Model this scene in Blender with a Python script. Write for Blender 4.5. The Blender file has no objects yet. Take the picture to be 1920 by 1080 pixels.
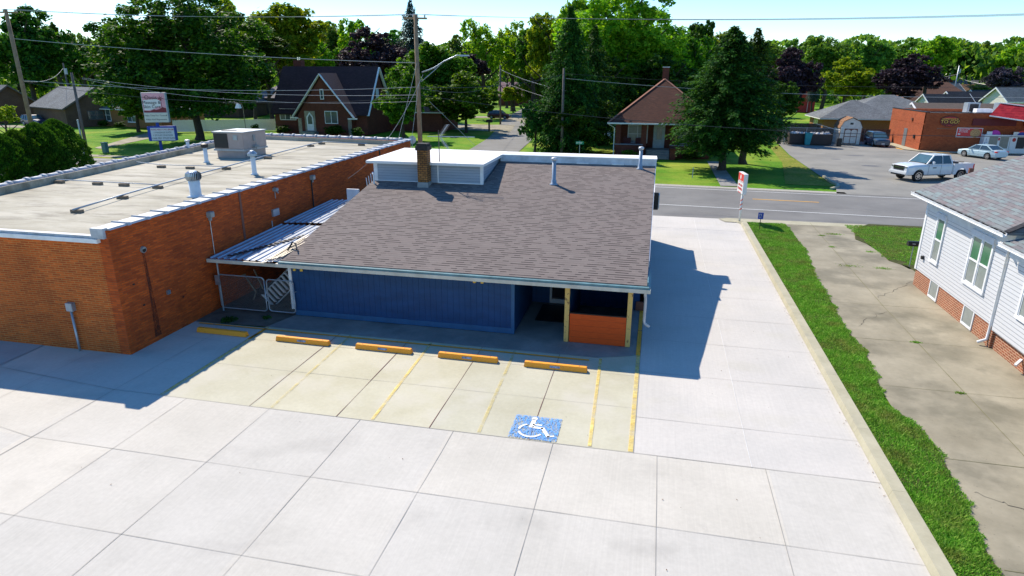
import bpy, bmesh, math, random
from mathutils import Vector, Matrix
from mathutils.noise import noise as mnoise
random.seed(7)
D = bpy.data
S = bpy.context.scene
COL = S.collection
R = math.radians
# ------------------------------------------------------------------ camera
cd = D.cameras.new('camera'); cam = D.objects.new('camera', cd); COL.objects.link(cam)
cd.sensor_width = 36; cd.lens = 36*1202.75/1920; cd.clip_start = .1; cd.clip_end = 3000
cam.matrix_world = Matrix(((0.976516, -0.071550, 0.203216, 0.000000), (0.215399, 0.305023, -0.927666, 0.000000), (0.004389, 0.949653, 0.313272, 8.100000), (0.000000, 0.000000, 0.000000, 1.000000)))
S.camera = cam
# ------------------------------------------------------------------ sky and sun
SUN_EL, SUN_AZ = R(44.8), R(-46)
w = D.worlds.new('World'); S.world = w; w.use_nodes = True
nt = w.node_tree; nt.nodes.clear()
sky = nt.nodes.new('ShaderNodeTexSky'); sky.sky_type = 'NISHITA'; sky.sun_disc = False
sky.sun_elevation = SUN_EL; sky.sun_rotation = SUN_AZ; sky.air_density = 1.0; sky.dust_density = .1; sky.ozone_density = 5.0
hs = nt.nodes.new('ShaderNodeHueSaturation'); hs.inputs['Saturation'].default_value = 1.22
bg = nt.nodes.new('ShaderNodeBackground'); bg.inputs[1].default_value = .15
wo = nt.nodes.new('ShaderNodeOutputWorld')
nt.links.new(sky.outputs[0], hs.inputs['Color']); nt.links.new(hs.outputs[0], bg.inputs[0]); nt.links.new(bg.outputs[0], wo.inputs[0])
sl = D.lights.new('sun', 'SUN'); so = D.objects.new('sun', sl); COL.objects.link(so)
sl.energy = 5.0; sl.angle = R(.5); sl.color = (1, .9, .76)
sdir = Vector((math.sin(SUN_AZ)*math.cos(SUN_EL), math.cos(SUN_AZ)*math.cos(SUN_EL), math.sin(SUN_EL)))
so.rotation_euler = (-sdir).to_track_quat('-Z', 'Y').to_euler(); so.location = sdir*50
S.view_settings.view_transform = 'Standard'; S.view_settings.look = 'None'
S.view_settings.exposure = .5; S.view_settings.gamma = 1
# ------------------------------------------------------------------ materials
MATS = {}
class NT:
    def __init__(s, name):
        s.m = D.materials.new(name); s.m.use_nodes = True; s.t = s.m.node_tree; s.t.nodes.clear()
        s.out = s.n('ShaderNodeOutputMaterial')
    def n(s, typ, **kw):
        nd = s.t.nodes.new(typ)
        for k, v in kw.items(): setattr(nd, k, v)
        return nd
    def l(s, a, b): s.t.links.new(a, b)
    def coord(s, kind='Object', scale=(1, 1, 1)):
        tc = s.n('ShaderNodeTexCoord'); mp = s.n('ShaderNodeMapping'); mp.inputs['Scale'].default_value = scale
        s.l(tc.outputs[kind], mp.inputs[0]); return mp.outputs[0]
    def pos(s, scale=(1, 1, 1)):
        g = s.n('ShaderNodeNewGeometry'); mp = s.n('ShaderNodeMapping'); mp.inputs['Scale'].default_value = scale
        s.l(g.outputs['Position'], mp.inputs[0]); return mp.outputs[0]
    def noise(s, vec, sc, det=4, rough=.55):
        n = s.n('ShaderNodeTexNoise'); n.inputs['Scale'].default_value = sc; n.inputs['Detail'].default_value = det; n.inputs['Roughness'].default_value = rough
        if vec is not None: s.l(vec, n.inputs['Vector'])
        return n.outputs['Fac']
    def ramp(s, fac, stops):
        r = s.n('ShaderNodeValToRGB'); s.l(fac, r.inputs[0]); e = r.color_ramp.elements
        while len(e) < len(stops): e.new(.5)
        for i, (p, c) in enumerate(stops):
            e[i].position = p; e[i].color = (c, c, c, 1) if not isinstance(c, tuple) else (*c, 1)
        return r.outputs[0]
    def mix(s, fac, a, b, mode='MIX'):
        m = s.n('ShaderNodeMix', data_type='RGBA', blend_type=mode)
        for sock, v in ((m.inputs[0], fac), (m.inputs[6], a), (m.inputs[7], b)):
            if isinstance(v, (int, float)): sock.default_value = v
            elif isinstance(v, tuple): sock.default_value = (*v, 1)
            else: s.l(v, sock)
        return m.outputs[2]
    def math(s, op, a, b=0):
        m = s.n('ShaderNodeMath', operation=op)
        for sock, v in ((m.inputs[0], a), (m.inputs[1], b)):
            if isinstance(v, (int, float)): sock.default_value = v
            else: s.l(v, sock)
        return m.outputs[0]
    def bsdf(s, col, rough=.8, metal=0, bump=None, bstr=.3, bdist=.02, spec=.3, coat=0):
        b = s.n('ShaderNodeBsdfPrincipled')
        if isinstance(col, tuple): b.inputs['Base Color'].default_value = (*col, 1)
        else: s.l(col, b.inputs['Base Color'])
        if isinstance(rough, (int, float)): b.inputs['Roughness'].default_value = rough
        else: s.l(rough, b.inputs['Roughness'])
        b.inputs['Metallic'].default_value = metal; b.inputs['Specular IOR Level'].default_value = spec; b.inputs['Coat Weight'].default_value = coat
        if bump is not None:
            bp = s.n('ShaderNodeBump'); bp.inputs['Strength'].default_value = bstr; bp.inputs['Distance'].default_value = bdist
            s.l(bump, bp.inputs['Height']); s.l(bp.outputs[0], b.inputs['Normal'])
        return b
    def done(s, sh): s.l(sh.outputs[0], s.out.inputs[0]); return s.m
def flat(name, col, rough=.6, metal=0, spec=.4, var=.12, vs=3, coat=0):
    k = (name,)
    if k in MATS: return MATS[k]
    t = NT(name); v = t.pos()
    f = t.ramp(t.noise(v, vs, 5), [(.3, 0.), (.7, 1.)])
    c = t.mix(f, tuple(x*(1-var) for x in col), tuple(min(1, x*(1+var)) for x in col))
    MATS[k] = t.done(t.bsdf(c, rough, metal, spec=spec, coat=coat)); return MATS[k]
def brick_mat(name, c1, c2, mortar, bw=.2, bh=.068, msz=.008, rough=.85, stain=None, off=.5, dark=.35, bias=0.):
    t = NT(name); uv = t.coord('UV')
    b = t.n('ShaderNodeTexBrick'); t.l(uv, b.inputs['Vector'])
    b.offset = off; b.inputs['Scale'].default_value = 1; b.inputs['Brick Width'].default_value = bw; b.inputs['Row Height'].default_value = bh
    b.inputs['Mortar Size'].default_value = msz; b.inputs['Mortar Smooth'].default_value = .1; b.inputs['Bias'].default_value = bias
    b.inputs['Color1'].default_value = (*c1, 1); b.inputs['Color2'].default_value = (*c2, 1); b.inputs['Mortar'].default_value = (*mortar, 1)
    n = t.ramp(t.noise(t.pos(), .7, 6, .65), [(.3, 1-dark), (.65, 1.)])
    c = t.mix(1., b.outputs[0], n, 'MULTIPLY')
    n2 = t.ramp(t.noise(t.pos((1, 1, 6)), 5., 3), [(.35, .82), (.65, 1.1)])
    c = t.mix(1., c, n2, 'MULTIPLY')
    return t.done(t.bsdf(c, rough, bump=b.outputs[1], bstr=-.5, bdist=.01))
def shingle_mat(name, cols, w_=.3, h_=.14, gap=.2, shadow=(.03, .025, .025), rough=.9, mott=.25, dash=.5):
    """laminated shingles: tabs of a few tones; under some tabs of every course the shadow of the thick butt edge is painted as a dark dash"""
    t = NT(name); uv = t.coord('UV')
    def br(off, wd, c1, c2, ox=0):
        b = t.n('ShaderNodeTexBrick'); mp = t.n('ShaderNodeMapping'); mp.inputs['Location'].default_value = (ox, 0, 0); t.l(uv, mp.inputs[0]); t.l(mp.outputs[0], b.inputs['Vector']); b.offset = off
        b.inputs['Scale'].default_value = 1; b.inputs['Brick Width'].default_value = wd; b.inputs['Row Height'].default_value = h_; b.inputs['Mortar Size'].default_value = 0
        b.inputs['Color1'].default_value = (*c1, 1); b.inputs['Color2'].default_value = (*c2, 1); return b.outputs[0]
    base = t.mix(1., br(.37, w_, cols[0], cols[1]), br(.61, w_*1.7, cols[2], (1, 1, 1), .11), 'MULTIPLY')
    sp = t.n('ShaderNodeSeparateXYZ'); t.l(uv, sp.inputs[0]); f = t.math('FRACT', t.math('DIVIDE', sp.outputs[1], h_))
    line = t.ramp(f, [(gap, 1.), (gap+.06, 0.)])
    msk = t.ramp(br(.43, w_*.62, (0, 0, 0), (1, 1, 1), .05), [(dash-.05, 0.), (dash+.05, 1.)])
    msk = t.math('ADD', t.math('MULTIPLY', msk, .75), .22)
    c = t.mix(t.math('MULTIPLY', line, msk), base, shadow)  # butt-edge shadow dashes painted into the tab colour
    n = t.ramp(t.noise(t.pos(), .5, 6, .6), [(.3, 1-mott), (.7, 1.)]); c = t.mix(1., c, n, 'MULTIPLY')
    g = t.ramp(t.noise(t.pos(), 60, 2), [(.3, .85), (.7, 1.12)]); c = t.mix(1., c, g, 'MULTIPLY')
    return t.done(t.bsdf(c, rough, bump=f, bstr=.25, bdist=.012, spec=.15))
def siding_mat(name, col, step=.11, line=(.25, .25, .27), rough=.5, vert=False, lw=.1, var=.08):
    """lapped boards: the lap line and the slope of each board come from the UV height"""
    t = NT(name); tc = t.n('ShaderNodeTexCoord'); sp = t.n('ShaderNodeSeparateXYZ'); t.l(tc.outputs['UV'], sp.inputs[0])
    f = t.math('FRACT', t.math('DIVIDE', sp.outputs[0 if vert else 1], step))
    ln = t.ramp(f, [(0., 1.), (lw, 0.)])
    n = t.ramp(t.noise(t.pos((1, 1, 3)), 1.2, 5), [(.3, 1-var), (.7, 1.)])
    c = t.mix(ln, col, line); c = t.mix(1., c, n, 'MULTIPLY')
    return t.done(t.bsdf(c, rough, bump=f if not vert else t.math('SUBTRACT', 1., ln), bstr=.6, bdist=.02))
def concrete_mat(name, c1, c2, mott=(.35, .65), sc=.35, broom=True, specks=.0, stain=None, stain_c=(.2, .19, .17), rough=.85, cell=None):
    t = NT(name); v = t.pos()
    f = t.ramp(t.noise(v, sc, 8, .62), [(mott[0], 0.), (mott[1], 1.)])
    c = t.mix(f, c1, c2)
    f2 = t.ramp(t.noise(v, 9, 6, .7), [(.3, .93), (.7, 1.04)]); c = t.mix(1., c, f2, 'MULTIPLY')
    if broom:
        f3 = t.ramp(t.noise(t.pos((28, .35, 1)), 1., 3, .6), [(.3, .955), (.7, 1.02)]); c = t.mix(1., c, f3, 'MULTIPLY')
    # faint tyre and scuff arcs
    wv = t.n('ShaderNodeTexWave', wave_type='RINGS', rings_direction='Z'); t.l(t.pos((.05, .07, 0)), wv.inputs[0]); wv.inputs['Scale'].default_value = 1.6; wv.inputs['Distortion'].default_value = 5; wv.inputs['Detail'].default_value = 4
    fa = t.math('MULTIPLY', t.ramp(wv.outputs['Fac'], [(.80, 0.), (1., 1.)]), t.ramp(t.noise(v, .8, 4), [(.45, 0.), (.7, .26)]))
    c = t.mix(fa, c, stain_c)
    # small scattered blots
    vo = t.n('ShaderNodeTexVoronoi'); vo.inputs['Scale'].default_value = .55; t.l(v, vo.inputs['Vector'])
    bl = t.math('MULTIPLY', t.ramp(vo.outputs['Distance'], [(.0, 1.), (.12, 0.)]), t.ramp(t.noise(v, 5, 4), [(.4, 0.), (.7, .4)]))
    c = t.mix(bl, c, stain_c)
    if specks:
        v2 = t.n('ShaderNodeTexVoronoi'); v2.inputs['Scale'].default_value = 7; t.l(v, v2.inputs['Vector'])
        s2 = t.math('MULTIPLY', t.ramp(v2.outputs['Distance'], [(.05, 1.), (.12, 0.)]), specks); c = t.mix(s2, c, (.12, .1, .08))
    if stain:
        f4 = t.ramp(t.noise(v, stain[0], 7, .6), [(stain[1], 0.), (stain[2], stain[3])]); c = t.mix(f4, c, stain_c)
    if cell:   # each slab was poured apart: a slight tone of its own
        br = t.n('ShaderNodeTexBrick'); mp = t.n('ShaderNodeMapping'); mp.inputs['Location'].default_value = (-cell[2], -cell[3], 0); t.l(t.pos(), mp.inputs[0]); t.l(mp.outputs[0], br.inputs['Vector']); br.offset = 0; br.inputs['Scale'].default_value = 1
        br.inputs['Brick Width'].default_value = cell[0]; br.inputs['Row Height'].default_value = cell[1]; br.inputs['Mortar Size'].default_value = 0
        br.inputs['Color1'].default_value = (.95, .957, .975, 1); br.inputs['Color2'].default_value = (1.02, 1.01, .99, 1); c = t.mix(1., c, br.outputs[0], 'MULTIPLY')
    bmp = t.noise(v, 40, 5, .7)
    return t.done(t.bsdf(c, rough, bump=bmp, bstr=.25, bdist=.006, spec=.25))
def grass_mat(name, cs, blend=(.35, .65), sc=.25, dry=None):
    t = NT(name); v = t.pos()
    f = t.ramp(t.noise(v, sc, 7, .65), [(blend[0], 0.), (blend[1], 1.)])
    c = t.mix(f, cs[0], cs[1])
    f2 = t.ramp(t.noise(v, 6, 6, .75), [(.3, .55), (.7, 1.25)]); c = t.mix(1., c, f2, 'MULTIPLY')
    if dry:
        f3 = t.ramp(t.noise(v, dry[0], 5, .6), [(dry[1], 0.), (dry[2], .9)]); c = t.mix(f3, c, dry[3])
    return t.done(t.bsdf(c, .95, bump=t.noise(v, 25, 4, .8), bstr=.8, bdist=.06, spec=.1))
def leaf_mat(name, dark, mid, light, transl=.38, tcol=None, spec=.14):
    t = NT(name); g = t.n('ShaderNodeNewGeometry'); oi = t.n('ShaderNodeObjectInfo')
    tc = t.n('ShaderNodeTexCoord')
    n = t.noise(tc.outputs['Object'], 2.2, 4, .6)
    f = t.math('ADD', t.math('MULTIPLY', g.outputs['Random Per Island'], .55), t.math('MULTIPLY', n, .55))
    c = t.ramp(f, [(.2, dark), (.5, mid), (.85, light)])
    hsv = t.n('ShaderNodeHueSaturation'); t.l(c, hsv.inputs['Color'])
    hv = t.math('ADD', t.math('MULTIPLY', oi.outputs['Random'], .05), .475); t.l(hv, hsv.inputs['Hue'])
    vv = t.math('ADD', t.math('MULTIPLY', oi.outputs['Random'], .35), .82); t.l(vv, hsv.inputs['Value'])
    b = t.bsdf(hsv.outputs[0], .6, spec=spec)
    tr = t.n('ShaderNodeBsdfTranslucent')
    tcn = t.mix(1., hsv.outputs[0], tcol or (1.5, 1.35, .5), 'MULTIPLY'); t.l(tcn, tr.inputs[0])
    mx = t.n('ShaderNodeMixShader'); mx.inputs[0].default_value = transl; t.l(b.outputs[0], mx.inputs[1]); t.l(tr.outputs[0], mx.inputs[2])
    return t.done(mx)
def turf_mat(name):
    t = NT(name); g = t.n('ShaderNodeNewGeometry'); v = t.pos()
    c = t.ramp(g.outputs['Random Per Island'], [(.0, (.07, .24, .015)), (.5, (.17, .42, .03)), (.95, (.38, .58, .10))])
    n = t.ramp(t.noise(v, .9, 5, .65), [(.48, 0.), (.68, .85)]); c = t.mix(n, c, t.ramp(g.outputs['Random Per Island'], [(.0, (.14, .20, .02)), (1., (.42, .42, .12))]))
    n = t.ramp(t.noise(v, 3.5, 4, .6), [(.35, .82), (.65, 1.2)]); c = t.mix(1., c, n, 'MULTIPLY')
    b = t.bsdf(c, .6, spec=.1); tr = t.n('ShaderNodeBsdfTranslucent'); t.l(c, tr.inputs[0]); mx = t.n('ShaderNodeMixShader'); mx.inputs[0].default_value = .35; t.l(b.outputs[0], mx.inputs[1]); t.l(tr.outputs[0], mx.inputs[2]); return t.done(mx)
def worn_mat(name, col, col2, sc=6, lo=.4, hi=.6, stretch=(1, 1, 1)):
    t = NT(name); v = t.pos(stretch)
    f = t.ramp(t.noise(v, sc, 8, .7), [(lo, 0.), (hi, 1.)])
    c = t.mix(t.ramp(t.noise(v, sc*2, 4), [(.35, 0.), (.65, 1.)]), col, col2)
    b = t.bsdf(c, .7); tr = t.n('ShaderNodeBsdfTransparent'); mx = t.n('ShaderNodeMixShader')
    t.l(f, mx.inputs[0]); t.l(tr.outputs[0], mx.inputs[1]); t.l(b.outputs[0], mx.inputs[2]); return t.done(mx)
def mesh_wire_mat(name, col, step=.055, th=.09):
    """chain link: diagonal wires with see-through gaps"""
    t = NT(name); tc = t.n('ShaderNodeTexCoord'); sp = t.n('ShaderNodeSeparateXYZ'); t.l(tc.outputs['UV'], sp.inputs[0])
    def ln(op):
        f = t.math('FRACT', t.math('DIVIDE', t.math(op, sp.outputs[0], sp.outputs[1]), step)); return t.ramp(f, [(th, 1.), (th+.02, 0.)])
    f = t.math('MAXIMUM', ln('ADD'), ln('SUBTRACT'))
    b = t.bsdf(col, .45, .6); tr = t.n('ShaderNodeBsdfTransparent'); mx = t.n('ShaderNodeMixShader')
    t.l(f, mx.inputs[0]); t.l(tr.outputs[0], mx.inputs[1]); t.l(b.outputs[0], mx.inputs[2]); return t.done(mx)
def membrane_mat(name, c1, c2, c3):
    t = NT(name); v = t.pos((.5, 1.6, 1))
    c = t.mix(t.ramp(t.noise(v, .55, 7, .62), [(.38, 0.), (.62, 1.)]), c1, c2)
    c = t.mix(t.ramp(t.noise(t.pos((.35, 1.3, 1)), .9, 8, .68), [(.50, 0.), (.66, .75)]), c, c3)
    c = t.mix(1., c, t.ramp(t.noise(t.pos(), 14, 4), [(.3, .94), (.7, 1.03)]), 'MULTIPLY')
    return t.done(t.bsdf(c, .8, bump=t.noise(t.pos(), 1.2, 5), bstr=.4, bdist=.05, spec=.25))
M = {}
M['concrete'] = concrete_mat('lot_concrete', (.485, .46, .405), (.56, .53, .47), cell=(2.42, 2.44, .48, .75))
M['lane'] = concrete_mat('lane_concrete', (.51, .485, .44), (.58, .545, .49), cell=(2.55, 400, 0, -100), stain=(.5, .6, .75, .25), stain_c=(.45, .42, .3))
M['bay'] = concrete_mat('sealed_concrete', (.445, .418, .30), (.515, .49, .375), sc=.5, broom=False, cell=(2.42, 400, 0, -100), stain=(.45, .52, .64, .55), stain_c=(.53, .50, .42))
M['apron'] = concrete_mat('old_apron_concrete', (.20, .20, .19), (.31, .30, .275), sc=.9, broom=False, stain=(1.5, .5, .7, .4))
M['greyslab'] = concrete_mat('grey_concrete', (.33, .335, .32), (.42, .42, .40), sc=.5, broom=False)
M['oldwalk'] = concrete_mat('old_driveway_concrete', (.235, .21, .15), (.34, .305, .225), sc=.55, broom=False, specks=.5, stain=(.45, .48, .62, .6), stain_c=(.13, .12, .085))
M['kerb'] = concrete_mat('kerb_concrete', (.36, .335, .235), (.43, .40, .29), sc=1.5, broom=False)
M['asphalt'] = concrete_mat('road_asphalt', (.155, .152, .145), (.20, .196, .185), sc=.3, broom=False, specks=.25, stain=(.2, .5, .8, .35), stain_c=(.1, .1, .1))
M['lotasphalt'] = concrete_mat('worn_lot_asphalt', (.20, .195, .175), (.27, .26, .23), sc=.25, broom=False, specks=.3, stain=(.3, .55, .75, .35), stain_c=(.12, .12, .12))
M['sideroad'] = concrete_mat('side_street_asphalt', (.17, .165, .15), (.22, .215, .20), sc=.4, broom=False, specks=.2)
M['dirt'] = concrete_mat('bare_dirt', (.10, .09, .07), (.17, .15, .12), sc=2., broom=False, specks=.6)
M['gravel'] = concrete_mat('gravel_shoulder', (.30, .28, .24), (.42, .4, .35), sc=6, broom=False, specks=.8)
M['grass'] = grass_mat('lawn', ((.07, .20, .010), (.14, .30, .02)), dry=(.12, .46, .7, (.33, .36, .05)))
M['drygrass'] = grass_mat('dry_lawn', ((.16, .22, .02), (.30, .27, .06)), sc=.5)
M['strip'] = grass_mat('strip_soil', ((.06, .08, .02), (.10, .10, .04)), sc=1.2)
M['yellow'] = worn_mat('worn_yellow_paint', (.78, .52, .06), (.80, .64, .22), 2.2, .30, .72)
M['faint'] = worn_mat('faded_yellow_paint', (.62, .48, .12), (.66, .54, .2), 1.6, .38, .75)
M['yellow2'] = worn_mat('kept_yellow_paint', (.85, .34, .02), (.9, .4, .03), 5, .3, .42)
M['bluepaint'] = worn_mat('worn_blue_paint', (.05, .22, .62), (.14, .38, .74), 17, .40, .58, (1.6, .7, 1))
M['whitepaint'] = flat('white_road_paint', (.75, .75, .72), .7)
M['whiteline'] = worn_mat('white_lane_line', (.6, .62, .6), (.7, .7, .68), 4, .25, .4)
M['orangeline'] = flat('yellow_lane_line', (.7, .36, .04), .7)
M['joint'] = flat('joint_grey', (.31, .295, .265), .95)  # grey strip colour of slab joints and road cracks
M['jointlight'] = flat('joint_sealant', (.62, .61, .58), .9)
M['jointred'] = flat('joint_filler', (.16, .07, .06), .95)
M['brick'] = brick_mat('orange_brick', (.70, .115, .014), (.40, .06, .011), (.34, .10, .028), bw=.30, bh=.0677, dark=.3)
M['brickend'] = brick_mat('orange_brick_end', (.68, .125, .015), (.44, .075, .012), (.55, .24, .07), bw=.30, bh=.0677, msz=.010, dark=.3)
M['brickred'] = brick_mat('red_brick_base', (.36, .10, .045), (.27, .075, .035), (.55, .42, .28), bw=.21, bh=.075, msz=.009, dark=.2)
M['brickdark'] = brick_mat('dark_red_brick', (.20, .045, .025), (.13, .03, .02), (.12, .07, .05), dark=.3)
M['brickbrown'] = brick_mat('brown_brick', (.17, .09, .05), (.12, .06, .04), (.14, .1, .08), dark=.3)
M['brickstore'] = brick_mat('store_brick', (.42, .09, .028), (.31, .06, .02), (.34, .13, .055), bw=.3, bh=.1, dark=.2)
M['bricktan'] = brick_mat('tan_chimney_brick', (.52, .24, .07), (.32, .14, .04), (.06, .04, .03), bw=.2, bh=.09, msz=.012, dark=.6)
M['brickorange'] = brick_mat('garage_brick', (.36, .16, .05), (.30, .13, .04), (.3, .18, .1), dark=.2)
M['shingle'] = shingle_mat('brown_grey_shingles', ((.225, .19, .172), (.205, .174, .158), (.97, .95, .95)), w_=.33, h_=.15, gap=.27, mott=.10, dash=.5, shadow=(.035, .028, .03))
M['shinglehouse'] = shingle_mat('slate_shingles', ((.21, .27, .27), (.175, .20, .21), (1., .72, .72)), w_=.26, h_=.15, gap=.12, shadow=(.09, .09, .09), mott=.08, dash=.3)
M['shinglebrown'] = shingle_mat('red_brown_shingles', ((.125, .055, .038), (.095, .042, .03), (.85, .8, .78)), h_=.14)
M['shinglegrey'] = shingle_mat('grey_roof_shingles', ((.22, .24, .25), (.17, .18, .19), (.9, .9, .9)), mott=.3)
M['shingledark'] = shingle_mat('dark_roof_shingles', ((.07, .07, .078), (.05, .05, .055), (.9, .9, .9)))
M['shinglemaroon'] = shingle_mat('maroon_roof_shingles', ((.055, .035, .045), (.04, .027, .035), (.9, .9, .9)))
M['shinglepeach'] = shingle_mat('tan_roof_shingles', ((.36, .2, .11), (.3, .16, .09), (.9, .9, .9)))
M['redroof'] = shingle_mat('red_mansard_shingles', ((.48, .035, .05), (.36, .02, .04), (.85, .8, .8)), w_=.5, h_=.3, shadow=(.2, .01, .02))
M['bluewall'] = siding_mat('blue_grooved_siding', (.010, .064, .185), step=.2, line=(.004, .03, .10), vert=True, lw=.05, var=.3, rough=.55)
M['greysiding'] = siding_mat('pale_blue_siding', (.36, .42, .5), step=.115, line=(.12, .15, .2), var=.12, lw=.14)
M['whitesiding'] = siding_mat('white_lap_siding', (.68, .69, .71), step=.125, line=(.16, .18, .22), var=.04, lw=.24)
M['creamsiding'] = siding_mat('cream_siding', (.74, .71, .66), step=.15, line=(.55, .52, .46))
M['orangeplank'] = None
t = NT('orange_cedar_plywood'); uv = t.coord('UV', (1, 1, 1)); sp = t.n('ShaderNodeSeparateXYZ'); t.l(uv, sp.inputs[0])
f = t.math('FRACT', t.math('DIVIDE', sp.outputs[1], .2)); ln = t.ramp(f, [(.0, 1.), (.06, 0.)])
gr = t.ramp(t.noise(t.coord('UV', (1.2, 14, 1)), 3, 6, .65), [(.3, 0.), (.7, 1.)])
c = t.mix(gr, (.50, .058, .006), (.68, .10, .010)); c = t.mix(ln, c, (.2, .03, .008)); M['orangeplank'] = t.done(t.bsdf(c, .6, bump=gr, bstr=.2, bdist=.005))
t = NT('yellow_post_paint'); f = t.ramp(t.noise(t.pos((1, 1, .6)), 14, 5), [(.6, 0.), (.64, 1.)])
c = t.mix(f, (.62, .42, .13), (.2, .12, .05)); M['yellowpost'] = t.done(t.bsdf(c, .6))
t = NT('wheel_stop_paint'); f = t.ramp(t.noise(t.pos(), 9, 6, .7), [(.6, 0.), (.68, .6)])
c = t.mix(f, (.90, .35, .03), (.5, .22, .05)); M['stop'] = t.done(t.bsdf(c, .6, bump=t.noise(t.pos(), 30, 4), bstr=.2, bdist=.01))
M['membrane'] = membrane_mat('roof_membrane', (.31, .285, .215), (.44, .41, .33), (.15, .135, .10))
M['whiteroof'] = membrane_mat('white_roof_coating', (.78, .76, .74), (.82, .81, .79), (.7, .66, .6))
M['tile'] = flat('grey_coping_tile', (.40, .42, .45), .55, var=.25, vs=4)
M['white'] = flat('white_trim', (.74, .75, .76), .45)
M['lightgrey'] = flat('light_grey_metal', (.46, .48, .5), .45, .2)
M['galv'] = flat('galvanised_metal', (.36, .42, .48), .35, .7, var=.2, vs=8)
M['galvpipe'] = flat('galvanised_pipe', (.33, .38, .43), .4, .5)
M['paintgrey'] = flat('grey_paint', (.26, .28, .28), .6)
M['parapet'] = flat('weathered_white_flashing', (.50, .56, .62), .5, var=.25, vs=2)
M['teal'] = flat('teal_drip_edge', (.10, .20, .22), .5, var=.3)
M['fascia'] = flat('cream_fascia', (.52, .50, .43), .6, var=.15)
M['acbody'] = flat('beige_unit_metal', (.40, .32, .29), .5, var=.08)
M['wood'] = flat('weathered_wood', (.20, .155, .11), .85, var=.3, vs=6)
M['polewood'] = flat('pole_wood', (.27, .18, .11), .85, var=.25, vs=3)
M['polegrey'] = flat('old_pole_wood', (.13, .11, .10), .85, var=.25, vs=3)
M['bark'] = flat('bark', (.055, .042, .032), .95, var=.4, vs=9)
M['black'] = flat('black_plastic', (.012, .012, .013), .5)
M['rubber'] = flat('tyre_rubber', (.015, .015, .016), .85)
M['dark'] = flat('dark_grille', (.02, .02, .022), .5)
M['interior'] = flat('dark_interior', (.02, .02, .025), .9)
M['chrome'] = flat('chrome', (.6, .62, .65), .15, 1)
M['red'] = flat('red_plastic', (.6, .025, .02), .4)
M['redpaint'] = flat('red_paint', (.5, .03, .03), .5)
M['darkred'] = flat('dark_red_panel', (.13, .012, .016), .6)
M['blue'] = flat('blue_paint', (.02, .06, .38), .45)
M['green'] = flat('street_sign_green', (.01, .25, .12), .5)
M['utilgreen'] = flat('utility_green', (.10, .20, .18), .5)
M['bin'] = flat('dumpster_teal', (.03, .28, .30), .6)
M['dumpster'] = flat('dumpster_brown', (.055, .04, .035), .7)
M['cream'] = flat('cream_board', (.66, .62, .55), .6)
M['trim_brown'] = flat('brown_trim', (.18, .07, .045), .6)
M['orange'] = flat('safety_orange', (.8, .1, .03), .5)
M['signwhite'] = flat('sign_white', (.74, .74, .72), .4, var=.03)
M['signcream'] = flat('sign_cream', (.66, .66, .56), .4, var=.03)
M['signpink'] = flat('sign_pink', (.75, .36, .42), .4, var=.15, vs=1.5)
M['signred'] = flat('sign_red', (.68, .035, .04), .4, var=.05)
M['ink'] = flat('sign_ink', (.03, .03, .035), .6)
M['inkred'] = flat('sign_ink_red', (.45, .03, .03), .6)
M['gold'] = flat('sign_yellow', (.75, .5, .08), .5)
M['pizza'] = flat('picture_crust', (.55, .3, .12), .6, var=.5, vs=12)
M['magenta'] = flat('magenta_panel', (.5, .03, .35), .5)
M['bagwhite'] = flat('rubbish_bags', (.5, .5, .52), .6, var=.5, vs=6)
M['winglass'] = flat('house_window_glass', (.06, .09, .10), .08, spec=.8)
M['palewin'] = flat('curtained_glass', (.24, .27, .26), .15, spec=.8)
M['greenwin'] = flat('green_reflection_tint', (.06, .17, .10), .1, spec=.8)  # green reflection painted into the pane colour
M['carglass'] = flat('car_glass', (.03, .045, .05), .06, spec=.9)
M['screenglass'] = flat('windshield_glass', (.06, .12, .14), .06, spec=.9)
def paint(n, c): return flat(n, c, .3, 0, .5, var=.02, coat=.6)
M['carwhite'] = paint('white_car_paint', (.66, .69, .71)); M['carsilver'] = paint('silver_blue_car_paint', (.42, .58, .64))
M['carnavy'] = paint('navy_car_paint', (.03, .06, .10)); M['carmaroon'] = paint('maroon_car_paint', (.06, .008, .015)); M['carblue'] = paint('blue_car_paint', (.03, .05, .12)); M['carred'] = paint('red_car_paint', (.6, .02, .02))
M['wire'] = flat('wire', (.45, .45, .44), .4, .3); M['wiredark'] = flat('dark_wire', (.05, .05, .05), .6)
M['stone'] = flat('quoin_stone', (.30, .26, .2), .9, var=.3, vs=3)
M['hc'] = M['whitepaint']
L_mid = leaf_mat('maple_leaves', (.014, .055, .006), (.05, .15, .010), (.16, .32, .02), .42)
L_lit = leaf_mat('bright_leaves', (.05, .15, .008), (.15, .31, .015), (.32, .47, .03), .5)
L_yel = leaf_mat('yellow_green_leaves', (.05, .15, .008), (.15, .30, .014), (.36, .45, .03), .48)
L_dark = leaf_mat('dark_leaves', (.008, .036, .006), (.026, .088, .009), (.10, .21, .016), .36)
L_purp = leaf_mat('purple_leaves', (.015, .010, .014), (.034, .022, .029), (.08, .056, .068), .2, (1.3, .8, .9))
L_lav = leaf_mat('grey_purple_leaves', (.02, .018, .026), (.05, .042, .058), (.13, .11, .15), .2, (1., .9, 1.))
L_spr = leaf_mat('spruce_needles', (.008, .030, .008), (.024, .078, .014), (.085, .19, .025), .25, spec=.05)
L_blu = leaf_mat('blue_spruce_needles', (.015, .04, .035), (.035, .08, .07), (.08, .15, .12), .15)
L_far = leaf_mat('far_leaves', (.03, .10, .022), (.09, .21, .035), (.22, .36, .05), .48)
L_arb = leaf_mat('arborvitae_sprays', (.010, .042, .006), (.03, .11, .010), (.09, .23, .02), .3)
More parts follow.
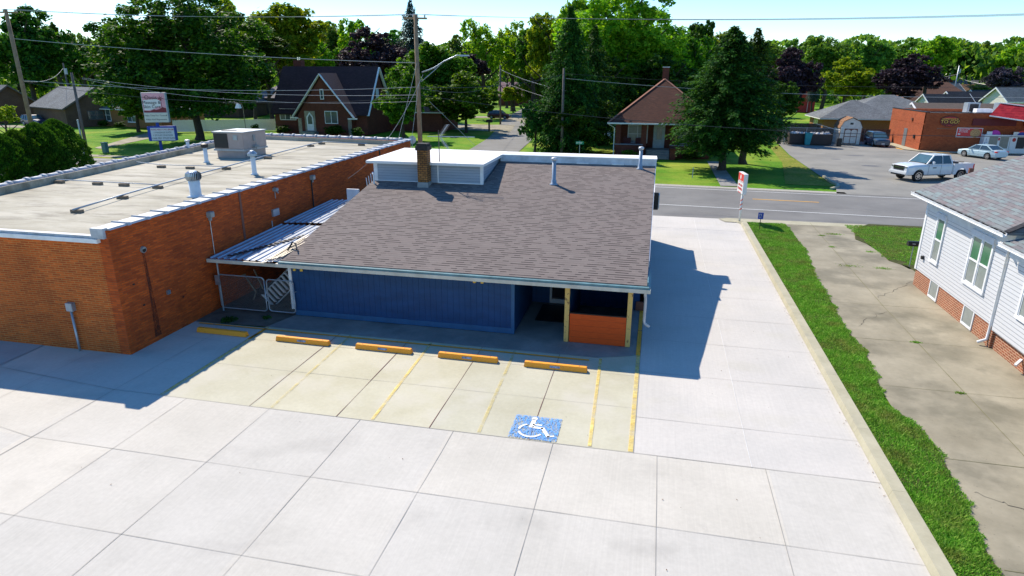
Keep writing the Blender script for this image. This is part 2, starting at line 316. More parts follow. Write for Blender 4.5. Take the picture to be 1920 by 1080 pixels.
# ------------------------------------------------------------------ building helpers
ORG = {}
def org(o): return ORG.get(o, Vector((0, 0, 0))) if o else Vector((0, 0, 0))
def tag(o, label=None, cat=None, group=None, kind=None):
    for k, v in (('label', label), ('category', cat), ('group', group), ('kind', kind)):
        if v: o[k] = v
    return o
def thing(name, label, cat, loc=(0, 0, 0), group=None, rz=0):
    o = D.objects.new(name, None); COL.objects.link(o); o.location = loc; o.rotation_euler = (0, 0, rz)
    o.empty_display_size = .3; ORG[o] = Vector(loc) if rz == 0 else Vector((0, 0, 0)); return tag(o, label, cat, group)
class MB:
    def __init__(s): s.v = []; s.f = []
    def q(s, pts):
        n = len(s.v); s.v += [tuple(p) for p in pts]; s.f.append(tuple(range(n, n+len(pts)))); return s
    def box(s, a, b):
        x0, y0, z0 = a; x1, y1, z1 = b; n = len(s.v)
        s.v += [(x0,y0,z0),(x1,y0,z0),(x1,y1,z0),(x0,y1,z0),(x0,y0,z1),(x1,y0,z1),(x1,y1,z1),(x0,y1,z1)]
        s.f += [tuple(n+i for i in t) for t in ((0,3,2,1),(4,5,6,7),(0,1,5,4),(1,2,6,5),(2,3,7,6),(3,0,4,7))]; return s
    def hexa(s, lo, hi):
        """8-corner solid: 4 bottom points, 4 top points"""
        n = len(s.v); s.v += [tuple(p) for p in lo]+[tuple(p) for p in hi]
        s.f += [tuple(n+i for i in t) for t in ((0,3,2,1),(4,5,6,7),(0,1,5,4),(1,2,6,5),(2,3,7,6),(3,0,4,7))]; return s
    def bar(s, p, q, w, h=None, up=(0, 0, 1)):
        h = h or w; p = Vector(p); q = Vector(q); d = (q-p).normalized(); u = Vector(up)
        if abs(d.dot(u)) > .98: u = Vector((0, 1, 0))
        a = d.cross(u).normalized(); b = a.cross(d)
        c = [(-1,-1),(1,-1),(1,1),(-1,1)]
        return s.hexa([p+a*(w/2*i)+b*(h/2*j) for i, j in c], [q+a*(w/2*i)+b*(h/2*j) for i, j in c])
    def cyl(s, p, q, r0, r1=None, n=12, caps=True):
        r1 = r0 if r1 is None else r1; p = Vector(p); q = Vector(q); d = (q-p).normalized()
        u = Vector((0, 0, 1)) if abs(d.z) < .95 else Vector((1, 0, 0)); a = d.cross(u).normalized(); b = d.cross(a); k = len(s.v)
        for c, r in ((p, r0), (q, r1)):
            for i in range(n):
                t = 2*math.pi*i/n; s.v.append(tuple(c+a*(r*math.cos(t))+b*(r*math.sin(t))))
        for i in range(n): j = (i+1) % n; s.f.append((k+i, k+j, k+n+j, k+n+i))
        if caps: s.f.append(tuple(k+i for i in reversed(range(n)))); s.f.append(tuple(k+n+i for i in range(n)))
        return s
    def tube(s, pts, r, n=6):
        pts = [Vector(p) for p in pts]; k = len(s.v); pa = None
        for i, p in enumerate(pts):
            d = (pts[min(i+1, len(pts)-1)]-pts[max(i-1, 0)]).normalized()
            if pa is None:
                u = Vector((0, 0, 1)) if abs(d.z) < .9 else Vector((1, 0, 0)); a = d.cross(u).normalized()
            else: a = (pa-d*pa.dot(d)).normalized()
            pa = a; b = d.cross(a); rr = r[i] if isinstance(r, (list, tuple)) else r
            for j in range(n):
                t = 2*math.pi*j/n; s.v.append(tuple(p+a*(rr*math.cos(t))+b*(rr*math.sin(t))))
        for i in range(len(pts)-1):
            for j in range(n): m = (j+1) % n; s.f.append((k+i*n+j, k+i*n+m, k+(i+1)*n+m, k+(i+1)*n+j))
        s.f.append(tuple(k+j for j in reversed(range(n)))); e = k+(len(pts)-1)*n; s.f.append(tuple(e+j for j in range(n))); return s
    def lathe(s, c, prof, n=16, caps=True):
        c = Vector(c); k = len(s.v)
        for r, z in prof:
            for i in range(n): t = 2*math.pi*i/n; s.v.append((c.x+r*math.cos(t), c.y+r*math.sin(t), c.z+z))
        for a in range(len(prof)-1):
            for i in range(n): j = (i+1) % n; s.f.append((k+a*n+i, k+a*n+j, k+(a+1)*n+j, k+(a+1)*n+i))
        if caps: s.f.append(tuple(k+i for i in reversed(range(n)))); e = k+(len(prof)-1)*n; s.f.append(tuple(e+i for i in range(n)))
        return s
    def prism(s, pts, ax, a, b):
        """extrude a polygon given in the two other axes along axis ax from a to b"""
        def P(p, t):
            return (t, p[0], p[1]) if ax == 0 else ((p[0], t, p[1]) if ax == 1 else (p[0], p[1], t))
        n = len(pts); k = len(s.v); s.v += [P(p, a) for p in pts]+[P(p, b) for p in pts]
        s.f.append(tuple(k+i for i in reversed(range(n)))); s.f.append(tuple(k+n+i for i in range(n)))
        for i in range(n): j = (i+1) % n; s.f.append((k+i, k+j, k+n+j, k+n+i))
        return s
    def xf(s, M4): s.v = [tuple(M4 @ Vector(p)) for p in s.v]; return s
    def add(s, o): n = len(s.v); s.v += o.v; s.f += [tuple(n+i for i in f) for f in o.f]; return s
    def build(s, name, mat, parent=None, smooth=False, uv=True, bevel=0, loc=None):
        me = D.meshes.new(name); off = org(parent) if loc is None else Vector(loc)
        me.from_pydata([(x-off.x, y-off.y, z-off.z) for x, y, z in s.v], [], s.f)
        bm = bmesh.new(); bm.from_mesh(me); bmesh.ops.recalc_face_normals(bm, faces=bm.faces)
        if bevel: bmesh.ops.bevel(bm, geom=[e for e in bm.edges if e.is_manifold and e.calc_face_angle(0) > .5], offset=bevel, segments=2, affect='EDGES', clamp_overlap=True)
        if uv:
            L = bm.loops.layers.uv.new('UVMap')
            for f in bm.faces:
                nn = f.normal; u = Vector((0, 0, 1)).cross(nn)
                if u.length < .05: u = Vector((1, 0, 0)); vv = Vector((0, 1, 0))
                else:
                    u.normalize(); vv = nn.cross(u)
                for lp in f.loops:
                    p = lp.vert.co+off; lp[L].uv = (p.dot(u), p.dot(vv))
        if smooth:
            for f in bm.faces: f.smooth = True
        bm.to_mesh(me); bm.free()
        if smooth: me.shade_smooth() if False else None
        o = D.objects.new(name, me); COL.objects.link(o)
        if mat: me.materials.append(mat)
        if parent: o.parent = parent; ORG[o] = org(parent)
        if loc is not None: o.location = loc; ORG[o] = Vector(loc)
        return o
def sheet(name, pts, z, mat, parent=None):
    return MB().q([(x, y, z) for x, y in pts]).build(name, mat, parent)
def struct(o): o['kind'] = 'structure'; return o
def text(name, s, size, mat, parent, M4, depth=.004, align='CENTER', xs=1.):
    cu = D.curves.new(name, 'FONT'); cu.body = s; cu.size = size; cu.extrude = depth; cu.align_x = align; cu.align_y = 'CENTER'; cu.space_line = .95
    ob = D.objects.new('tmp', cu); COL.objects.link(ob); dg = bpy.context.evaluated_depsgraph_get(); me = D.meshes.new_from_object(ob.evaluated_get(dg))
    D.objects.remove(ob); D.curves.remove(cu)
    off = org(parent); me.transform(Matrix.Translation(-off) @ M4 @ Matrix.Diagonal((xs, 1, 1, 1))); me.name = name
    me.materials.clear(); me.materials.append(mat)
    o = D.objects.new(name, me); COL.objects.link(o); o.parent = parent; ORG[o] = off; return o
def strokes(parent, M4, rows, mat, gap=.04):
    """lettering too small to read in the photo: rows of letter-shaped marks"""
    m = MB(); y = 0; rs = random.Random(len(rows)*7+int(rows[0][0]*10))
    for w_, h in rows:
        x = -w_/2
        while x < w_/2-h*.3:
            lw = h*rs.uniform(.45, .7); t_ = h*.2
            m.box((x, y-h/2, 0), (x+t_, y+h/2, .004))
            k = rs.random()
            if k < .7: m.box((x+t_, y+h/2-t_, 0), (x+lw, y+h/2, .004))
            if k > .3: m.box((x+t_, y-h/2, 0), (x+lw, y-h/2+t_, .004))
            if .2 < k < .8: m.box((x+lw-t_, y-h/2+t_, 0), (x+lw, y+h/2-t_, .004))
            x += lw+h*(.18 if rs.random() < .85 else .5)
        y -= h+gap
    return m.xf(M4).build('lettering', mat, parent, uv=False)
def face_frame(origin, normal):
    """matrix whose x runs to the reader's right, y up, z out along the normal"""
    n = Vector(normal).normalized(); up = Vector((0, 0, 1)); x = up.cross(n).normalized(); y = n.cross(x)
    return Matrix(((x.x, y.x, n.x, origin[0]), (x.y, y.y, n.y, origin[1]), (x.z, y.z, n.z, origin[2]), (0, 0, 0, 1)))
def copy_tree(o, parent=None, loc=None, rz=None):
    c = o.copy(); COL.objects.link(c)
    if parent: c.parent = parent
    if loc is not None: c.location = loc
    if rz is not None: c.rotation_euler = (0, 0, rz)
    for ch in list(o.children): copy_tree(ch, c)
    return c
# ================================================================== ground
big = 900
struct(sheet('ground', [(-big, -60), (big, -60), (big, 1500), (-big, 1500)], -.06, M['grass']))
# --- lot slabs
LX0, LX1 = -34, 5.1
struct(sheet('parking_lot', [(-13.84, -3), (5.13, -3), (5.13, 12.95), (-13.84, 12.95)], 0, M['concrete']))
struct(sheet('side_slabs', [(-34, -3), (-13.84, -3), (-13.84, 12.95), (-12.45, 12.95), (-12.45, 17.9), (-15.6, 17.9), (-15.6, 15.3), (-34, 15.3)], -.004, M['concrete']))
struct(sheet('grey_slabs', [(-18.35, 15.2), (-34, 15.2), (-34, 13.4), (-18.25, 13.4)], .002, M['greyslab']))
struct(sheet('parking_bays', [(-12.45, 12.95), (0, 12.95), (0, 18.9), (-12.45, 18.9)], 0, M['bay']))
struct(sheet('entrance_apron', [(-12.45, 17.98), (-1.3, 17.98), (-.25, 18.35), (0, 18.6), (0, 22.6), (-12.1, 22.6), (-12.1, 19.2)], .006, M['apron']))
struct(sheet('side_lane', [(0, 12.95), (5.13, 12.95), (5.13, 39.9), (0, 39.9)], 0, M['lane']))
struct(sheet('dirt_patch', [(-15.3, 17.9), (-12.45, 17.98), (-12.1, 19.2), (-12.1, 29), (-15.3, 29)], .004, M['dirt']))
# --- joints
J = MB(); JL = MB(); JR = MB()
def joint(a, b, w_=.022, mb=J, z=.010):
    w_ *= .48
    a = Vector((*a, z)); b = Vector((*b, z)); d = (b-a).normalized(); n_ = Vector((-d.y, d.x, 0))*w_/2
    k = max(1, int((b-a).length/.8)); pts = []
    for i in range(k+1):
        p = a+(b-a)*i/k; ww = random.uniform(.5, 1.3); off = n_.normalized()*random.uniform(-.004, .004) if w_ else n_; pts.append((p+off-n_*ww, p+off+n_*ww))
    for i in range(k): mb.q([pts[i][0], pts[i+1][0], pts[i+1][1], pts[i][1]])
for x in (-11.6, -9.17, -6.67, -4.26, -1.84, .52, 2.83): joint((x, -3), (x, 12.95))
for y, x0 in ((10.49, -13.84), (8.09, -26), (5.6, -26), (3.1, -26)): joint((x0, y), (5.13, y), .02)
joint((-12.45, 12.95), (5.13, 12.95), .03)
joint((-13.84, -3), (-13.84, 12.95), .035); joint((-13.84, 12.95), (-12.45, 12.95), .03)
joint((-13.84, 12.95), (-18.25, 13.42), .03); joint((-18.25, 13.42), (-34, 13.6), .02); joint((-13.84, 12.95), (-13.75, 17.9), .022); joint((-16.35, -3), (-16.42, 15.), .022)
joint((-18.35, 15.0), (-18.25, -3), .05, J); joint((-15.15, 15.0), (-12.5, 14.85), .018); joint((-13.84, 10.49), (-20, 11.6), .02)
joint((-15.1, 16.7), (-12.45, 16.5), .018); pass
for x in (-9.75, -7.32, -4.88, -2.42): joint((x, 12.95), (x, 17.98), .035, JR)
for y in (15.05, 16.95): joint((-12.45, y), (0, y), .02)
joint((-12.45, 12.95), (-12.45, 17.98), .035)
joint((0, 12.95), (0, 22.6), .03); joint((2.55, 12.95), (2.55, 39.9), .03, JL)
for y in (14.62, 17.3, 19.8, 22.25, 24.7, 27.2, 29.7, 32.1, 34.3, 36.6): joint((0, y), (5.13, y), .022)
joint((-12.3, 17.98), (-1.3, 17.98), .02); joint((-1.3, 17.98), (-.25, 18.35), .02); joint((-.25, 18.35), (0, 18.36), .02)
for x in (-9.7, -7.3, -4.9, -2.3): joint((x, 17.98), (x+random.uniform(-.2, .2), 19.1), .02, z=.014)
struct(J.build('slab_joints', M['joint'])); struct(JL.build('sealed_joint', M['jointlight'])); struct(JR.build('filled_joints', M['jointred']))
# --- painted lines
P1 = MB(); P2 = MB(); P3 = MB()
def stripe(mb, a, b, w_=.085, z=.016):
    a = Vector((*a, z)); b = Vector((*b, z)); n_ = Vector((-(b-a).y, (b-a).x, 0)).normalized()*w_/2; mb.q([a-n_, b-n_, b+n_, a+n_])
stripe(P1, (-1.17, 17.9), (-1.0, 13.0)); stripe(P2, (-3.82, 17.9), (-3.65, 13.0)); stripe(P1, (-6.55, 17.9), (-6.38, 13.0)); stripe(P2, (-9.33, 17.9), (-9.15, 13.0))
stripe(P1, (-12.39, 12.97), (-12.37, 17.95), .1); stripe(P3, (-.08, 18.4), (-.08, 23), .13); stripe(P1, (-.07, 12.97), (-.07, 18.4), .11)
stripe(P3, (-14.9, 17.78), (-1.5, 17.72), .08); stripe(P3, (-12.4, 16.9), (-12.35, 17.8), .1)
struct(P1.build('bay_lines', M['yellow'])); struct(P2.build('faded_bay_lines', M['faint'])); struct(P3.build('edge_lines', M['yellow2']))
# --- accessible bay symbol (painted square with the wheelchair figure)
hx0, hx1, hy0, hy1 = -2.94, -1.78, 12.98, 14.05
acc = thing('accessible_parking_symbol', 'worn blue square with white wheelchair figure painted on the bay', 'floor marking', (hx0, hy0, .02))
MB().q([(hx0, hy0, .020), (hx1, hy0, .020), (hx1, hy1, .020), (hx0, hy1, .020)]).build('blue_square', M['bluepaint'], acc)
F = MB(); zz = .024
def HP(u, v): return (hx0+(hx1-hx0)*u, hy0+(hy1-hy0)*v, zz)
def band(pts, w_):
    for i in range(len(pts)-1):
        a = Vector(HP(*pts[i])); b = Vector(HP(*pts[i+1])); n_ = Vector((-(b-a).y, (b-a).x, 0)).normalized()*w_/2; F.q([a-n_, b-n_, b+n_, a+n_])
    return
hd = [HP(.42+.065*math.cos(t*math.pi/8), .88+.07*math.sin(t*math.pi/8)) for t in range(16)]; F.q(hd)
band([(.42, .84), (.41, .48)], .11); band([(.42, .62), (.62, .62)], .06); band([(.43, .50), (.66, .50)], .09); band([(.64, .52), (.82, .16)], .09); band([(.79, .17), (.93, .22)], .06)
arc = [(.42+.25*math.cos(R(a)), .36+.27*math.sin(R(a))) for a in range(118, 345, 12)]; band(arc[:6], .06); band(arc[7:], .06)
F.build('wheelchair_figure', M['hc'], acc)
# --- kerb, grass strip, neighbour drive
kb = MB(); kpts = [-3, 1, 4, 7, 10, 12.5, 15, 18, 21, 24, 27, 30, 33, 36, 38.6]
for a, b in zip(kpts[:-1], kpts[1:]): kb.hexa([(5.12, a, -.05), (5.46, a, -.05), (5.46, b-.006, -.05), (5.12, b-.006, -.05)], [(5.19, a, .15), (5.46, a, .15), (5.46, b-.006, .15), (5.19, b-.006, .15)])
kb.hexa([(5.12, 38.6, -.05), (5.46, 38.6, -.05), (5.3, 39.3, -.05), (4.6, 39.5, -.05)], [(5.19, 38.6, .13), (5.46, 38.6, .13), (5.2, 39.2, .05), (4.8, 39.3, .05)])
struct(kb.build('kerb', M['kerb']))
edge = [(6.3, 0), (6.25, 6), (6.31, 11.04), (6.58, 12.83), (6.78, 14.48), (6.74, 15.67), (6.32, 16.67), (6.6, 18.4), (6.79, 20.28), (6.7, 22.5), (6.91, 24.86), (7.08, 28.38), (7.35, 31), (7.57, 33.03), (7.6, 36), (7.62, 39.0)]
def interp(y):
    for (xa, ya), (xb, yb) in zip(edge[:-1], edge[1:]):
        if ya <= y <= yb: return xa+(xb-xa)*(y-ya)/(yb-ya)
    return edge[0][0]
struct(sheet('grass_strip_soil', [(5.44, 0), *edge, (5.44, 39.0)], .05, M['strip']))
struct(sheet('neighbour_driveway', [(5.9, 0), (13.5, 0), (13.5, 29), (11.4, 30.6), (11.2, 31.8), (10.9, 35), (11.6, 38.2), (12.6, 39.8), (7.2, 39.8)], .03, M['oldwalk']))
J2 = MB()
for a, b in (((8.45, 0), (8.7, 25)), ((8.7, 25), (9.14, 39.8))): joint(a, b, .045, J2, .036)
for y in (10.6, 14.2, 17.83, 21.38, 25.02, 30.3, 33.8, 36.9): joint((6.4, y+.03), (11.0, y-.02), .03, J2, .036)
struct(J2.build('driveway_joints', flat('weedy_joint', (.16, .15, .07), .95)))
struct(sheet('road_edge_walk', [(4.3, 38.95), (12.9, 39.2), (12.9, 40.05), (4.5, 40.05), (4.0, 39.7)], .034, M['kerb']))
struct(sheet('front_yard', [(11.5, 30.9), (10.95, 31.8), (11.1, 34.4), (10.6, 36), (11.2, 38.6), (12.4, 40.2), (30, 40.2), (30, 28), (11.5, 28)], .045, M['strip']))
DC = MB(); random.seed(9)
def dcrack(x0, y0, x1, y1):
    n = 14; pts = [(x0+(x1-x0)*i/n+random.uniform(-.09, .09), y0+(y1-y0)*i/n+random.uniform(-.09, .09)) for i in range(n+1)]
    for a, b in zip(pts[:-1], pts[1:]):
        a = Vector((*a, .037)); b = Vector((*b, .037)); n_ = Vector((-(b-a).y, (b-a).x, 0)).normalized()*random.uniform(.003, .009); DC.q([a-n_, b-n_, b+n_, a+n_])
dcrack(6.9, 13, 8.4, 12.1); dcrack(8.5, 12, 10.9, 13.2); dcrack(7.2, 22.6, 8.6, 24.4); dcrack(8.8, 26, 10.9, 28.6); dcrack(6.6, 9.6, 8.4, 9.1)
struct(DC.build('driveway_cracks', flat('dark_crack', (.07, .06, .045), .95)))  # dark brown strips drawn as crack lines
# --- roads
def road(n, pts, z, m): return struct(sheet(n, pts, z, m))
road('main_road', [(-160, 49.2), (-34, 42.6), (-15, 40.6), (-5, 39.9), (13, 40.1), (18, 41.0), (160, 33.5), (160, 45.2), (20, 50.9), (0, 52.3), (-34, 54.6), (-160, 62)], -.02, M['asphalt'])
road('road_shoulder', [(-3, 52.0), (0, 51.9), (14, 51.2), (14, 52.0), (0, 52.75), (-3, 53)], -.012, M['gravel'])
LM = MB()
def lane(mb, x0, y0, x1, y1, w_=.12, z=-.008): stripe(mb, (x0, y0), (x1, y1), w_, z)
lane(LM, -160, 54.2, 0, 43.85); lane(LM, 0, 43.85, 60, 40.2); lane(LM, -160, 61.6, 0, 51.1); lane(LM, 0, 51.1, 60, 48.2)
struct(LM.build('edge_line_markings', M['whiteline']))
LM = MB(); lane(LM, 6.9, 47.4, 11.2, 47.15, .16); lane(LM, -14, 48.6, -9.7, 48.35, .16); lane(LM, 27.8, 46.15, 32, 45.9, .16); lane(LM, -35, 49.9, -30.7, 49.65, .16); lane(LM, -56, 51.2, -51.7, 50.95, .16)
struct(LM.build('centre_dashes', M['orangeline']))
CR = MB(); random.seed(3)
def crack(x0, y0, x1, y1, z=-.010, w_=.03, wob=.12, mb=CR):
    n = max(4, int(math.hypot(x1-x0, y1-y0)/.6)); pts = [(x0+(x1-x0)*i/n+random.uniform(-wob, wob)*.3, y0+(y1-y0)*i/n+random.uniform(-wob, wob)) for i in range(n+1)]
    for a, b in zip(pts[:-1], pts[1:]): stripe(mb, a, b, w_*random.uniform(.5, 1.4), z)
crack(1.5, 45.6, 9, 44.6); crack(9, 44.7, 20, 44.6, wob=.2); crack(2.9, 42, 5.1, 40.9); crack(-30, 50.2, 2, 48.0, w_=.025); crack(4, 49.9, 22, 48.3, w_=.025)
for k in range(14):
    x = random.uniform(15, 34); y = random.uniform(56, 82); crack(x, y, x+random.uniform(-5, 5), y+random.uniform(-3, 3), -.004)
for k in range(6): y = 60+k*9; crack(-21-k*1.0, y, -14.5-k*1.3, y-.6, -.004)
struct(CR.build('road_cracks', M['joint']))
road('side_street', [(-17.6, 53.3), (-9.8, 53.0), (-12.6, 56.5), (-14.0, 64), (-15.1, 71.4), (-16.4, 87), (-21.6, 107), (-25.5, 130), (-32, 180), (-36, 180), (-30.5, 130), (-25.9, 107), (-22.6, 87), (-21.0, 71.4), (-19.6, 61)], -.014, M['sideroad'])
road('cross_drive', [(-22.3, 87.5), (-24.6, 99.5), (-29, 100.3), (-70, 106), (-70, 114), (-29, 113), (-24.5, 114), (-22, 99)], -.010, M['oldwalk'])
road('cross_drive_far', [(-24.5, 121), (-31, 131), (-60, 134), (-60, 139), (-30, 137), (-20, 134), (5, 146), (5, 141), (-19, 128)], -.010, M['oldwalk'])
road('store_lot', [(13.3, 51.3), (14.4, 56.3), (14.1, 57.4), (14.5, 77), (15.4, 89.5), (16, 97), (24, 97), (29.5, 97), (80, 97), (80, 47), (40, 49.5)], -.012, M['lotasphalt'])
PT = MB()
for cx, cy, rx, ry in ((20.6, 69, .9, .6), (22.8, 66, .7, .4), (18.6, 74, .5, .3), (16.8, 63.5, .35, .6), (21.5, 78, 1., .4), (27, 70, 1.3, .6)):
    PT.q([(cx+rx*math.cos(t*.523)*random.uniform(.8, 1.1), cy+ry*math.sin(t*.523)*random.uniform(.8, 1.1), -.005) for t in range(12)])
struct(PT.build('asphalt_patches', flat('dark_patch', (.11, .115, .125), .9)))
road('store_walk', [(29.2, 97), (30.6, 97), (30.9, 84.9), (34.5, 84.9), (34.5, 84.1), (40, 84.1), (40, 83.3), (33.9, 82.6), (30.6, 83.6), (28.9, 86)], .06, M['kerb'])
Y4 = MB(); stripe(Y4, (30.7, 83.55), (33.7, 82.7), .25, .066); stripe(Y4, (28.9, 86.3), (28.4, 90), .35, .0); struct(Y4.build('kerb_paint', M['orangeline']))
kk = MB(); kp = [(13.35, 53.2), (14.1, 54.3), (14.35, 55.5), (14.2, 57), (14.3, 60)]
for a, b in zip(kp[:-1], kp[1:]): kk.bar((a[0], a[1], .03), (b[0], b[1], .03), .2, .18)
struct(kk.build('lawn_kerb', M['kerb']))
road('dry_lawn', [(10.4, 55.2), (14.0, 55.0), (14.1, 60), (14.4, 77), (15.3, 89), (13.6, 84), (12.6, 70)], -.035, M['drygrass'])
road('corner_dry_lawn', [(-13.5, 57.5), (-11, 55.6), (-6, 56.5), (-8, 60), (-13, 63)], -.035, M['drygrass'])
road('front_path', [(5.2, 68.9), (6.4, 68.9), (6.6, 53), (5.2, 53)], -.02, M['apron'])
road('left_sidewalk', [(-62, 57.2), (-40, 55.9), (-40, 57.2), (-62, 58.6)], -.03, M['oldwalk'])
road('left_path', [(-64, 64), (-62.5, 63.3), (-68, 80), (-76, 99), (-80, 99), (-72, 80)], -.03, M['oldwalk'])
road('left_drive', [(-140, 96), (-96, 88.5), (-96, 86), (-140, 86)], -.03, M['oldwalk'])
road('far_lawn_path', [(15.6, 112), (45, 118), (45, 121), (15.6, 115)], -.03, M['oldwalk'])
# ================================================================== blue building
random.seed(11)
bb = thing('blue_building', 'low blue grooved-siding building with brown shingle roof behind the wheel stops', 'building', (-6, 24, 0))
FX0, FX1, FY = -12.05, -4.14, 19.2
def rz(y): return 2.14+.195*(y-18.66)
W = MB()
W.box((FX0, FY, .03), (FX1, FY+.15, 2.16))                 # front wall
W.prism([(FY+.151, .03), (22.5, .03), (22.5, rz(22.5)-.12), (FY+.151, rz(FY+.15)-.12)], 0, FX1-.12, FX1)   # porch return
W.box((FX1, 22.5, .03), (-3.47, 22.65, 2.7)); W.box((-2.43, 22.5, .03), (-.02, 22.65, 2.7)); W.box((-3.47, 22.5, 2.06), (-2.43, 22.65, 2.7))
W.prism([(22.5, .03), (33.7, .03), (33.7, 2.75), (29.9, 2.75), (29.9, rz(29.9)-.12), (22.5, rz(22.5)-.12)], 0, -.17, -.02)
W.prism([(FY+.15, .03), (35.0, .03), (35.0, 2.75), (29.9, 2.75), (29.9, rz(29.9)-.12), (FY+.15, rz(FY+.15)-.12)], 0, -12.05, -11.9)
W.prism([(19.131, .03), (22.5, .03), (22.5, rz(22.5)-.12), (19.131, rz(19.131)-.12)], 0, -2.43, -2.33); W.prism([(19.131, .03), (22.5, .03), (22.5, rz(22.5)-.12), (19.131, rz(19.131)-.12)], 0, -.50, -.40)
W.box((-12.05, 34.9, .03), (-2.3, 35.0, 2.75)); W.box((-2.3, 33.7, .03), (-.17, 33.8, 2.75))
wl = W.build('wall', M['bluewall'], bb)
cb = MB(); cb.box((FX1-.09, FY-.022, .03), (FX1+.022, FY-.001, 2.14)); cb.box((FX0, FY-.02, .03), (FX1-.09, FY-.001, .22)); cb.build('corner_board', flat('blue_trim', (.02, .10, .22), .5), wl)
MB().box((-12.17, FY-.03, .25), (-12.06, FY+.08, 2.12)).build('white_corner_trim', M['white'], wl)
MB().box((-.3, 22.42, .03), (.0, 22.49, .35)).build('base_trim', M['trim_brown'], wl)
# door
dr = MB().box((-3.39, 22.56, .08), (-2.51, 22.6, 2.02)).build('door', M['interior'], bb)
f = MB(); f.box((-3.47, 22.44, .05), (-3.39, 22.6, 2.06)); f.box((-2.51, 22.44, .05), (-2.43, 22.6, 2.06)); f.box((-3.39, 22.44, .05), (-2.51, 22.58, .22)); f.box((-3.39, 22.44, 1.98), (-2.51, 22.58, 2.06)); f.build('frame', M['lightgrey'], dr)
MB().cyl((-3.33, 22.5, 1.02), (-3.33, 22.55, 1.02), .03).build('handle', M['galv'], dr)
for x, w_ in ((-1.9, .12), (-.95, .2)): MB().box((x, 22.45, 1.75), (x+w_, 22.5, 1.85)).build('wall_box', M['paintgrey'], bb)
# roof
T = .09
def slab(x0, x1, ya, yb, t_=T): return MB().hexa([(x0, ya, rz(ya)-t_), (x1, ya, rz(ya)-t_), (x1, yb, rz(yb)-t_), (x0, yb, rz(yb)-t_)], [(x0, ya, rz(ya)), (x1, ya, rz(ya)), (x1, yb, rz(yb)), (x0, yb, rz(yb))])
rf = MB(); rf.add(slab(-12.15, .04, 18.74, 26.6)); rf.add(slab(-7.12, .04, 26.602, 29.75)); rf.build('roof', M['shingle'], bb)
m = MB(); m.box((-12.15, 18.60, 2.07), (.10, 18.735, 2.13)); m.build('drip_edge', M['teal'], bb)
m = MB(); m.box((-12.25, 18.58, 1.95), (.16, 18.73, 2.068)); m.build('gutter', M['fascia'], bb)
m = MB(); m.box((-12.15, 18.74, 2.0), (.02, 19.19, 2.03)); m.build('soffit', M['paintgrey'], bb)
m = MB(); m.box((.08, 18.735, 1.99), (.15, 20.4, 2.10)); m.build('side_gutter', M['fascia'], bb); m = MB(); m.box((.045, 18.76, 2.0), (.078, 20.4, 2.25)); m.build('side_drip_edge', M['teal'], bb)
rk = MB(); rk.prism([(20.42, rz(20.42)-.2), (29.75, rz(29.75)-.2), (29.75, rz(29.75)-.02), (20.42, rz(20.42)-.02)], 0, .042, .065); rk.build('rake_board', M['white'], bb)
MB().tube([(-.0, 18.66, 1.95), (.02, 18.85, 1.75), (.03, 18.95, 1.6), (.03, 18.95, .95), (.06, 18.93, .86), (.2, 18.85, .80)], .045, 8).build('downspout', M['lightgrey'], bb, smooth=True)
# parapet on the ridge and flat back roof
pp = MB(); pp.box((-7.1, 29.76, 4.2), (.08, 29.98, 4.58)); pp.build('parapet', M['parapet'], bb)
pc = MB(); pc.box((-7.1, 29.73, 4.582), (.10, 30.4, 4.62)); pc.box((.02, 29.985, 3.5), (.08, 30.38, 4.58)); pc.build('parapet_cap', M['white'], bb)
for x0 in (-3.5, -1.9): MB().box((x0, 29.72, 4.30), (x0+.55, 29.755, 4.36)).build('flashing_patch', M['white'], bb)
fr = MB(); P5 = [(.1, 30.4), (.1, 33.75), (-1.3, 33.95), (-2.3, 35.1), (-12.1, 35.1), (-12.1, 30.4)]; fr.prism(P5, 2, 2.75, 2.87); fr.build('back_roof', M['whiteroof'], bb)
MB().box((-11.9, 30.25, 2.87), (.0, 30.39, 4.5)).build('back_wall', M['greysiding'], bb)
# raised box with white roof
dm = MB(); dm.box((-12.0, 26.62, 3.5), (-7.2, 30.2, 4.47)); dmo = dm.build('roof_monitor', M['greysiding'], bb)
c = MB()
for x0, x1 in ((-12.1, -11.93), (-7.24, -7.11)): c.box((x0, 26.58, 3.4), (x1, 26.70, 4.47))
c.box((-7.24, 26.705, 3.6), (-7.18, 26.78, 4.47)); c.box((-9.16, 26.595, 3.62), (-9.11, 26.62, 4.47)); c.box((-9.1, 26.59, 3.66), (-7.25, 26.618, 3.72)); c.box((-11.92, 26.59, 3.66), (-9.85, 26.618, 3.71)); c.build('corner_trim', M['white'], dmo)
c = MB(); c.hexa([(-12.35, 26.35, 4.47), (-7.02, 26.35, 4.47), (-7.02, 30.9, 4.5), (-12.45, 31.2, 4.5)], [(-12.35, 26.35, 4.58), (-7.02, 26.35, 4.58), (-7.02, 30.9, 4.635), (-12.45, 31.2, 4.635)]); c.build('flat_roof', M['whiteroof'], dmo)
MB().box((-7.1, 30.402, 4.5), (.08, 30.9, 4.63)).build('parapet_top', M['whiteroof'], bb)
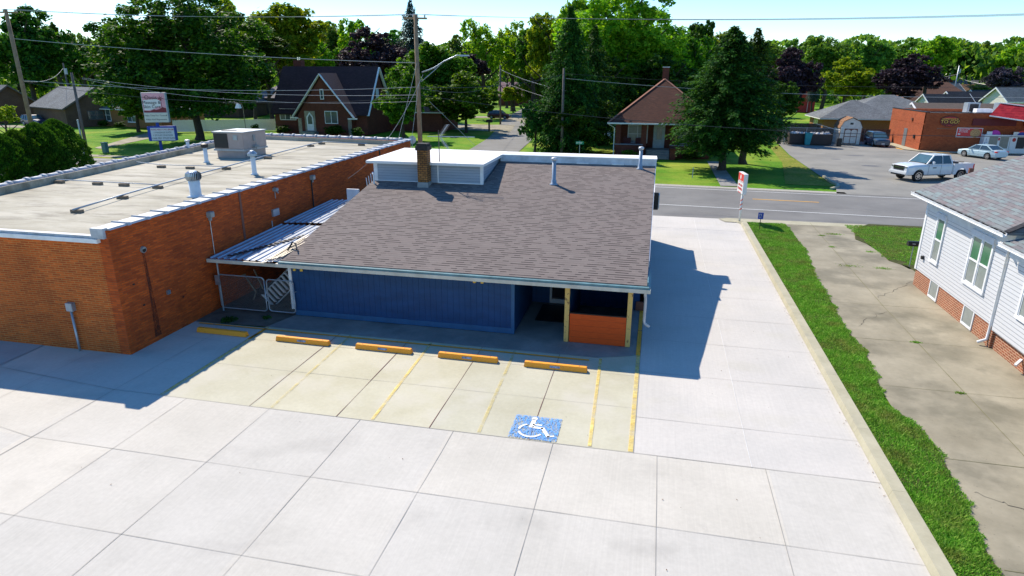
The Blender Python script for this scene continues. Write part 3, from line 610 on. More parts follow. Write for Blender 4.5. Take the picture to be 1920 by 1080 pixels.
# chimney
ch = MB().box((-9.84, 26.0, 3.4), (-9.40, 26.45, 5.16)).build('chimney', M['bricktan'], bb)
cc = MB(); cc.box((-9.89, 25.95, 5.12), (-9.35, 26.50, 5.30)); cc.box((-9.85, 25.99, 5.3), (-9.39, 26.46, 5.4)); cc.build('chimney_cap', flat('sooty_brick', (.035, .03, .028), .9, var=.4, vs=8), ch)
MB().hexa([(-9.87, 25.95, 3.5), (-9.37, 25.95, 3.5), (-9.37, 26.48, 3.5), (-9.87, 26.48, 3.5)], [(-9.85, 25.98, 3.78), (-9.39, 25.98, 3.78), (-9.39, 26.46, 3.78), (-9.85, 26.46, 3.78)]).build('flashing', M['paintgrey'], ch)
# roof vents
def pipe_vent(x, y, h, r, parent, z0):
    b = MB(); b.lathe((x, y, z0-.03), [(r*2.2, 0), (r*2.2, .03), (r*1.45, .06), (r*1.3, .2), (r, .22), (r, h)], 14)
    p = b.build('vent_pipe', M['galvpipe'], parent, smooth=True)
    MB().lathe((x, y, z0+h-.04), [(r*.9, 0), (r*1.5, .03), (r*1.7, .09), (r*1.2, .13), (r*.3, .15)], 14).build('vent_cap', M['lightgrey'], p, smooth=True)
pipe_vent(-4.12, 27.0, 1.02, .085, bb, rz(27)); pipe_vent(-.62, 29.35, .86, .075, bb, rz(29.35))
MB().tube([(-11.95, 26.2, 3.4), (-11.95, 26.2, 4.05), (-11.93, 26.1, 4.1), (-11.9, 26.0, 4.05)], .04, 8).build('vent_elbow', M['white'], bb)
hb = MB(); hb.prism([(26.8, 2.9), (27.5, 2.9), (27.5, 3.35), (27.2, 3.55), (26.8, 3.6)], 0, -.0, .26); hbo = hb.build('exhaust_hood', M['black'], bb)
MB().box((.262, 26.78, 2.95), (.30, 27.4, 3.5)).build('hood_rim', M['lightgrey'], hbo)
# posts and half wall
for x in (-2.38, -.43):
    MB().box((x-.07, 18.96, .02), (x+.075, 19.10, 1.99)).build('porch_post', M['yellowpost'], bb)
hw = MB().box((-2.28, 18.975, .02), (-.51, 19.03, .98)).build('half_wall', M['orangeplank'], bb)
MB().box((-2.28, 18.99, .98), (-.51, 19.12, 1.01)).build('ledge', M['black'], hw)
# floodlights
def flood(x, y, z, parent, lit=True):
    b = MB().box((x-.05, y-.05, z-.02), (x+.05, y, z+.05)); b.cyl((x, y-.03, z), (x-.1, y-.12, z-.05), .015, n=6); b.cyl((x, y-.03, z), (x+.12, y-.12, z-.04), .015, n=6)
    o = b.build('floodlight', M['fascia'], parent)
    for dx in (-.12, .14): MB().lathe((x+dx, y-.15, z-.12), [(.02, .1), (.05, .05), (.055, 0)], 10).build('flood_bulb', M['gold'], o, smooth=True)
flood(-11.72, FY, 1.84, bb); flood(-5.3, FY, 1.88, bb)
# antenna
an = thing('television_antenna', 'toothed aerial on a short mast beside the tan brick chimney', 'antenna', (-9.05, 26.7, 4.5))
MB().cyl((-9.1, 26.75, 3.6), (-9.1, 26.75, 5.9), .022, n=8).build('mast', M['polegrey'], an)
b = MB(); b.cyl((-9.6, 26.75, 5.64), (-7.5, 26.75, 5.66), .017, n=6)
for k in range(22): x = -9.0+k*.07; b.cyl((x, 26.55+.004*k, 5.65), (x, 26.95-.004*k, 5.65), .004, n=4)
b.build('boom', M['lightgrey'], an)
for sgn in (1, -1):
    b = MB(); p0 = Vector((-9.05, 26.75, 5.64)); p1 = p0+Vector((.36, 0, sgn*.5)); b.cyl(p0, p1, .014, n=6)
    for k in range(11):
        q = p0+(p1-p0)*(k+1)/11; b.cyl(q-Vector((.11, .0, 0)), q+Vector((.11, .0, 0)), .003, n=4); b.cyl(q-Vector((0, .16, 0)), q+Vector((0, .16, 0)), .004, n=4)
    b.build('reflector_arm', M['lightgrey'], an)
# door mat
mt = MB(); mt.box((-3.7, 20.6, .012), (-2.3, 22.3, .03)); tag(mt.build('door_mat', M['black'], bevel=.005), 'black rubber mat on the porch in front of the shaded door', 'door mat')
# ================================================================== wheel stops
def stop_mesh(name, parent):
    m = MB(); L_, h = 1.86/2, .15
    m.hexa([(-L_, -.095, 0), (L_, -.095, 0), (L_, .095, 0), (-L_, .095, 0)], [(-L_+.02, -.06, h), (L_-.02, -.06, h), (L_-.02, .06, h), (-L_+.02, .06, h)])
    return m.build(name, M['stop'], parent, bevel=.008)
ws = None
SL = ['yellow wheel stop in the shade of the brick building, without a sticker', 'first sunlit yellow wheel stop, nearest the chain-link gates', 'second sunlit yellow wheel stop, in front of the blue wall left of its middle', 'yellow wheel stop at the right end of the blue wall, before the porch', 'yellow wheel stop before the orange half wall, above the wheelchair symbol']
for i, (x, y, a) in enumerate(((-13.50, 17.1, -.02), (-10.55, 17.03, -.015), (-7.79, 17.02, -.01), (-5.07, 16.98, -.012), (-2.40, 16.93, -.008))):
    if ws is None:
        ws = thing('wheel_stop', SL[i], 'wheel stop', (x, y, .004), 'yellow wheel stops along the bays', rz=1e-9); stop_mesh('kerb_block', ws)
        b = MB()
        for dx in (-.7, .7): b.cyl((dx, 0, .149), (dx, 0, .153), .02, n=8)
        b.build('anchor_pin', M['trim_brown'], ws); o = ws; src_stop = ws
    else:
        o = copy_tree(src_stop, loc=(x, y, .004)); o['label'] = SL[i]
    o.rotation_euler = (0, 0, a)
    if i > 0:
        s_ = MB(); s_.q([(-.16, -.0833, .05), (.14, -.0833, .05), (.14, -.069, .11), (-.16, -.069, .11)]); k_ = s_.build('sticker', flat('sticker_print', (.25, .3, .42), .5, var=.7, vs=18), o)
        k_.location = (0, -.006, 0)
# ================================================================== brick building
br = thing('brick_building', 'long flat-roofed orange brick building left of the blue one', 'building', (-20, 27, 0))
def rw(y): return 3.66+.012*(y-15)
def cw(y): return 3.86+.0165*(y-15)
PF = [(-15.15, 15.0), (-15.15, 39.0), (-27.4, 40.5), (-23.8, 15.0)]
m = MB(); yy = 15.0
n_ = len(m.v); m.v += [(-15.15, 15, -.05), (-15.15, 39, -.05), (-15.15, 39, cw(39)), (-15.15, 15, cw(15)), (-15.5, 15, -.05), (-15.5, 39, -.05), (-15.5, 39, cw(39)), (-15.5, 15, cw(15))]
m.f += [(0, 1, 2, 3), (4, 7, 6, 5), (0, 3, 7, 4), (1, 5, 6, 2), (3, 2, 6, 7)]; m.build('side_wall', M['brick'], br)
m = MB(); m.box((-24.2, 15.0, -.05), (-15.502, 15.3, 3.52)); m.build('end_wall', M['brickend'], br)
m = MB(); m.hexa([(-27.4, 40.5, -.05), (-15.5, 39.0, -.05), (-15.5, 38.7, -.05), (-27.4, 40.2, -.05)], [(-27.4, 40.5, 4.2), (-15.5, 39.0, 4.22), (-15.5, 38.7, 4.22), (-27.4, 40.2, 4.2)]); m.build('street_wall', M['brick'], br)
m = MB(); m.hexa([(-24.1, 15.3, -.05), (-23.8, 15.3, -.05), (-27.1, 40.2, -.05), (-27.4, 40.2, -.05)], [(-24.1, 15.3, 3.9), (-23.8, 15.3, 3.9), (-27.1, 40.2, 4.2), (-27.4, 40.2, 4.2)]); m.build('far_wall', M['brick'], br)
m = MB(); m.q([(-24.0, 15.0, rw(15)), (-15.5, 15.0, rw(15)), (-15.5, 38.8, rw(39)), (-27.2, 40.3, rw(40))])
m.q([(-24.0, 15.0, rw(15)-.1), (-27.2, 40.3, rw(40)-.1), (-15.5, 38.8, rw(39)-.1), (-15.5, 15.0, rw(15)-.1)]); m.build('roof', M['membrane'], br)
g = MB(); g.hexa([(-23.78, 15.3, 3.5), (-23.72, 15.3, 3.5), (-27.02, 40.15, 3.5), (-27.08, 40.15, 3.5)], [(-23.78, 15.3, 3.95), (-23.72, 15.3, 3.95), (-27.02, 40.15, 4.22), (-27.08, 40.15, 4.22)]); g.hexa([(-27.0, 40.15, 3.5), (-15.51, 38.69, 3.5), (-15.51, 38.62, 3.5), (-27.0, 40.08, 3.5)], [(-27.0, 40.15, 4.2), (-15.51, 38.69, 4.2), (-15.51, 38.62, 4.2), (-27.0, 40.08, 4.2)]); g.build('upstand', M['membrane'], br)
g = MB(); g.hexa([(-15.56, 15.12, 3.5), (-15.502, 15.12, 3.5), (-15.502, 38.6, 3.5), (-15.56, 38.6, 3.5)], [(-15.56, 15.12, cw(15)-.01), (-15.502, 15.12, cw(15)-.01), (-15.502, 38.6, cw(38.6)-.01), (-15.56, 38.6, cw(38.6)-.01)]); g.build('side_upstand', M['membrane'], br)
g = MB(); g.box((-24.4, 14.86, 3.50), (-15.42, 14.998, 3.62)); g.build('gutter', M['white'], br)
g = MB(); g.box((-24.4, 14.92, 3.625), (-15.48, 15.1, 3.70)); g.box((-15.62, 14.9, 3.63), (-15.2, 15.08, 3.93)); g.build('edge_flashing', M['tile'], br)
g = MB(); y = 15.05; random.seed(5)
while y < 38.6:
    L_ = .78; z0 = cw(y); z1 = cw(y+L_); t0 = .035; dx = random.uniform(-.015, .015)
    g.hexa([(-15.66+dx, y, z0+.0), (-15.08+dx, y, z0), (-15.08+dx, y+L_-.05, z1), (-15.66+dx, y+L_-.05, z1)], [(-15.6+dx, y, z0+.06), (-15.12+dx, y, z0+.05), (-15.12+dx, y+L_-.05, z1+.05), (-15.6+dx, y+L_-.05, z1+.06)])
    g.hexa([(-15.69+dx, y+L_-.12, z1-.01), (-15.05+dx, y+L_-.12, z1-.01), (-15.05+dx, y+L_, z1-.01), (-15.69+dx, y+L_, z1-.01)], [(-15.64+dx, y+L_-.12, z1+.10), (-15.09+dx, y+L_-.12, z1+.09), (-15.09+dx, y+L_, z1+.07), (-15.64+dx, y+L_, z1+.08)])
    y += L_
g.build('coping_tiles', M['tile'], br)
g = MB()
def round_coping(a, b, step=.85):
    a = Vector(a); b = Vector(b); n = int((b-a).length/step); d = (b-a)/n
    for k in range(n):
        g.cyl(a+d*k, a+d*(k+.94), .13, .12, 10); g.cyl(a+d*(k+.82), a+d*(k+1.0), .165, .165, 10)
round_coping((-24.0, 15.2, 3.9), (-27.35, 40.4, 4.22)); round_coping((-27.3, 40.4, 4.22), (-15.7, 38.95, 4.25)); g.build('round_coping', M['tile'], br, smooth=True)
MB().box((-15.148, 21.14, 2.0), (-15.125, 21.26, 3.95)).build('control_joint', M['trim_brown'], br)
MB().box((-15.148, 34.1, 2.0), (-15.11, 34.2, 4.2)).build('downpipe', M['dark'], br)
st = MB(); st.q([(-15.146, 16.12, 2.9), (-15.146, 16.22, 2.9), (-15.146, 16.27, 1.6), (-15.146, 16.33, .15), (-15.146, 16.05, .15), (-15.146, 16.13, 1.6)]); st.build('rust_stain', worn_mat('rust_stain', (.10, .028, .014), (.15, .035, .016), 3.2, .34, .62, (1, 2.5, .8)), br)
h = MB(); h.cyl((-15.25, 16.17, 3.02), (-15.09, 16.17, 3.0), .10, n=14); ho = h.build('scupper', M['paintgrey'], br); MB().cyl((-15.089, 16.17, 3.0), (-15.086, 16.17, 3.0), .075, n=14).build('opening', M['black'], ho)
def wall_lamp(y, z, zt):
    o = MB().box((-15.15, y-.12, z), (-14.98, y+.12, z+.2)).box((-15.15, y-.05, z-.12), (-15.05, y+.05, z-.02)).build('wall_lamp', M['paintgrey'], br, bevel=.015)
    MB().box((-15.0, y-.09, z+.03), (-14.975, y+.09, z+.14)).build('lamp_lens', M['palewin'], o)
    if zt is not None: MB().cyl((-15.12, y, z-.1), (-15.12, y, zt), .014, n=6).build('conduit', M['galv'], o)
wall_lamp(19.35, 3.36, 2.0); wall_lamp(26.5, 3.62, None)
b = MB(); b.cyl((-15.12, 23.5, 3.3), (-15.12, 23.5, 3.75), .02, n=6); b.box((-15.15, 23.4, 3.6), (-15.0, 23.6, 3.72)); b.cyl((-15.1, 23.5, 3.65), (-14.9, 23.4, 3.55), .03, n=6); b.build('pipe_fitting', M['paintgrey'], br)
MB().box((-15.15, 23.15, 2.6), (-15.07, 23.6, 2.88)).build('vent_box', M['galvpipe'], br); MB().cyl((-15.11, 23.05, 1.9), (-15.11, 23.05, 2.45), .025, n=8).build('conduit', M['galv'], br)
MB().cyl((-15.11, 26.45, 2.3), (-15.11, 26.45, 3.7), .03, n=8).build('conduit', M['dark'], br)
MB().box((-15.15, 16.82, 1.33), (-15.09, 16.95, 1.46)).build('outlet_box', M['galv'], br)
o = MB().box((-17.04, 14.86, 1.30), (-16.80, 15.0, 1.56)).build('junction_box', M['galvpipe'], br, bevel=.01)
MB().tube([(-16.92, 14.92, 1.3), (-16.92, 14.92, .3), (-16.91, 14.91, .0)], .035, 8).build('conduit', M['galvpipe'], o, smooth=True)
for y, z in ((15.55, 2.05), (15.8, 1.3), (17.5, 1.0)): MB().box((-15.149, y, z), (-15.13, y+.07, z+.04)).build('broken_brick', M['dark'], br)
# turbine vent and pipes on the roof
z0 = rw(21)
tv = MB().lathe((-16.85, 21.0, z0), [(.34, 0), (.22, .05), (.2, .08), (.2, .62)], 20).build('turbine_vent', M['white'], br, smooth=True)
b = MB(); n = 22
for k in range(n):
    a0 = 2*math.pi*k/n; ring = []
    for z, r in ((.60, .21), (.68, .275), (.78, .29), (.88, .265), (.95, .16)):
        a = a0+.25*(z-.6)/.3; ring.append(Vector((-16.85+r*math.cos(a), 21+r*math.sin(a), z0+z)))
        a2 = a+.2; ring.append(Vector((-16.85+r*.9*math.cos(a2), 21+r*.9*math.sin(a2), z0+z)))
    for i in range(4): b.q([ring[2*i], ring[2*i+1], ring[2*i+3], ring[2*i+2]])
b.lathe((-16.85, 21, z0+.93), [(.18, 0), (.12, .03), (.02, .04)], 16); b.build('turbine', M['galv'], tv); MB().cyl((-16.85, 21, z0+.6), (-16.85, 21, z0+.9), .16, n=16).build('turbine_core', M['dark'], tv)
def stack(x, y, h, r, cap, mat=M['white']):
    z0 = rw(y); o = MB().lathe((x, y, z0), [(r*1.8, 0), (r*1.1, .06), (r, .1), (r, h)], 14).build('vent_stack', mat, br, smooth=True)
    if cap == 'cone': MB().lathe((x, y, z0+h-.02), [(r*.8, 0), (r*2.1, .02), (r*2.0, .12), (r*.9, .24), (.01, .26)], 12).build('vent_cap', M['galvpipe'], o)
    elif cap == 'dark': MB().lathe((x, y, z0+h-.02), [(r, 0), (r*1.7, .03), (r*1.8, .2), (r*.5, .24)], 12).build('vent_cap', M['dark'], o)
    else: MB().lathe((x, y, z0+h-.02), [(r, 0), (r*1.7, .03), (r*1.5, .1), (.01, .13)], 12).build('vent_cap', M['lightgrey'], o)
stack(-17.78, 26.2, .85, .105, 'cone'); stack(-22.5, 29.2, .75, .10, 'dark'); stack(-26.2, 32.6, .62, .09, 'low')
# pipe run on wooden blocks
pr = thing('rooftop_pipe_run', 'thin grey gas pipe laid on wooden blocks across the brick building roof', 'pipe', (-20, 27, 3.8))
zz = 3.98
def pp_(pts, r): MB().tube([(x, y, rw(y)+.14) for x, y in pts], r, 6).build('pipe', M['galvpipe'], pr, smooth=True)
pp_([(-18.75, 17.4), (-19.2, 20.0), (-19.5, 22.16), (-20.0, 27.28), (-20.4, 31.2), (-20.85, 36.8), (-20.8, 38.3), (-17.6, 37.9)], .03)
pp_([(-26.07, 22.4), (-24.5, 22.35), (-21.2, 22.28), (-19.5, 22.2)], .02); pp_([(-27.0, 28.1), (-26.3, 27.9), (-23.4, 27.1), (-20.0, 27.28)], .02); pp_([(-20.4, 31.2), (-21.6, 31.2)], .02)
for x, y in ((-18.8, 17.6), (-19.2, 20.0), (-19.5, 22.16), (-24.4, 22.3), (-22.5, 22.3), (-21.2, 22.28), (-26.2, 27.88), (-23.4, 27.05), (-21.8, 27.05), (-20.0, 27.28), (-20.2, 31.1), (-20.85, 36.8), (-20.8, 38.1), (-18., 37.95)):
    MB().box((x-.2, y-.08, rw(y)+.002), (x+.2, y+.08, rw(y)+.11)).build('pipe_support', M['wood'], pr)
# rooftop unit
ac = thing('rooftop_air_conditioner', 'beige boxy air-conditioning unit on the flat roof of the brick building', 'air conditioner', (-21.9, 32, 3.85))
ax0, ax1, ay0, ay1 = -23.3, -21.45, 30.95, 33.15; az = rw(31)
MB().box((ax0+.12, ay0+.1, az), (ax1-.1, ay1-.1, az+.36)).build('curb', M['acbody'], ac)
MB().box((ax0, ay0, az+.37), (ax1, ay1, az+.47)).build('base_rail', M['galvpipe'], ac)
bo = MB().box((ax0+.03, ay0+.03, az+.47), (ax1-.03, ay1-.03, az+1.33)).build('cabinet', M['acbody'], ac, bevel=.02)
MB().box((ax0-.01, ay0-.01, az+1.332), (ax1+.01, ay1+.01, az+1.38)).build('lid', M['lightgrey'], ac)
MB().box((ax0+.08, ay0+.0, az+.52), (ax0+.9, ay0+.028, az+1.28)).build('coil', M['dark'], bo); MB().box((ax0+1.25, ay0+.0, az+.95), (ax0+1.5, ay0+.028, az+1.2)).build('control_box', M['galvpipe'], bo)
b = MB().box((ax1-.028, ay0+.9, az+.85), (ax1+.02, ay0+1.1, az+1.15)); b.box((ax1-.028, ay0+.8, az+.5), (ax1+.14, ay0+1.2, az+.62)); b.cyl((ax1+.08, ay0+1.0, az+.4), (ax1+.08, ay0+1.0, az+.8), .02, n=6); b.build('valve_and_box', M['paintgrey'], bo)
MB().cyl((ax0+.55, ay0+.75, az+1.38), (ax0+.55, ay0+.75, az+1.40), .4, n=20).build('fan_grille', M['dark'], bo)
# ================================================================== carport between the buildings
cp = thing('lean_to_canopy', 'sagging corrugated metal canopy between the brick and blue buildings', 'canopy', (-13.5, 20, 0))
def ribs(x0, x1, ya, yb, zl, zr, mat, name, slope=.045, tilt=0):
    m = MB(); n = int(abs(x1-x0)/.035); per = .26
    for i in range(n):
        xa = x0+(x1-x0)*i/n; xb = x0+(x1-x0)*(i+1)/n
        def hh(x): t = ((x-x0) % per)/per; return .035 if t < .22 else 0
        za = zl+(zr-zl)*(xa-x0)/(x1-x0)+hh(xa); zb = zl+(zr-zl)*(xb-x0)/(x1-x0)+hh(xb)
        m.q([(xa, ya, za), (xb, ya, zb), (xb+tilt, yb, zb+slope*(yb-ya)), (xa+tilt, yb, za+slope*(yb-ya))])
    return m.build(name, mat, cp)
roofm = flat('blue_grey_sheet_metal', (.36, .40, .46), .35, .35, var=.15, vs=2)
ribs(-15.05, -12.55, 18.95, 23.6, 1.98, 2.02, roofm, 'roof_sheet'); ribs(-15.0, -12.6, 23.7, 28.0, 2.24, 2.34, roofm, 'roof_sheet')
ribs(-12.95, -12.22, 18.75, 24.2, 2.03, 2.1, M['white'], 'bent_roof_sheet', .085, .25)
MB().box((-15.0, 23.58, 2.12), (-12.5, 23.68, 2.2)).build('sheet_gap', M['dark'], cp)
b = MB(); random.seed(2)
for k in range(14):
    x = -12.75+k*.045; b.bar((x, 18.8+random.uniform(-.1, .1), 2.10+.01*k), (x+.3, 20.6+random.uniform(-.5, .8), 2.4+random.uniform(-.03, .1)), .03, .03)
b.build('bent_ribs', flat('bent_rib_metal', (.3, .27, .22), .5, .3, var=.5, vs=6), cp)
b = MB(); 
for k in range(16): x = -14.35+k*.085; y = 19.2+k*.19; b.box((x-.12, y-.05, 2.035+.045*(y-18.95)), (x+.1, y+.07, 2.06+.045*(y-18.95)))
b.build('stain_patch', M['dark'], cp)
MB().box((-15.1, 18.85, 1.86), (-12.2, 18.93, 1.975)).build('front_beam', M['fascia'], cp)
MB().cyl((-14.85, 19.05, .0), (-14.85, 19.05, 1.9), .03, n=8).build('post', M['galvpipe'], cp); MB().box((-14.98, 18.98, 1.0), (-14.8, 19.02, 1.35)).build('meter_box', M['galv'], cp)
MB().tube([(-12.3, 19.5, 2.3), (-12.2, 19.7, 2.55), (-12.05, 19.65, 2.5), (-11.85, 19.35, 2.40)], .03, 6).build('loose_cable', M['black'], cp)
# gates
cl = mesh_wire_mat('chain_link', (.28, .3, .32))
def gate(x0, x1, z0, z1, lab, y=19.12):
    t_ = thing('chain_link_gate', lab, 'gate', (x0, y, 0), 'chain-link gates under the canopy')
    c_ = .12; pts = []
    for cx, cz, a0 in ((x1-c_, z1-c_, 0), (x0+c_, z1-c_, 90), (x0+c_, z0+c_, 180), (x1-c_, z0+c_, 270)):
        for k in range(5): a = R(a0+k*22.5); pts.append((cx+c_*math.cos(a), y, cz+c_*math.sin(a)))
    MB().tube(pts+[pts[0]], .024, 8).build('frame', M['galvpipe'], t_, smooth=True)
    MB().q([(x0+.03, y, z0+.03), (x1-.03, y, z0+.03), (x1-.03, y, z1-.03), (x0+.03, y, z1-.03)]).build('mesh', cl, t_)
    return t_
g1 = gate(-14.95, -13.12, .1, 1.35, 'wider chain-link gate panel, against the orange brick wall'); g2 = gate(-13.03, -12.0, .12, 1.3, 'narrower chain-link gate panel, beside the white corner trim')
MB().cyl((-13.14, 19.12, .55), (-13.0, 19.12, .55), .015, n=6).build('latch', M['galvpipe'], g1)
MB().bar((-12.0, 19.1, .9), (-11.85, 19.05, .95), .02).build('hinge', M['galvpipe'], g2)
# ladder and boards stored behind the gates
ld = thing('metal_staircase', 'pale aluminium steps leaning in the dark behind the chain-link gates', 'steps', (-12.9, 20.2, 0))
p0 = Vector((-13.75, 20.1, .45)); p1 = Vector((-12.35, 20.6, 1.85))
for k in range(13):
    q_ = p0+(p1-p0)*k/12; MB().hexa([q_+Vector((-.06, -.25, -.02)), q_+Vector((.04, -.25, -.02)), q_+Vector((.30, -.1, -.46)), q_+Vector((.20, -.1, -.46))], [q_+Vector((-.06, -.2, -.02)), q_+Vector((.04, -.2, -.02)), q_+Vector((.30, -.05, -.46)), q_+Vector((.20, -.05, -.46))]).build('step', M['white'], ld)
b = MB(); b.bar(p0+Vector((-.05, 0, 0)), p1+Vector((-.05, 0, 0)), .05); b.bar(p0+Vector((.3, 0, -.5)), p1+Vector((.3, 0, -.5)), .05); b.build('rail', M['lightgrey'], ld)
for k, (a, b_) in enumerate((((-12.5, 20, .1), (-12.2, 20.2, 1.3)), ((-12.75, 20, .1), (-12.3, 20.3, 1.25)), ((-12.35, 19.9, .1), (-12.15, 20.1, 1.2)))):
    o = MB().bar(a, b_, .05, .03).build('loose_board', M['wood']); tag(o, ['thin timber board leaning nearest the gate post', 'timber board leaning at the flattest slant behind the small gate', 'short timber board leaning close to the blue wall corner'][k], 'board', 'timber boards behind the small gate')
ch_ = thing('folding_table_frame', 'thin metal frame legs standing behind the wider gate', 'frame', (-14.3, 20, 0))
for a, b_ in (((-14.5, 20, 1.1), (-14.1, 20, .45)), ((-14.15, 20.1, 1.3), (-13.85, 20.1, .55)), ((-14.1, 20, .45), (-14.25, 20, .15)), ((-14.6, 20, 1.08), (-14.45, 20, 1.12))): MB().bar(a, b_, .04).build('leg', M['wood'], ch_)
sh_ = MB().box((-13.9, 27.4, 2.3), (-13.3, 27.5, 3.1)); tag(sh_.build('roofing_sheet', M['white']), 'upright white ribbed panel standing in the gap beside the brick wall', 'panel')
b = MB()
for k in range(4): b.bar((-13.2+k*.12, 28.3, 2.4), (-13.3+k*.12, 28.3, 3.5+.1*(k % 3)), .03)
tag(b.build('leaning_slats', M['white']), 'cluster of thin white slats leaning by the brick wall beyond the canopy', 'slats')
# weeds in the dirt patch
def tuft(x, y, r, h, n, mat, mb):
    for k in range(n):
        a = random.uniform(0, 6.28); q_ = Vector((x+random.gauss(0, r*.4), y+random.gauss(0, r*.4), .01)); d = Vector((math.cos(a), math.sin(a), 0))*random.uniform(.3, 1)*h; s_ = Vector((-d.y, d.x, 0)).normalized()*.012
        mb.q([q_-s_, q_+s_, q_+d*.5+Vector((0, 0, h*random.uniform(.6, 1)))+s_, q_+d+Vector((0, 0, h*random.uniform(.2, .7)))])
wd = leaf_mat('weed_leaves', (.01, .04, .01), (.025, .08, .015), (.06, .14, .03))
for i, (x, y, r, h, lab) in enumerate(((-14.0, 18.15, .2, .16, 'bushy weed at the edge of the dirt below the wide gate'), (-12.9, 18.7, .13, .09, 'small weed in the dirt near the blue building corner'))):
    m = MB(); tuft(x, y, r, h, 130, wd, m); tag(m.build('weed', wd), lab, 'weed', 'weeds in the dirt patch')
# ================================================================== white house on the right
random.seed(21)
wh = thing('white_house', 'white lap-sided house on a red brick base at the right edge', 'house', (14, 24, 0))
HX = 10.77
b = MB(); b.box((HX, 21.55, -.02), (19.8, 28.2, .70)); b.box((HX+.02, 8, -.02), (19.8, 21.45, .62)); b.box((HX-.06, 21.45, -.02), (HX+.3, 21.7, .7)); b.build('brick_base', M['brickred'], wh)
b = MB(); b.box((HX-.03, 21.5, .70), (19.8, 28.22, 3.15)); b.box((HX-.08, 8, .62), (19.8, 21.498, 3.0)); sd = b.build('siding', M['whitesiding'], wh)
b = MB(); b.box((HX-.06, 21.5, 3.15), (19.8, 28.25, 3.72)); b.box((HX-.11, 8, 3.0), (19.8, 21.498, 3.45)); b.build('frieze_board', flat('pale_frieze', (.62, .65, .68), .5), wh)
MB().box((HX-.055, 28.1, .70), (HX+.0, 28.25, 3.15)).build('corner_board', M['white'], sd); MB().box((HX-.05, 21.5, .70), (HX-.0305, 21.62, 3.15)).build('corner_board', M['white'], sd)
# roofs
def plane(name, pts, mat, parent, t_=.07):
    m = MB(); n = len(pts); lo = [(x, y, z-t_) for x, y, z in pts]; m.v = list(pts)+lo
    m.f = [tuple(range(n)), tuple(reversed(range(n, 2*n)))]+[(i, n+i, n+(i+1) % n, (i+1) % n) for i in range(n)]; return m.build(name, mat, parent)
ex = 10.3
rm = MB()
rp = plane('roof', [(ex, 28.62, 3.78), (ex, 21.25, 3.78), (15.2, 21.25+1.6, 5.93), (15.2, 28.62, 5.93)], M['shinglehouse'], wh)
plane('roof', [(15.2, 28.62, 5.92), (15.2, 22.85, 5.92), (20.3, 21.25, 3.78), (20.3, 28.62, 3.78)], M['shinglehouse'], wh)
plane('roof', [(ex, 21.25, 3.775), (20.3, 21.25, 3.775), (15.2, 22.85, 5.92)], M['shinglehouse'], wh)
plane('roof', [(10.25, 21.2, 3.5), (10.25, 7.5, 3.5), (15.2, 7.5, 5.0), (15.2, 21.2, 5.0)], M['shinglehouse'], wh)
MB().hexa([(10.8, 28.2, 3.6), (19.8, 28.2, 3.6), (15.3, 28.2, 5.6), (15.1, 28.2, 5.6)], [(10.8, 28.25, 3.6), (19.8, 28.25, 3.6), (15.3, 28.25, 5.6), (15.1, 28.25, 5.6)]).build('gable', M['whitesiding'], wh)
b = MB()
b.bar((15.2, 22.85, 5.95), (10.32, 21.25, 3.8), .2, .03); b.build('hip_cap', M['shingledark'], wh)
def gut(y0, y1, z):
    m = MB(); x = 10.22
    m.hexa([(x, y0, z-.1), (x+.1, y0, z-.1), (x+.1, y1, z-.1), (x, y1, z-.1)], [(x-.03, y0, z), (x-.015, y0, z), (x-.015, y1, z), (x-.03, y1, z)])
    m.box((x+.08, y0, z-.1), (x+.1, y1, z-.005)); m.box((x-.02, y0, z-.12), (x+.1, y1, z-.1))
    y = y0+.4
    while y < y1: m.box((x-.02, y, z-.012), (x+.09, y+.015, z-.004)); y += .6
    return m.build('gutter', M['white'], wh)
g1 = gut(21.2, 28.7, 3.76); gut(7.5, 21.35, 3.47)
MB().box((10.32, 21.5, 3.64), (HX-.06, 28.5, 3.68)).build('soffit', M['white'], wh); MB().box((10.3, 8, 3.36), (HX-.11, 21.2, 3.40)).build('soffit', M['white'], wh)
MB().tube([(10.3, 21.45, 3.42), (10.45, 21.45, 3.3), (10.68, 21.62, 3.15), (10.69, 21.62, .55), (10.68, 21.62, .25), (10.45, 21.65, .12)], .045, 8).build('downspout', M['white'], g1, smooth=True)
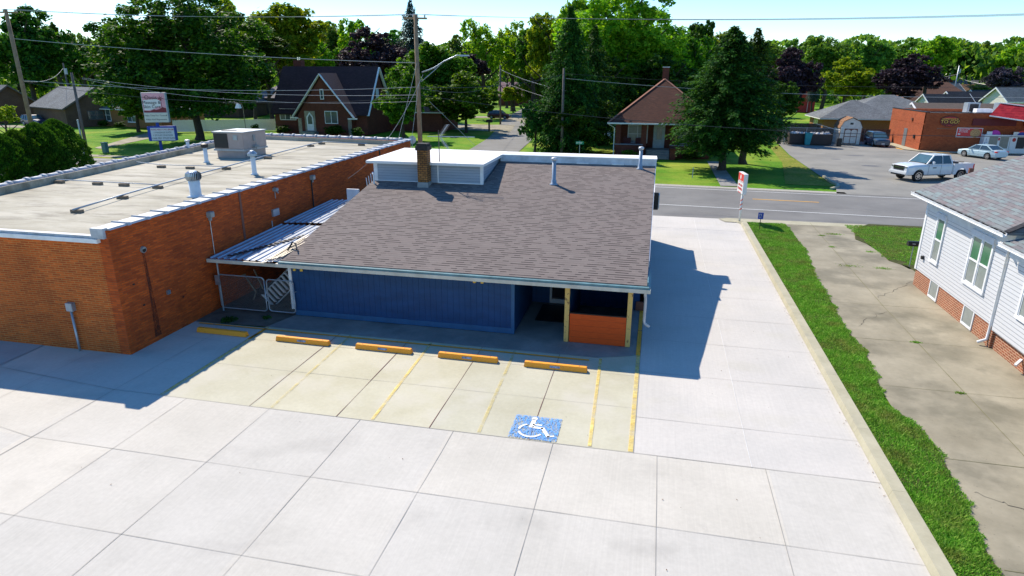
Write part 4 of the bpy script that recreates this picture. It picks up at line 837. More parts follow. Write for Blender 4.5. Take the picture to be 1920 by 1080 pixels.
def sash(y0, y1, z0, z1, x, parent, n=1, hood=True, glass='palewin', top='greenwin'):
    """double-hung window on a wall facing -x"""
    wn = MB(); w_ = .09
    wn.box((x-.05, y0-w_, z0-.06), (x-.002, y0, z1)); wn.box((x-.05, y1, z0-.06), (x-.002, y1+w_, z1)); wn.box((x-.065, y0-w_-.02, z0-.1), (x-.002, y1+w_+.02, z0-.005)); wn.box((x-.05, y0, z1-.06), (x-.002, y1, z1))
    for k in range(n):
        a = y0+(y1-y0)*k/n; c_ = y0+(y1-y0)*(k+1)/n
        if k: wn.box((x-.05, a-.05, z0), (x-.002, a+.05, z1-.06))
        zm = (z0+z1)/2-.02; wn.box((x-.04, a+.05*(k > 0), zm-.025), (x-.002, c_-.05*(k < n-1), zm+.035)); 
        wn.box((x-.03, a+(.05 if k else .0), z0), (x-.002, a+(.05 if k else 0)+.04, z1-.06)); wn.box((x-.03, c_-(.05 if k < n-1 else 0)-.04, z0), (x-.002, c_-(.05 if k < n-1 else 0), z1-.06))
        wn.box((x-.03, a+.09, z0), (x-.002, c_-.09, z0+.04))
    o = wn.build('window', M['white'], parent)
    if hood: MB().box((x-.09, y0-w_-.03, z1), (x-.003, y1+w_+.03, z1+.17)).build('window_hood', flat('pale_hood', (.6, .63, .68), .5), o)
    for k in range(n):
        a = y0+(y1-y0)*k/n+.04; c_ = y0+(y1-y0)*(k+1)/n-.04; zm = (z0+z1)/2-.02
        MB().box((x-.016, a, z0+.03), (x-.003, c_, zm)).build('pane', M[glass], o); MB().box((x-.016, a, zm+.01), (x-.003, c_, z1-.06)).build('pane', M[top], o)
    return o
sash(26.35, 26.95, 1.45, 3.1, HX-.03, wh); sash(22.65, 24.0, 1.5, 3.12, HX-.03, wh, 2); sash(19.1, 20.3, 1.55, 2.9, HX-.08, wh, 2); sash(14.2, 15.4, 1.55, 2.9, HX-.08, wh, 2)
for y in (26.2, 23.25):
    o = MB().box((HX-.03, y-.4, .06), (HX+.01, y+.4, .14)).box((HX-.03, y+.34, .14), (HX+.01, y+.4, .7)).box((HX-.03, y-.4, .14), (HX+.01, y-.34, .7)).build('basement_window', M['white'], wh)
    MB().box((HX-.012, y-.34, .14), (HX-.002, y+.34, .7)).build('pane', M['palewin'], o)
MB().box((HX-.12, 27.55, 1.25), (HX-.031, 27.68, 1.38)).build('spigot_box', M['black'], wh); MB().bar((HX-.2, 19.6, .25), (HX-.0, 19.75, .38), .07).build('dryer_vent', M['white'], wh)
# mailbox
mbx = thing('mailbox', 'black mailbox on a thin post by the corner of the white house', 'mailbox', (11.55, 31.0, 0))
MB().cyl((11.55, 31.0, 0), (11.55, 31.0, 1.0), .022, n=8).build('post', M['galvpipe'], mbx)
b = MB().prism([(-.12, 1.0), (.12, 1.0), (.12, 1.12), (.07, 1.2), (-.07, 1.2), (-.12, 1.12)], 0, 11.3, 11.8); b.v = [(x, y+31.0, z) for x, y, z in b.v]; b.build('box', M['black'], mbx)
MB().box((11.45, 30.875, 1.09), (11.58, 30.879, 1.12)).build('name_strip', M['lightgrey'], mbx)
# ================================================================== signs near the road
ps = thing('pole_sign', 'red and white box sign on a white pole with orange spiral stripes', 'sign', (5.1, 39.05, 0))
ang = math.atan2(1.9, -.22); dx, dy = math.cos(ang), math.sin(ang)
pole = MB().cyl((5.1, 39.05, 0), (5.1, 39.05, 1.75), .06, n=12).build('pole', M['signwhite'], ps, smooth=True)
b = MB()
for z in (.72, .98, 1.24):
    for k in range(8):
        a = math.pi*2*k/8+.4; a2 = a+math.pi/4; r = .063; s0 = z+.11*k/4-.05; s1 = z+.11*(k+1)/4-.05
        if k < 8 and -1 < 2: b.q([(5.1+r*math.cos(a), 39.05+r*math.sin(a), s0-.05), (5.1+r*math.cos(a2), 39.05+r*math.sin(a2), s1-.05), (5.1+r*math.cos(a2), 39.05+r*math.sin(a2), s1+.05), (5.1+r*math.cos(a), 39.05+r*math.sin(a), s0+.05)])
b.build('stripe', M['orange'], pole)
q0 = Vector((5.1-dx*.4, 39.05-dy*.4, 0)); q1 = Vector((5.1+dx*.9, 39.05+dy*.9, 0)); nrm = Vector((-dy, dx, 0))   # faces -x
Z0, Z1 = 1.72, 2.86
def bx(u0, u1, z0, z1, t0, t1): 
    P = lambda u, t: q0+(q1-q0)*u+nrm*t
    a, b_, c, d = P(u0, t0), P(u1, t0), P(u1, t1), P(u0, t1)
    return MB().hexa([(p.x, p.y, z0) for p in (a, b_, c, d)], [(p.x, p.y, z1) for p in (a, b_, c, d)])
cab = bx(0, 1, Z0, Z1, -.11, .11).build('sign_box', M['signwhite'], ps)
bx(.03, .97, Z0+.66, Z1-.03, .112, .118).build('red_panel', M['signred'], cab)
Mf = face_frame((q0+q1)/2+nrm*.12+Vector((0, 0, 2.55)), nrm)
b = MB(); b.lathe((0, 0, 0), [(.13, 0), (.13, .004)], 16, True); b.xf(Mf @ Matrix.Translation((-.06, .08, 0))); b.build('emblem', M['signwhite'], cab)
strokes(cab, Mf @ Matrix.Translation((0, -.16, -.002)), [(1.0, .12)], M['signwhite'])
Mf2 = face_frame((q0+q1)/2+nrm*.114+Vector((0, 0, 2.05)), nrm)
strokes(cab, Mf2 @ Matrix.Translation((0, .12, 0)), [(.9, .12), (1.05, .13), (.7, .05)], M['signred'], .09)
ss = thing('yard_sign', 'small square blue sign on a dark stake in the grass strip', 'sign', (5.96, 37.1, .05))
MB().box((5.945, 37.085, .0), (5.975, 37.115, .95)).build('stake', M['black'], ss)
pl = MB().box((5.80, 37.06, .66), (6.08, 37.083, 1.02)).build('panel', M['blue'], ss)
strokes(pl, face_frame((5.94, 37.057, .9), (0, -1, 0)), [(.15, .10), (.14, .06)], M['signwhite'], .03)
# massage sign across the road
sg = thing('massage_sign', 'tall pink and white box sign on a blue post with a blue message board below', 'sign', (-52.0, 60.0, 0))
nv = Vector((.42, -.91, 0)).normalized(); rt = Vector((0, 0, 1)).cross(nv); C0 = Vector((-51.4, 60, 0))
def sb(u0, u1, z0, z1, t0, t1, name, mat, parent):
    P = lambda u, t: C0+rt*u+nv*t; a, b_, c, d = P(u0, t0), P(u1, t0), P(u1, t1), P(u0, t1)
    return MB().hexa([(p.x, p.y, z0) for p in (a, b_, c, d)], [(p.x, p.y, z1) for p in (a, b_, c, d)]).build(name, mat, parent)
for u in (-.1,): sb(u-.13, u+.13, 0, 3.5, -.1, .1, 'post', M['blue'], sg)
sb(.05, 1.1, .35, .5, -.1, .1, 'foot_bar', M['blue'], sg)
top = sb(-1.15, 1.15, 3.35, 6.35, -.32, .32, 'upper_box', M['lightgrey'], sg)
sb(-1.08, 1.08, 4.35, 6.28, .322, .33, 'pink_panel', M['signpink'], top); sb(-1.12, 1.15, 3.4, 4.3, .322, .36, 'cream_panel', M['signcream'], top)
b = MB(); P = lambda u, z: tuple(C0+rt*u+nv*.335+Vector((0, 0, z)))
b.q([P(-1.08, 4.36), P(1.08, 4.36), P(1.08, 4.78), P(.75, 4.9), (P(.45, 4.72)), P(.1, 4.62), P(-.1, 4.68), P(-.5, 4.5), P(-1.08, 4.55)]); b.build('hill_picture', flat('sign_maroon', (.22, .03, .04), .6), top)
b = MB(); P2_ = lambda u, z: tuple(C0+rt*u+nv*.331+Vector((0, 0, z)))
b.q([P2_(-1.0, 4.58), P2_(-.5, 4.6), P2_(0, 4.75), P2_(.6, 5.0), P2_(.65, 5.5), P2_(.3, 5.7), P2_(-1.0, 5.6)]); b.build('cloud_picture', M['signwhite'], top)
b = MB(); b.q([P(.68, 4.8), P(.74, 4.8), P(.68, 5.75), P(.63, 5.75)])
for k in range(7): a = R(k*51); b.q([P(.65, 5.75), P(.65+.15*math.cos(a+.3), 5.75+.15*math.sin(a+.3)), P(.65+.34*math.cos(a), 5.75+.28*math.sin(a)), P(.65+.15*math.cos(a-.3), 5.75+.15*math.sin(a-.3))])
b.build('palm_picture', flat('sign_maroon', (.22, .03, .04), .6), top)
for s_, u, z, h_, c_ in (('Oasis', -.25, 5.85, .55, M['ink']), ('Massage &', -.25, 5.35, .42, M['ink']), ('Skin Care', -.25, 4.93, .42, M['ink']), ('Make Time For Yourself', .0, 4.05, .22, M['ink']), ('Relax And Rejuvenate', .0, 3.65, .22, M['ink'])):
    text('lettering', s_, h_, c_, top, face_frame(C0+rt*u+nv*(.345 if z > 4.3 else .365)+Vector((0, 0, z)), nv))
lo_ = sb(-1.05, 1.6, 1.45, 2.95, -.4, .4, 'message_board', M['blue'], sg)
sb(-.75, 1.52, 1.52, 2.8, .402, .41, 'message_panel', M['signwhite'], lo_)
for s_, z, c_ in (('AVAILABLE CALL', 2.62, M['inkred']), ('1 MASSAGE SUITE', 2.32, M['ink']), ('1 STYLIST STATION', 2.03, M['ink']), ('1 NAIL PRO  STYLIST SUITE', 1.73, M['ink'])):
    text('lettering', s_, .22, c_, lo_, face_frame(C0+rt*(.1 if z > 2.5 else .38)+nv*.415+Vector((0, 0, z)), nv), xs=.85 if len(s_) > 20 else 1.)
strokes(lo_, face_frame(C0+rt*1.22+nv*.415+Vector((0, 0, 2.62)), nv), [(.5, .15)], M['inkred'])
# stop sign (back), street sign, roadside mailbox, yard lamp, utility box, green bin
st_ = thing('stop_sign', 'octagonal stop sign seen from its grey back beside the main wooden pole', 'sign', (-19.3, 56.2, 0))
pz = (-21.650, 56.200, 2.600); MB().box((pz[0]-.03, 56.17, 0), (pz[0]+.03, 56.2, pz[2]+.3)).build('post', M['galvpipe'], st_)
MB().xf(Matrix()).add(MB().lathe((0, 0, 0), [(.38, 0), (.38, .01)], 8)).xf(Matrix.Translation((pz[0], 56.22, pz[2])) @ Matrix.Rotation(R(90), 4, 'X') @ Matrix.Rotation(R(22.5), 4, 'Z')).build('octagon', M['lightgrey'], st_)
pz = (-6.840, 60.000, 2.330); sn = thing('street_name_sign', 'small green street name sign on a thin post near the spruce trunk', 'sign', (pz[0], 60, 0))
MB().cyl((pz[0], 60, 0), (pz[0], 60, pz[2]+.2), .03, n=6).build('post', M['galvpipe'], sn); pb = MB().box((pz[0]-.36, 59.95, pz[2]-.12), (pz[0]+.36, 59.98, pz[2]+.14)).build('blade', M['green'], sn)
strokes(pb, face_frame((pz[0], 59.945, pz[2]+.01), (0, -1, 0)), [(.6, .13)], M['signwhite'])
sb2 = thing('roadside_mailbox', 'dark mailbox on a wooden post beside the side street', 'mailbox', (-25.3, 98.6, 0))
MB().box((-25.45, 98.5, 0), (-25.2, 98.7, 1.35)).build('post', M['polegrey'], sb2); MB().box((-25.75, 98.3, 1.35), (-24.8, 98.8, 1.8)).build('box', M['dark'], sb2, bevel=.05)
pz = (-41.640, 60.000, 5.060); yl = thing('yard_lamp', 'white hooded lamp on a thin curved post in front of the white fence', 'lamp', (pz[0]+.45, 60, 0))
MB().tube([(pz[0]+.55, 60, 0), (pz[0]+.5, 60, pz[2]-.1), (pz[0]+.4, 60, pz[2]+.25), (pz[0], 60, pz[2]+.3)], .035, 6).build('post', M['wood'], yl)
MB().hexa([(pz[0]-.28, 59.8, pz[2]-.15), (pz[0]+.22, 59.8, pz[2]-.15), (pz[0]+.22, 60.2, pz[2]-.15), (pz[0]-.28, 60.2, pz[2]-.15)], [(pz[0]-.12, 59.85, pz[2]+.3), (pz[0]+.12, 59.85, pz[2]+.3), (pz[0]+.12, 60.15, pz[2]+.3), (pz[0]-.12, 60.15, pz[2]+.3)]).build('lamp_shade', M['white'], yl)
ub = thing('utility_box', 'knee-high green utility pedestal in the grass beside the bare metal pole', 'utility box', (-58.6, 60, 0))
MB().box((-58.9, 59.75, 0), (-58.35, 60.2, 1.0)).build('cabinet', M['utilgreen'], ub, bevel=.04); MB().box((-58.93, 59.72, 1.0), (-58.32, 60.23, 1.1)).build('lid', M['utilgreen'], ub, bevel=.02)
gb = MB().hexa([(-18.6, 104.6, 0), (-17.6, 104.6, 0), (-17.6, 105.4, 0), (-18.6, 105.4, 0)], [(-18.8, 104.5, 1.2), (-17.4, 104.5, 1.2), (-17.4, 105.5, 1.3), (-18.8, 105.5, 1.3)]); tag(gb.build('wheeled_bin', M['utilgreen'], bevel=.05), 'dark green wheeled bin standing by the far side street', 'bin')
# ================================================================== vehicles
def carve(o, cut):
    """cut wheel arches out of a body mesh and drop the cutter"""
    c_ = cut.build('tmpcut', None, uv=False); md = o.modifiers.new('b', 'BOOLEAN'); md.operation = 'DIFFERENCE'; md.object = c_; md.solver = 'EXACT'
    dg = bpy.context.evaluated_depsgraph_get(); me = D.meshes.new_from_object(o.evaluated_get(dg)); o.modifiers.remove(md); old = o.data; o.data = me; me.name = o.name
    D.objects.remove(c_); D.meshes.remove(old)
def loft(st, yprof):
    """st: list of (x, zb, zt, hw); closed body with rounded shoulders"""
    m = MB(); n = None
    for x, zb, zt, hw in st:
        h = zt-zb; ring = [(-hw*.80, zb), (-hw*.97, zb+h*.12), (-hw, zb+h*.45), (-hw*.98, zb+h*.78), (-hw*.90, zb+h*.95), (-hw*.6, zt), (0, zt+.012), (hw*.6, zt), (hw*.90, zb+h*.95), (hw*.98, zb+h*.78), (hw, zb+h*.45), (hw*.97, zb+h*.12), (hw*.80, zb)]
        n = len(ring); m.v += [(x, y, z) for y, z in ring]
    for i in range(len(st)-1):
        for j in range(n): k = (j+1) % n; m.f.append((i*n+j, i*n+k, (i+1)*n+k, (i+1)*n+j))
    m.f.append(tuple(range(n))); m.f.append(tuple((len(st)-1)*n+i for i in reversed(range(n)))); return m
def wheel(parent, x, y, r, w_, rim):
    s_ = 1 if y > 0 else -1
    t_ = MB().cyl((x, y-s_*w_, r), (x, y, r), r, n=20).build('wheel', M['rubber'], parent, bevel=.02, smooth=False)
    m = MB().cyl((x, y-s_*.02, r), (x, y+s_*.008, r), r*.34, n=12)
    for k in range(6):
        a = k*math.pi/3; m.bar((x, y+s_*.004, r), (x+r*.62*math.cos(a), y+s_*.006, r+r*.62*math.sin(a)), .055, .012, up=(0, 1, 0))
    for k in range(16):
        a, a2 = k*math.pi/8, (k+1)*math.pi/8; m.bar((x+r*.64*math.cos(a), y+s_*.006, r+r*.64*math.sin(a)), (x+r*.64*math.cos(a2), y+s_*.006, r+r*.64*math.sin(a2)), .04, .014, up=(0, 1, 0))
    m.build('rim', rim, t_)
def vehicle(name, label, cat, loc, rz, pm, kind, group=None):
    t_ = thing(name, label, cat, (0, 0, 0), group)
    K = {'sedan': dict(st=[(2.28, .3, .62, .70), (2.2, .2, .74, .82), (1.7, .18, .84, .88), (.95, .18, .93, .90), (0, .18, .95, .91), (-1.0, .18, .97, .91), (-1.7, .2, 1.0, .88), (-2.15, .24, .98, .82), (-2.3, .34, .86, .72)], cab=(.98, -.05+.35, -.95, -1.85, 1.43, .93), wb=1.35, r=.33, hw=.90),
         'suv': dict(st=[(2.3, .32, .75, .72), (2.2, .25, .92, .84), (1.6, .23, 1.0, .92), (1.0, .22, 1.07, .93), (0, .22, 1.09, .94), (-1.2, .22, 1.1, .94), (-2.0, .25, 1.1, .91), (-2.3, .34, 1.05, .84)], cab=(1.1, .35, -1.75, -2.2, 1.7, 1.06), wb=1.4, r=.36, hw=.93),
         'truck': dict(st=[(2.9, .48, 1.02, .86), (2.82, .42, 1.14, .95), (2.3, .42, 1.22, .99), (1.25, .40, 1.27, 1.0), (0, .40, 1.27, 1.0), (-1.05, .40, 1.27, 1.0), (-1.09, .40, 1.27, 1.0)], cab=(1.3, .62, -.75, -.98, 1.9, 1.25), wb=1.87, r=.41, hw=1.0)}[kind]
    body = loft(K['st'], None).build('body', pm, t_, smooth=False)
    cut = MB()
    for sx in (-1, 1):
        for sy in (-1, 1):
            if kind == 'truck' and sx < 0: continue
            cut.cyl((sx*K['wb'], sy*(K['hw']-.28), K['r']), (sx*K['wb'], sy*(K['hw']+.3), K['r']), K['r']+.075, n=24)
    carve(body, cut)
    if kind == 'truck':
        bed = MB(); ra = K['r']+.09; h0 = .46
        a_ = [R(q) for q in range(8, 181, 14) if K['r']+ra*math.sin(R(q)) > h0]
        prof = [(-2.88, h0+.05), (-2.9, 1.22), (-2.87, 1.27), (-1.12, 1.27), (-1.12, h0)]+[(-K['wb']+ra*math.cos(q), K['r']+ra*math.sin(q)) for q in a_]
        for sy in (-1, 1): bed.prism(prof, 1, sy*1.0, sy*.93)
        bed.box((-2.9, -.93, .52), (-2.84, .93, 1.25)).box((-1.2, -.93, .52), (-1.12, .93, 1.25)).box((-2.839, -.929, .80), (-1.201, .929, .84)); bo_ = bed.build('cargo_bed', pm, t_)
        MB().box((-2.7, -.75, .45), (-1.2, .75, .78)).build('chassis', M['black'], t_)
        MB().box((-1.55, -.9, 1.0), (-1.22, .9, 1.36)).build('tool_box', M['black'], t_, bevel=.02)
        MB().box((-3.02, -.85, .42), (-2.88, .85, .58)).build('rear_bumper', M['chrome'], t_); MB().bar((-1.9, -.3, 1.27), (-2.5, .4, 1.30), .12, .06).build('load', M['wood'], t_)
    x0, x1, x2, x3, zt, zb = K['cab']; hb = K['hw']*.93; ht = K['hw']*.74
    gl = MB().hexa([(x3, -hb, zb-.03), (x0, -hb, zb-.03), (x0, hb, zb-.03), (x3, hb, zb-.03)], [(x2, -ht, zt-.05), (x1, -ht, zt-.05), (x1, ht, zt-.05), (x2, ht, zt-.05)]).build('cabin_glass', M['carglass'], t_)
    rf_ = MB().hexa([(x2-.05, -ht-.01, zt-.06), (x1+.06, -ht-.01, zt-.06), (x1+.06, ht+.01, zt-.06), (x2-.05, ht+.01, zt-.06)], [(x2+.12, -ht+.12, zt), (x1-.12, -ht+.12, zt), (x1-.12, ht-.12, zt), (x2+.12, ht-.12, zt)]).build('roof_panel', pm, t_, bevel=.015)
    pil = MB(); xm = (x1+x2)/2-.02
    def onside(t, s_): return
    for sy in (-1, 1):
        for (xa, xb) in ((x0, x1), (x3, x2)): pil.bar((xa, sy*hb, zb-.02), (xb, sy*ht, zt-.04), .09, .05, up=(0, 1, 0))
        pil.bar((xm, sy*(hb+.004), zb-.02), (xm, sy*(ht+.004), zt-.04), .09, .03, up=(1, 0, 0)); pil.bar((x0, sy*(hb+.004), zb-.01), (x3, sy*(hb+.004), zb-.01), .06, .05)
    if kind == 'suv':
        for sy in (-1, 1): pil.bar((-1.3, sy*(hb+.004), zb-.02), (-1.2, sy*(ht+.004), zt-.04), .09, .03, up=(1, 0, 0))
    pil.build('pillars', pm, t_)
    u = Vector((x1-x0, 0, zt-zb)).normalized(); e = .012; nx, nz = u.z*e, -u.x*e
    MB().q([(x0-.06+nx+.03, -hb+.08, zb+.06), (x0-.06+nx+.03, hb-.08, zb+.06), (x1+nx+.03, ht-.06, zt-.07), (x1+nx+.03, -ht+.06, zt-.07)]).build('windshield', M['screenglass'], t_)
    for sx in (-1, 1):
        for sy in (-1, 1):
            wheel(t_, sx*K['wb'], sy*(K['hw']-.02), K['r'], .24, M['chrome'] if kind != 'suv' else M['galvpipe'])
            xl = K['st'][0][0] if sx > 0 else K['st'][-1][0]
    F_ = K['st'][1]; B_ = K['st'][-2]
    for sy in (-1, 1):
        if kind == 'truck':
            MB().box((2.70, sy*.66-.18, .93), (2.90, sy*.66+.18, 1.08)).build('headlight', M['palewin'], t_, bevel=.02); MB().box((-2.93, sy*.93-.06, .82), (-2.80, sy*.93+.075, 1.22)).build('tail_light', M['red'], t_, bevel=.01)
            MB().box((.78, sy*1.06-.14, 1.22), (.9, sy*1.06+.14, 1.46)).build('mirror', pm, t_, bevel=.03)
        else:
            zf = F_[2]-.12; MB().box((F_[0]-.22, sy*.62-.16, zf-.08), (F_[0]+.06, sy*.62+.16, zf+.05)).build('headlight', M['palewin'], t_, bevel=.02)
            zr_ = B_[2]-.16; MB().box((B_[0]-.13, sy*.62-.2, zr_-.07), (B_[0]+.18, sy*.62+.2, zr_+.08)).build('tail_light', M['red'], t_, bevel=.02)
            MB().box((x0-.35, sy*1.0-.1, zb), (x0-.24, sy*1.0+.08, zb+.13)).build('mirror', pm, t_, bevel=.02)
    if kind == 'truck':
        MB().box((2.80, -.55, .78), (2.915, .55, 1.1)).build('grille', M['dark'], t_); MB().box((2.80, -.6, .93), (2.93, .6, .98)).build('grille_bar', M['chrome'], t_)
        MB().box((2.74, -.95, .5), (2.99, .95, .72)).build('front_bumper', pm, t_, bevel=.04); MB().box((2.86, -.7, .40), (2.95, .7, .5)).build('air_dam', M['black'], t_)
        b = MB()
        for sy in (-1, 1):
            for xx in (.02, 1.1, -1.02): b.box((xx, sy*1.0-.004, .5), (xx+.012, sy*1.0+.004, 1.22))
        b.build('door_seam', M['dark'], t_); MB().box((.45, .99, .96), (.75, 1.006, 1.02)).build('door_lettering', M['ink'], t_)
        for xx in (.3, -.75): MB().box((xx, .99, 1.08), (xx+.15, 1.03, 1.11)).build('door_handle', pm, t_)
    else:
        MB().box((F_[0]+.0, -.45, F_[2]-.32), (F_[0]+.09, .45, F_[2]-.14)).build('grille', M['dark'], t_); MB().box((F_[0]+.06, -.17, .38), (F_[0]+.12, .17, .48)).build('number_plate', M['signwhite'], t_)
        b = MB()
        for sy in (-1, 1):
            for xx in (xm, x0-.25, x3+.3): b.box((xx, sy*K['hw']*.995-.006, .35), (xx+.012, sy*K['hw']*.995+.006, zb-.1))
        b.build('door_seam', M['dark'], t_)
    t_.location = loc; t_.rotation_euler = (0, 0, rz); return t_
vehicle('pickup_truck', 'white crew-cab pickup truck on the worn asphalt with a cone in its bed', 'pickup truck', (22.75, 60.75, -.01), R(202), M['carwhite'], 'truck').scale = (1.06, 1.06, 1.12)
vehicle('parked_car', 'silver-blue sedan parked beside the ice freezers at the store wall', 'car', (34.3, 79.3, -.01), R(117), M['carsilver'], 'sedan')
vehicle('parked_van', 'dark navy minivan parked facing the road between the cream shed and the brick store', 'van', (27.15, 90.6, -.01), R(-88), M['carnavy'], 'suv')
vehicle('parked_car', 'dark maroon car parked on the grass by the far wooden pole', 'car', (-31.0, 129.0, 0), R(-4), M['carmaroon'], 'suv')
vehicle('parked_car', 'blue car parked in front of the tan ranch house garage at the far left', 'car', (-101.5, 90.5, 0), R(-12), M['carblue'], 'suv')
vehicle('parked_car', 'white car half hidden beside the left wall of the brick bungalow', 'car', (-7.2, 88.5, 0), R(80), M['carwhite'], 'suv')
pz = (27.690, 60.000, 1.880)
vehicle('parked_car', 'red car mostly hidden behind the slate roof of the white house', 'car', (pz[0]+1.0, 60, -.02), R(150), M['carred'], 'sedan')
hoop = thing('hoop_rack', 'rusty red arched metal hoops rising behind the slate roof', 'rack', (pz[0], 58, 0))
for dx_ in (0, 1.0):
    MB().tube([(pz[0]-1.3+dx_, 58, 0), (pz[0]-1.35+dx_, 58, .9), (pz[0]-.9+dx_, 58, 1.6), (pz[0]-.3+dx_, 58, 1.95), (pz[0]+.5+dx_, 58.2, 2.0), (pz[0]+1.4+dx_, 58.3, 1.3)], .025, 6).build('hoop', flat('rusty_pipe', (.3, .07, .05), .6, var=.4), hoop, smooth=True)
pz = (24.150, 60.900, 1.490); tc_ = thing('traffic_cone', 'orange traffic cone standing tilted in the bed of the white pickup', 'traffic cone', (24.15, 61.3, 1.1))
MB().cyl((24.05, 61.3, 1.05), (24.25, 61.3, 1.85), .16, .03, 14).build('cone', M['orange'], tc_, smooth=True); MB().box((23.85, 61.1, 1.02), (24.25, 61.5, 1.06)).build('cone_base', M['orange'], tc_)
ml = MB().box((0, 0, 0), (.3, .2, 1.2)); pz = (24.170, 57.000, 1.350); ml.v = [(x+pz[0]-.1, y+57, z+pz[2]-1.1) for x, y, z in ml.v]
tag(ml.build('short_post', M['trim_brown']), 'short dark post top showing over the slate roof edge beside the pickup', 'post')
# ================================================================== store
random.seed(31)
sr = thing('brick_store', 'long red brick store with a bright red mansard at its entrance', 'store', (36, 90, 0))
SX, SY, SZ = 30.3, 85.3, 4.35
b = MB(); b.box((SX, SY+.01, 0), (SX+.3, 97, SZ)); b.box((SX, SY, 0), (62, SY+.3, SZ-.02)); b.box((61.7, SY+.3, 0), (62, 97, SZ-.01)); b.box((SX+.3, 96.7, 0), (61.7, 97, SZ-.01)); b.build('wall', M['brickstore'], sr)
b = MB(); b.box((SX-.03, SY-.03, SZ), (62.03, SY+.33, SZ+.08)); b.box((SX-.03, SY+.33, SZ), (SX+.33, 97.03, SZ+.08)); b.build('parapet_cap', M['dark'], sr)
MB().box((SX+.3, SY+.3, SZ-.5), (61.7, 96.7, SZ-.4)).build('roof', M['whiteroof'], sr)
b = MB(); b.box((SX-.02, SY-.025, 3.0), (SX+.0, 97, 3.1)); b.box((SX-.02, SY-.02, .9), (SX, 97, 1.0)); b.build('brick_course', M['brickstore'], sr)
do = MB().box((SX-.04, 90.2, .1), (SX-.005, 91.3, 2.2)).build('door', flat('grey_steel_door', (.16, .17, .18), .5), sr); MB().box((SX-.06, 90.3, 1.0), (SX-.04, 90.36, 1.15)).build('handle', M['galv'], do)
MB().box((SX-.12, 87.4, 1.25), (SX-.0, 87.8, 1.65)).build('electric_box', M['dark'], sr); MB().box((SX-.14, 89.0, 3.25), (SX-.0, 89.5, 3.55)).build('wall_light', M['trim_brown'], sr)
# oval sign
cx, cz = 32.85, 3.42
ov = thing('oval_sign', 'oval maroon and yellow food sign mounted high on the store front wall', 'sign', (cx, SY-.1, cz))
P = [(cx+1.02*math.cos(R(a)), cz+.62*math.sin(R(a))) for a in range(0, 360, 15)]; MB().prism(P, 1, SY-.10, SY-.005).build('panel', flat('sign_maroon_dark', (.13, .015, .012), .5), ov)
P = [(cx+.9*math.cos(R(a)), cz+.5*math.sin(R(a))) for a in range(25, 156, 10)]; MB().prism(P, 1, SY-.12, SY-.101).build('red_arc', M['inkred'], ov)
text('lettering', 'HOMEMADE &', .26, M['gold'], ov, face_frame((cx, SY-.125, cz+.24), (0, -1, 0))); text('lettering', 'TO GO!', .50, M['gold'], ov, face_frame((cx+.02, SY-.125, cz-.08), (0, -1, 0)), .01, xs=1.1)
strokes(ov, face_frame((cx, SY-.125, cz-.46), (0, -1, 0)), [(.6, .1)], M['signred'])
strokes(sr, face_frame((cx-.05, SY-.01, cz-.83), (0, -1, 0)), [(2.2, .1)], M['wood'])
# long dark red panels and banner
MB().box((35.2, SY-.12, 3.0), (39.6, SY-.005, 3.75)).build('dark_red_panel', M['darkred'], sr); MB().box((40.4, SY-.12, 3.0), (44, SY-.005, 3.75)).build('dark_red_panel', M['darkred'], sr)
bn = thing('pizza_banner', 'red banner with a round pizza picture on the store wall', 'banner', (35, SY-.1, 2))
MB().box((33.78, SY-.06, 1.66), (36.42, SY-.01, 2.72)).build('frame', M['signwhite'], bn); MB().box((33.84, SY-.07, 1.72), (36.36, SY-.061, 2.66)).build('red_field', M['signred'], bn)
P = [(35.72+.54*math.cos(R(a)), 2.15+.48*math.sin(R(a))) for a in range(0, 360, 15)]; MB().prism(P, 1, SY-.08, SY-.071).build('pizza_picture', M['pizza'], bn)
strokes(bn, face_frame((34.5, SY-.075, 2.56), (0, -1, 0)), [(1.1, .1), (.9, .1), (.95, .1)], M['signwhite'], .05); MB().box((33.95, SY-.08, 1.95), (34.2, SY-.0715, 2.08)).build('price_mark', M['signwhite'], bn)
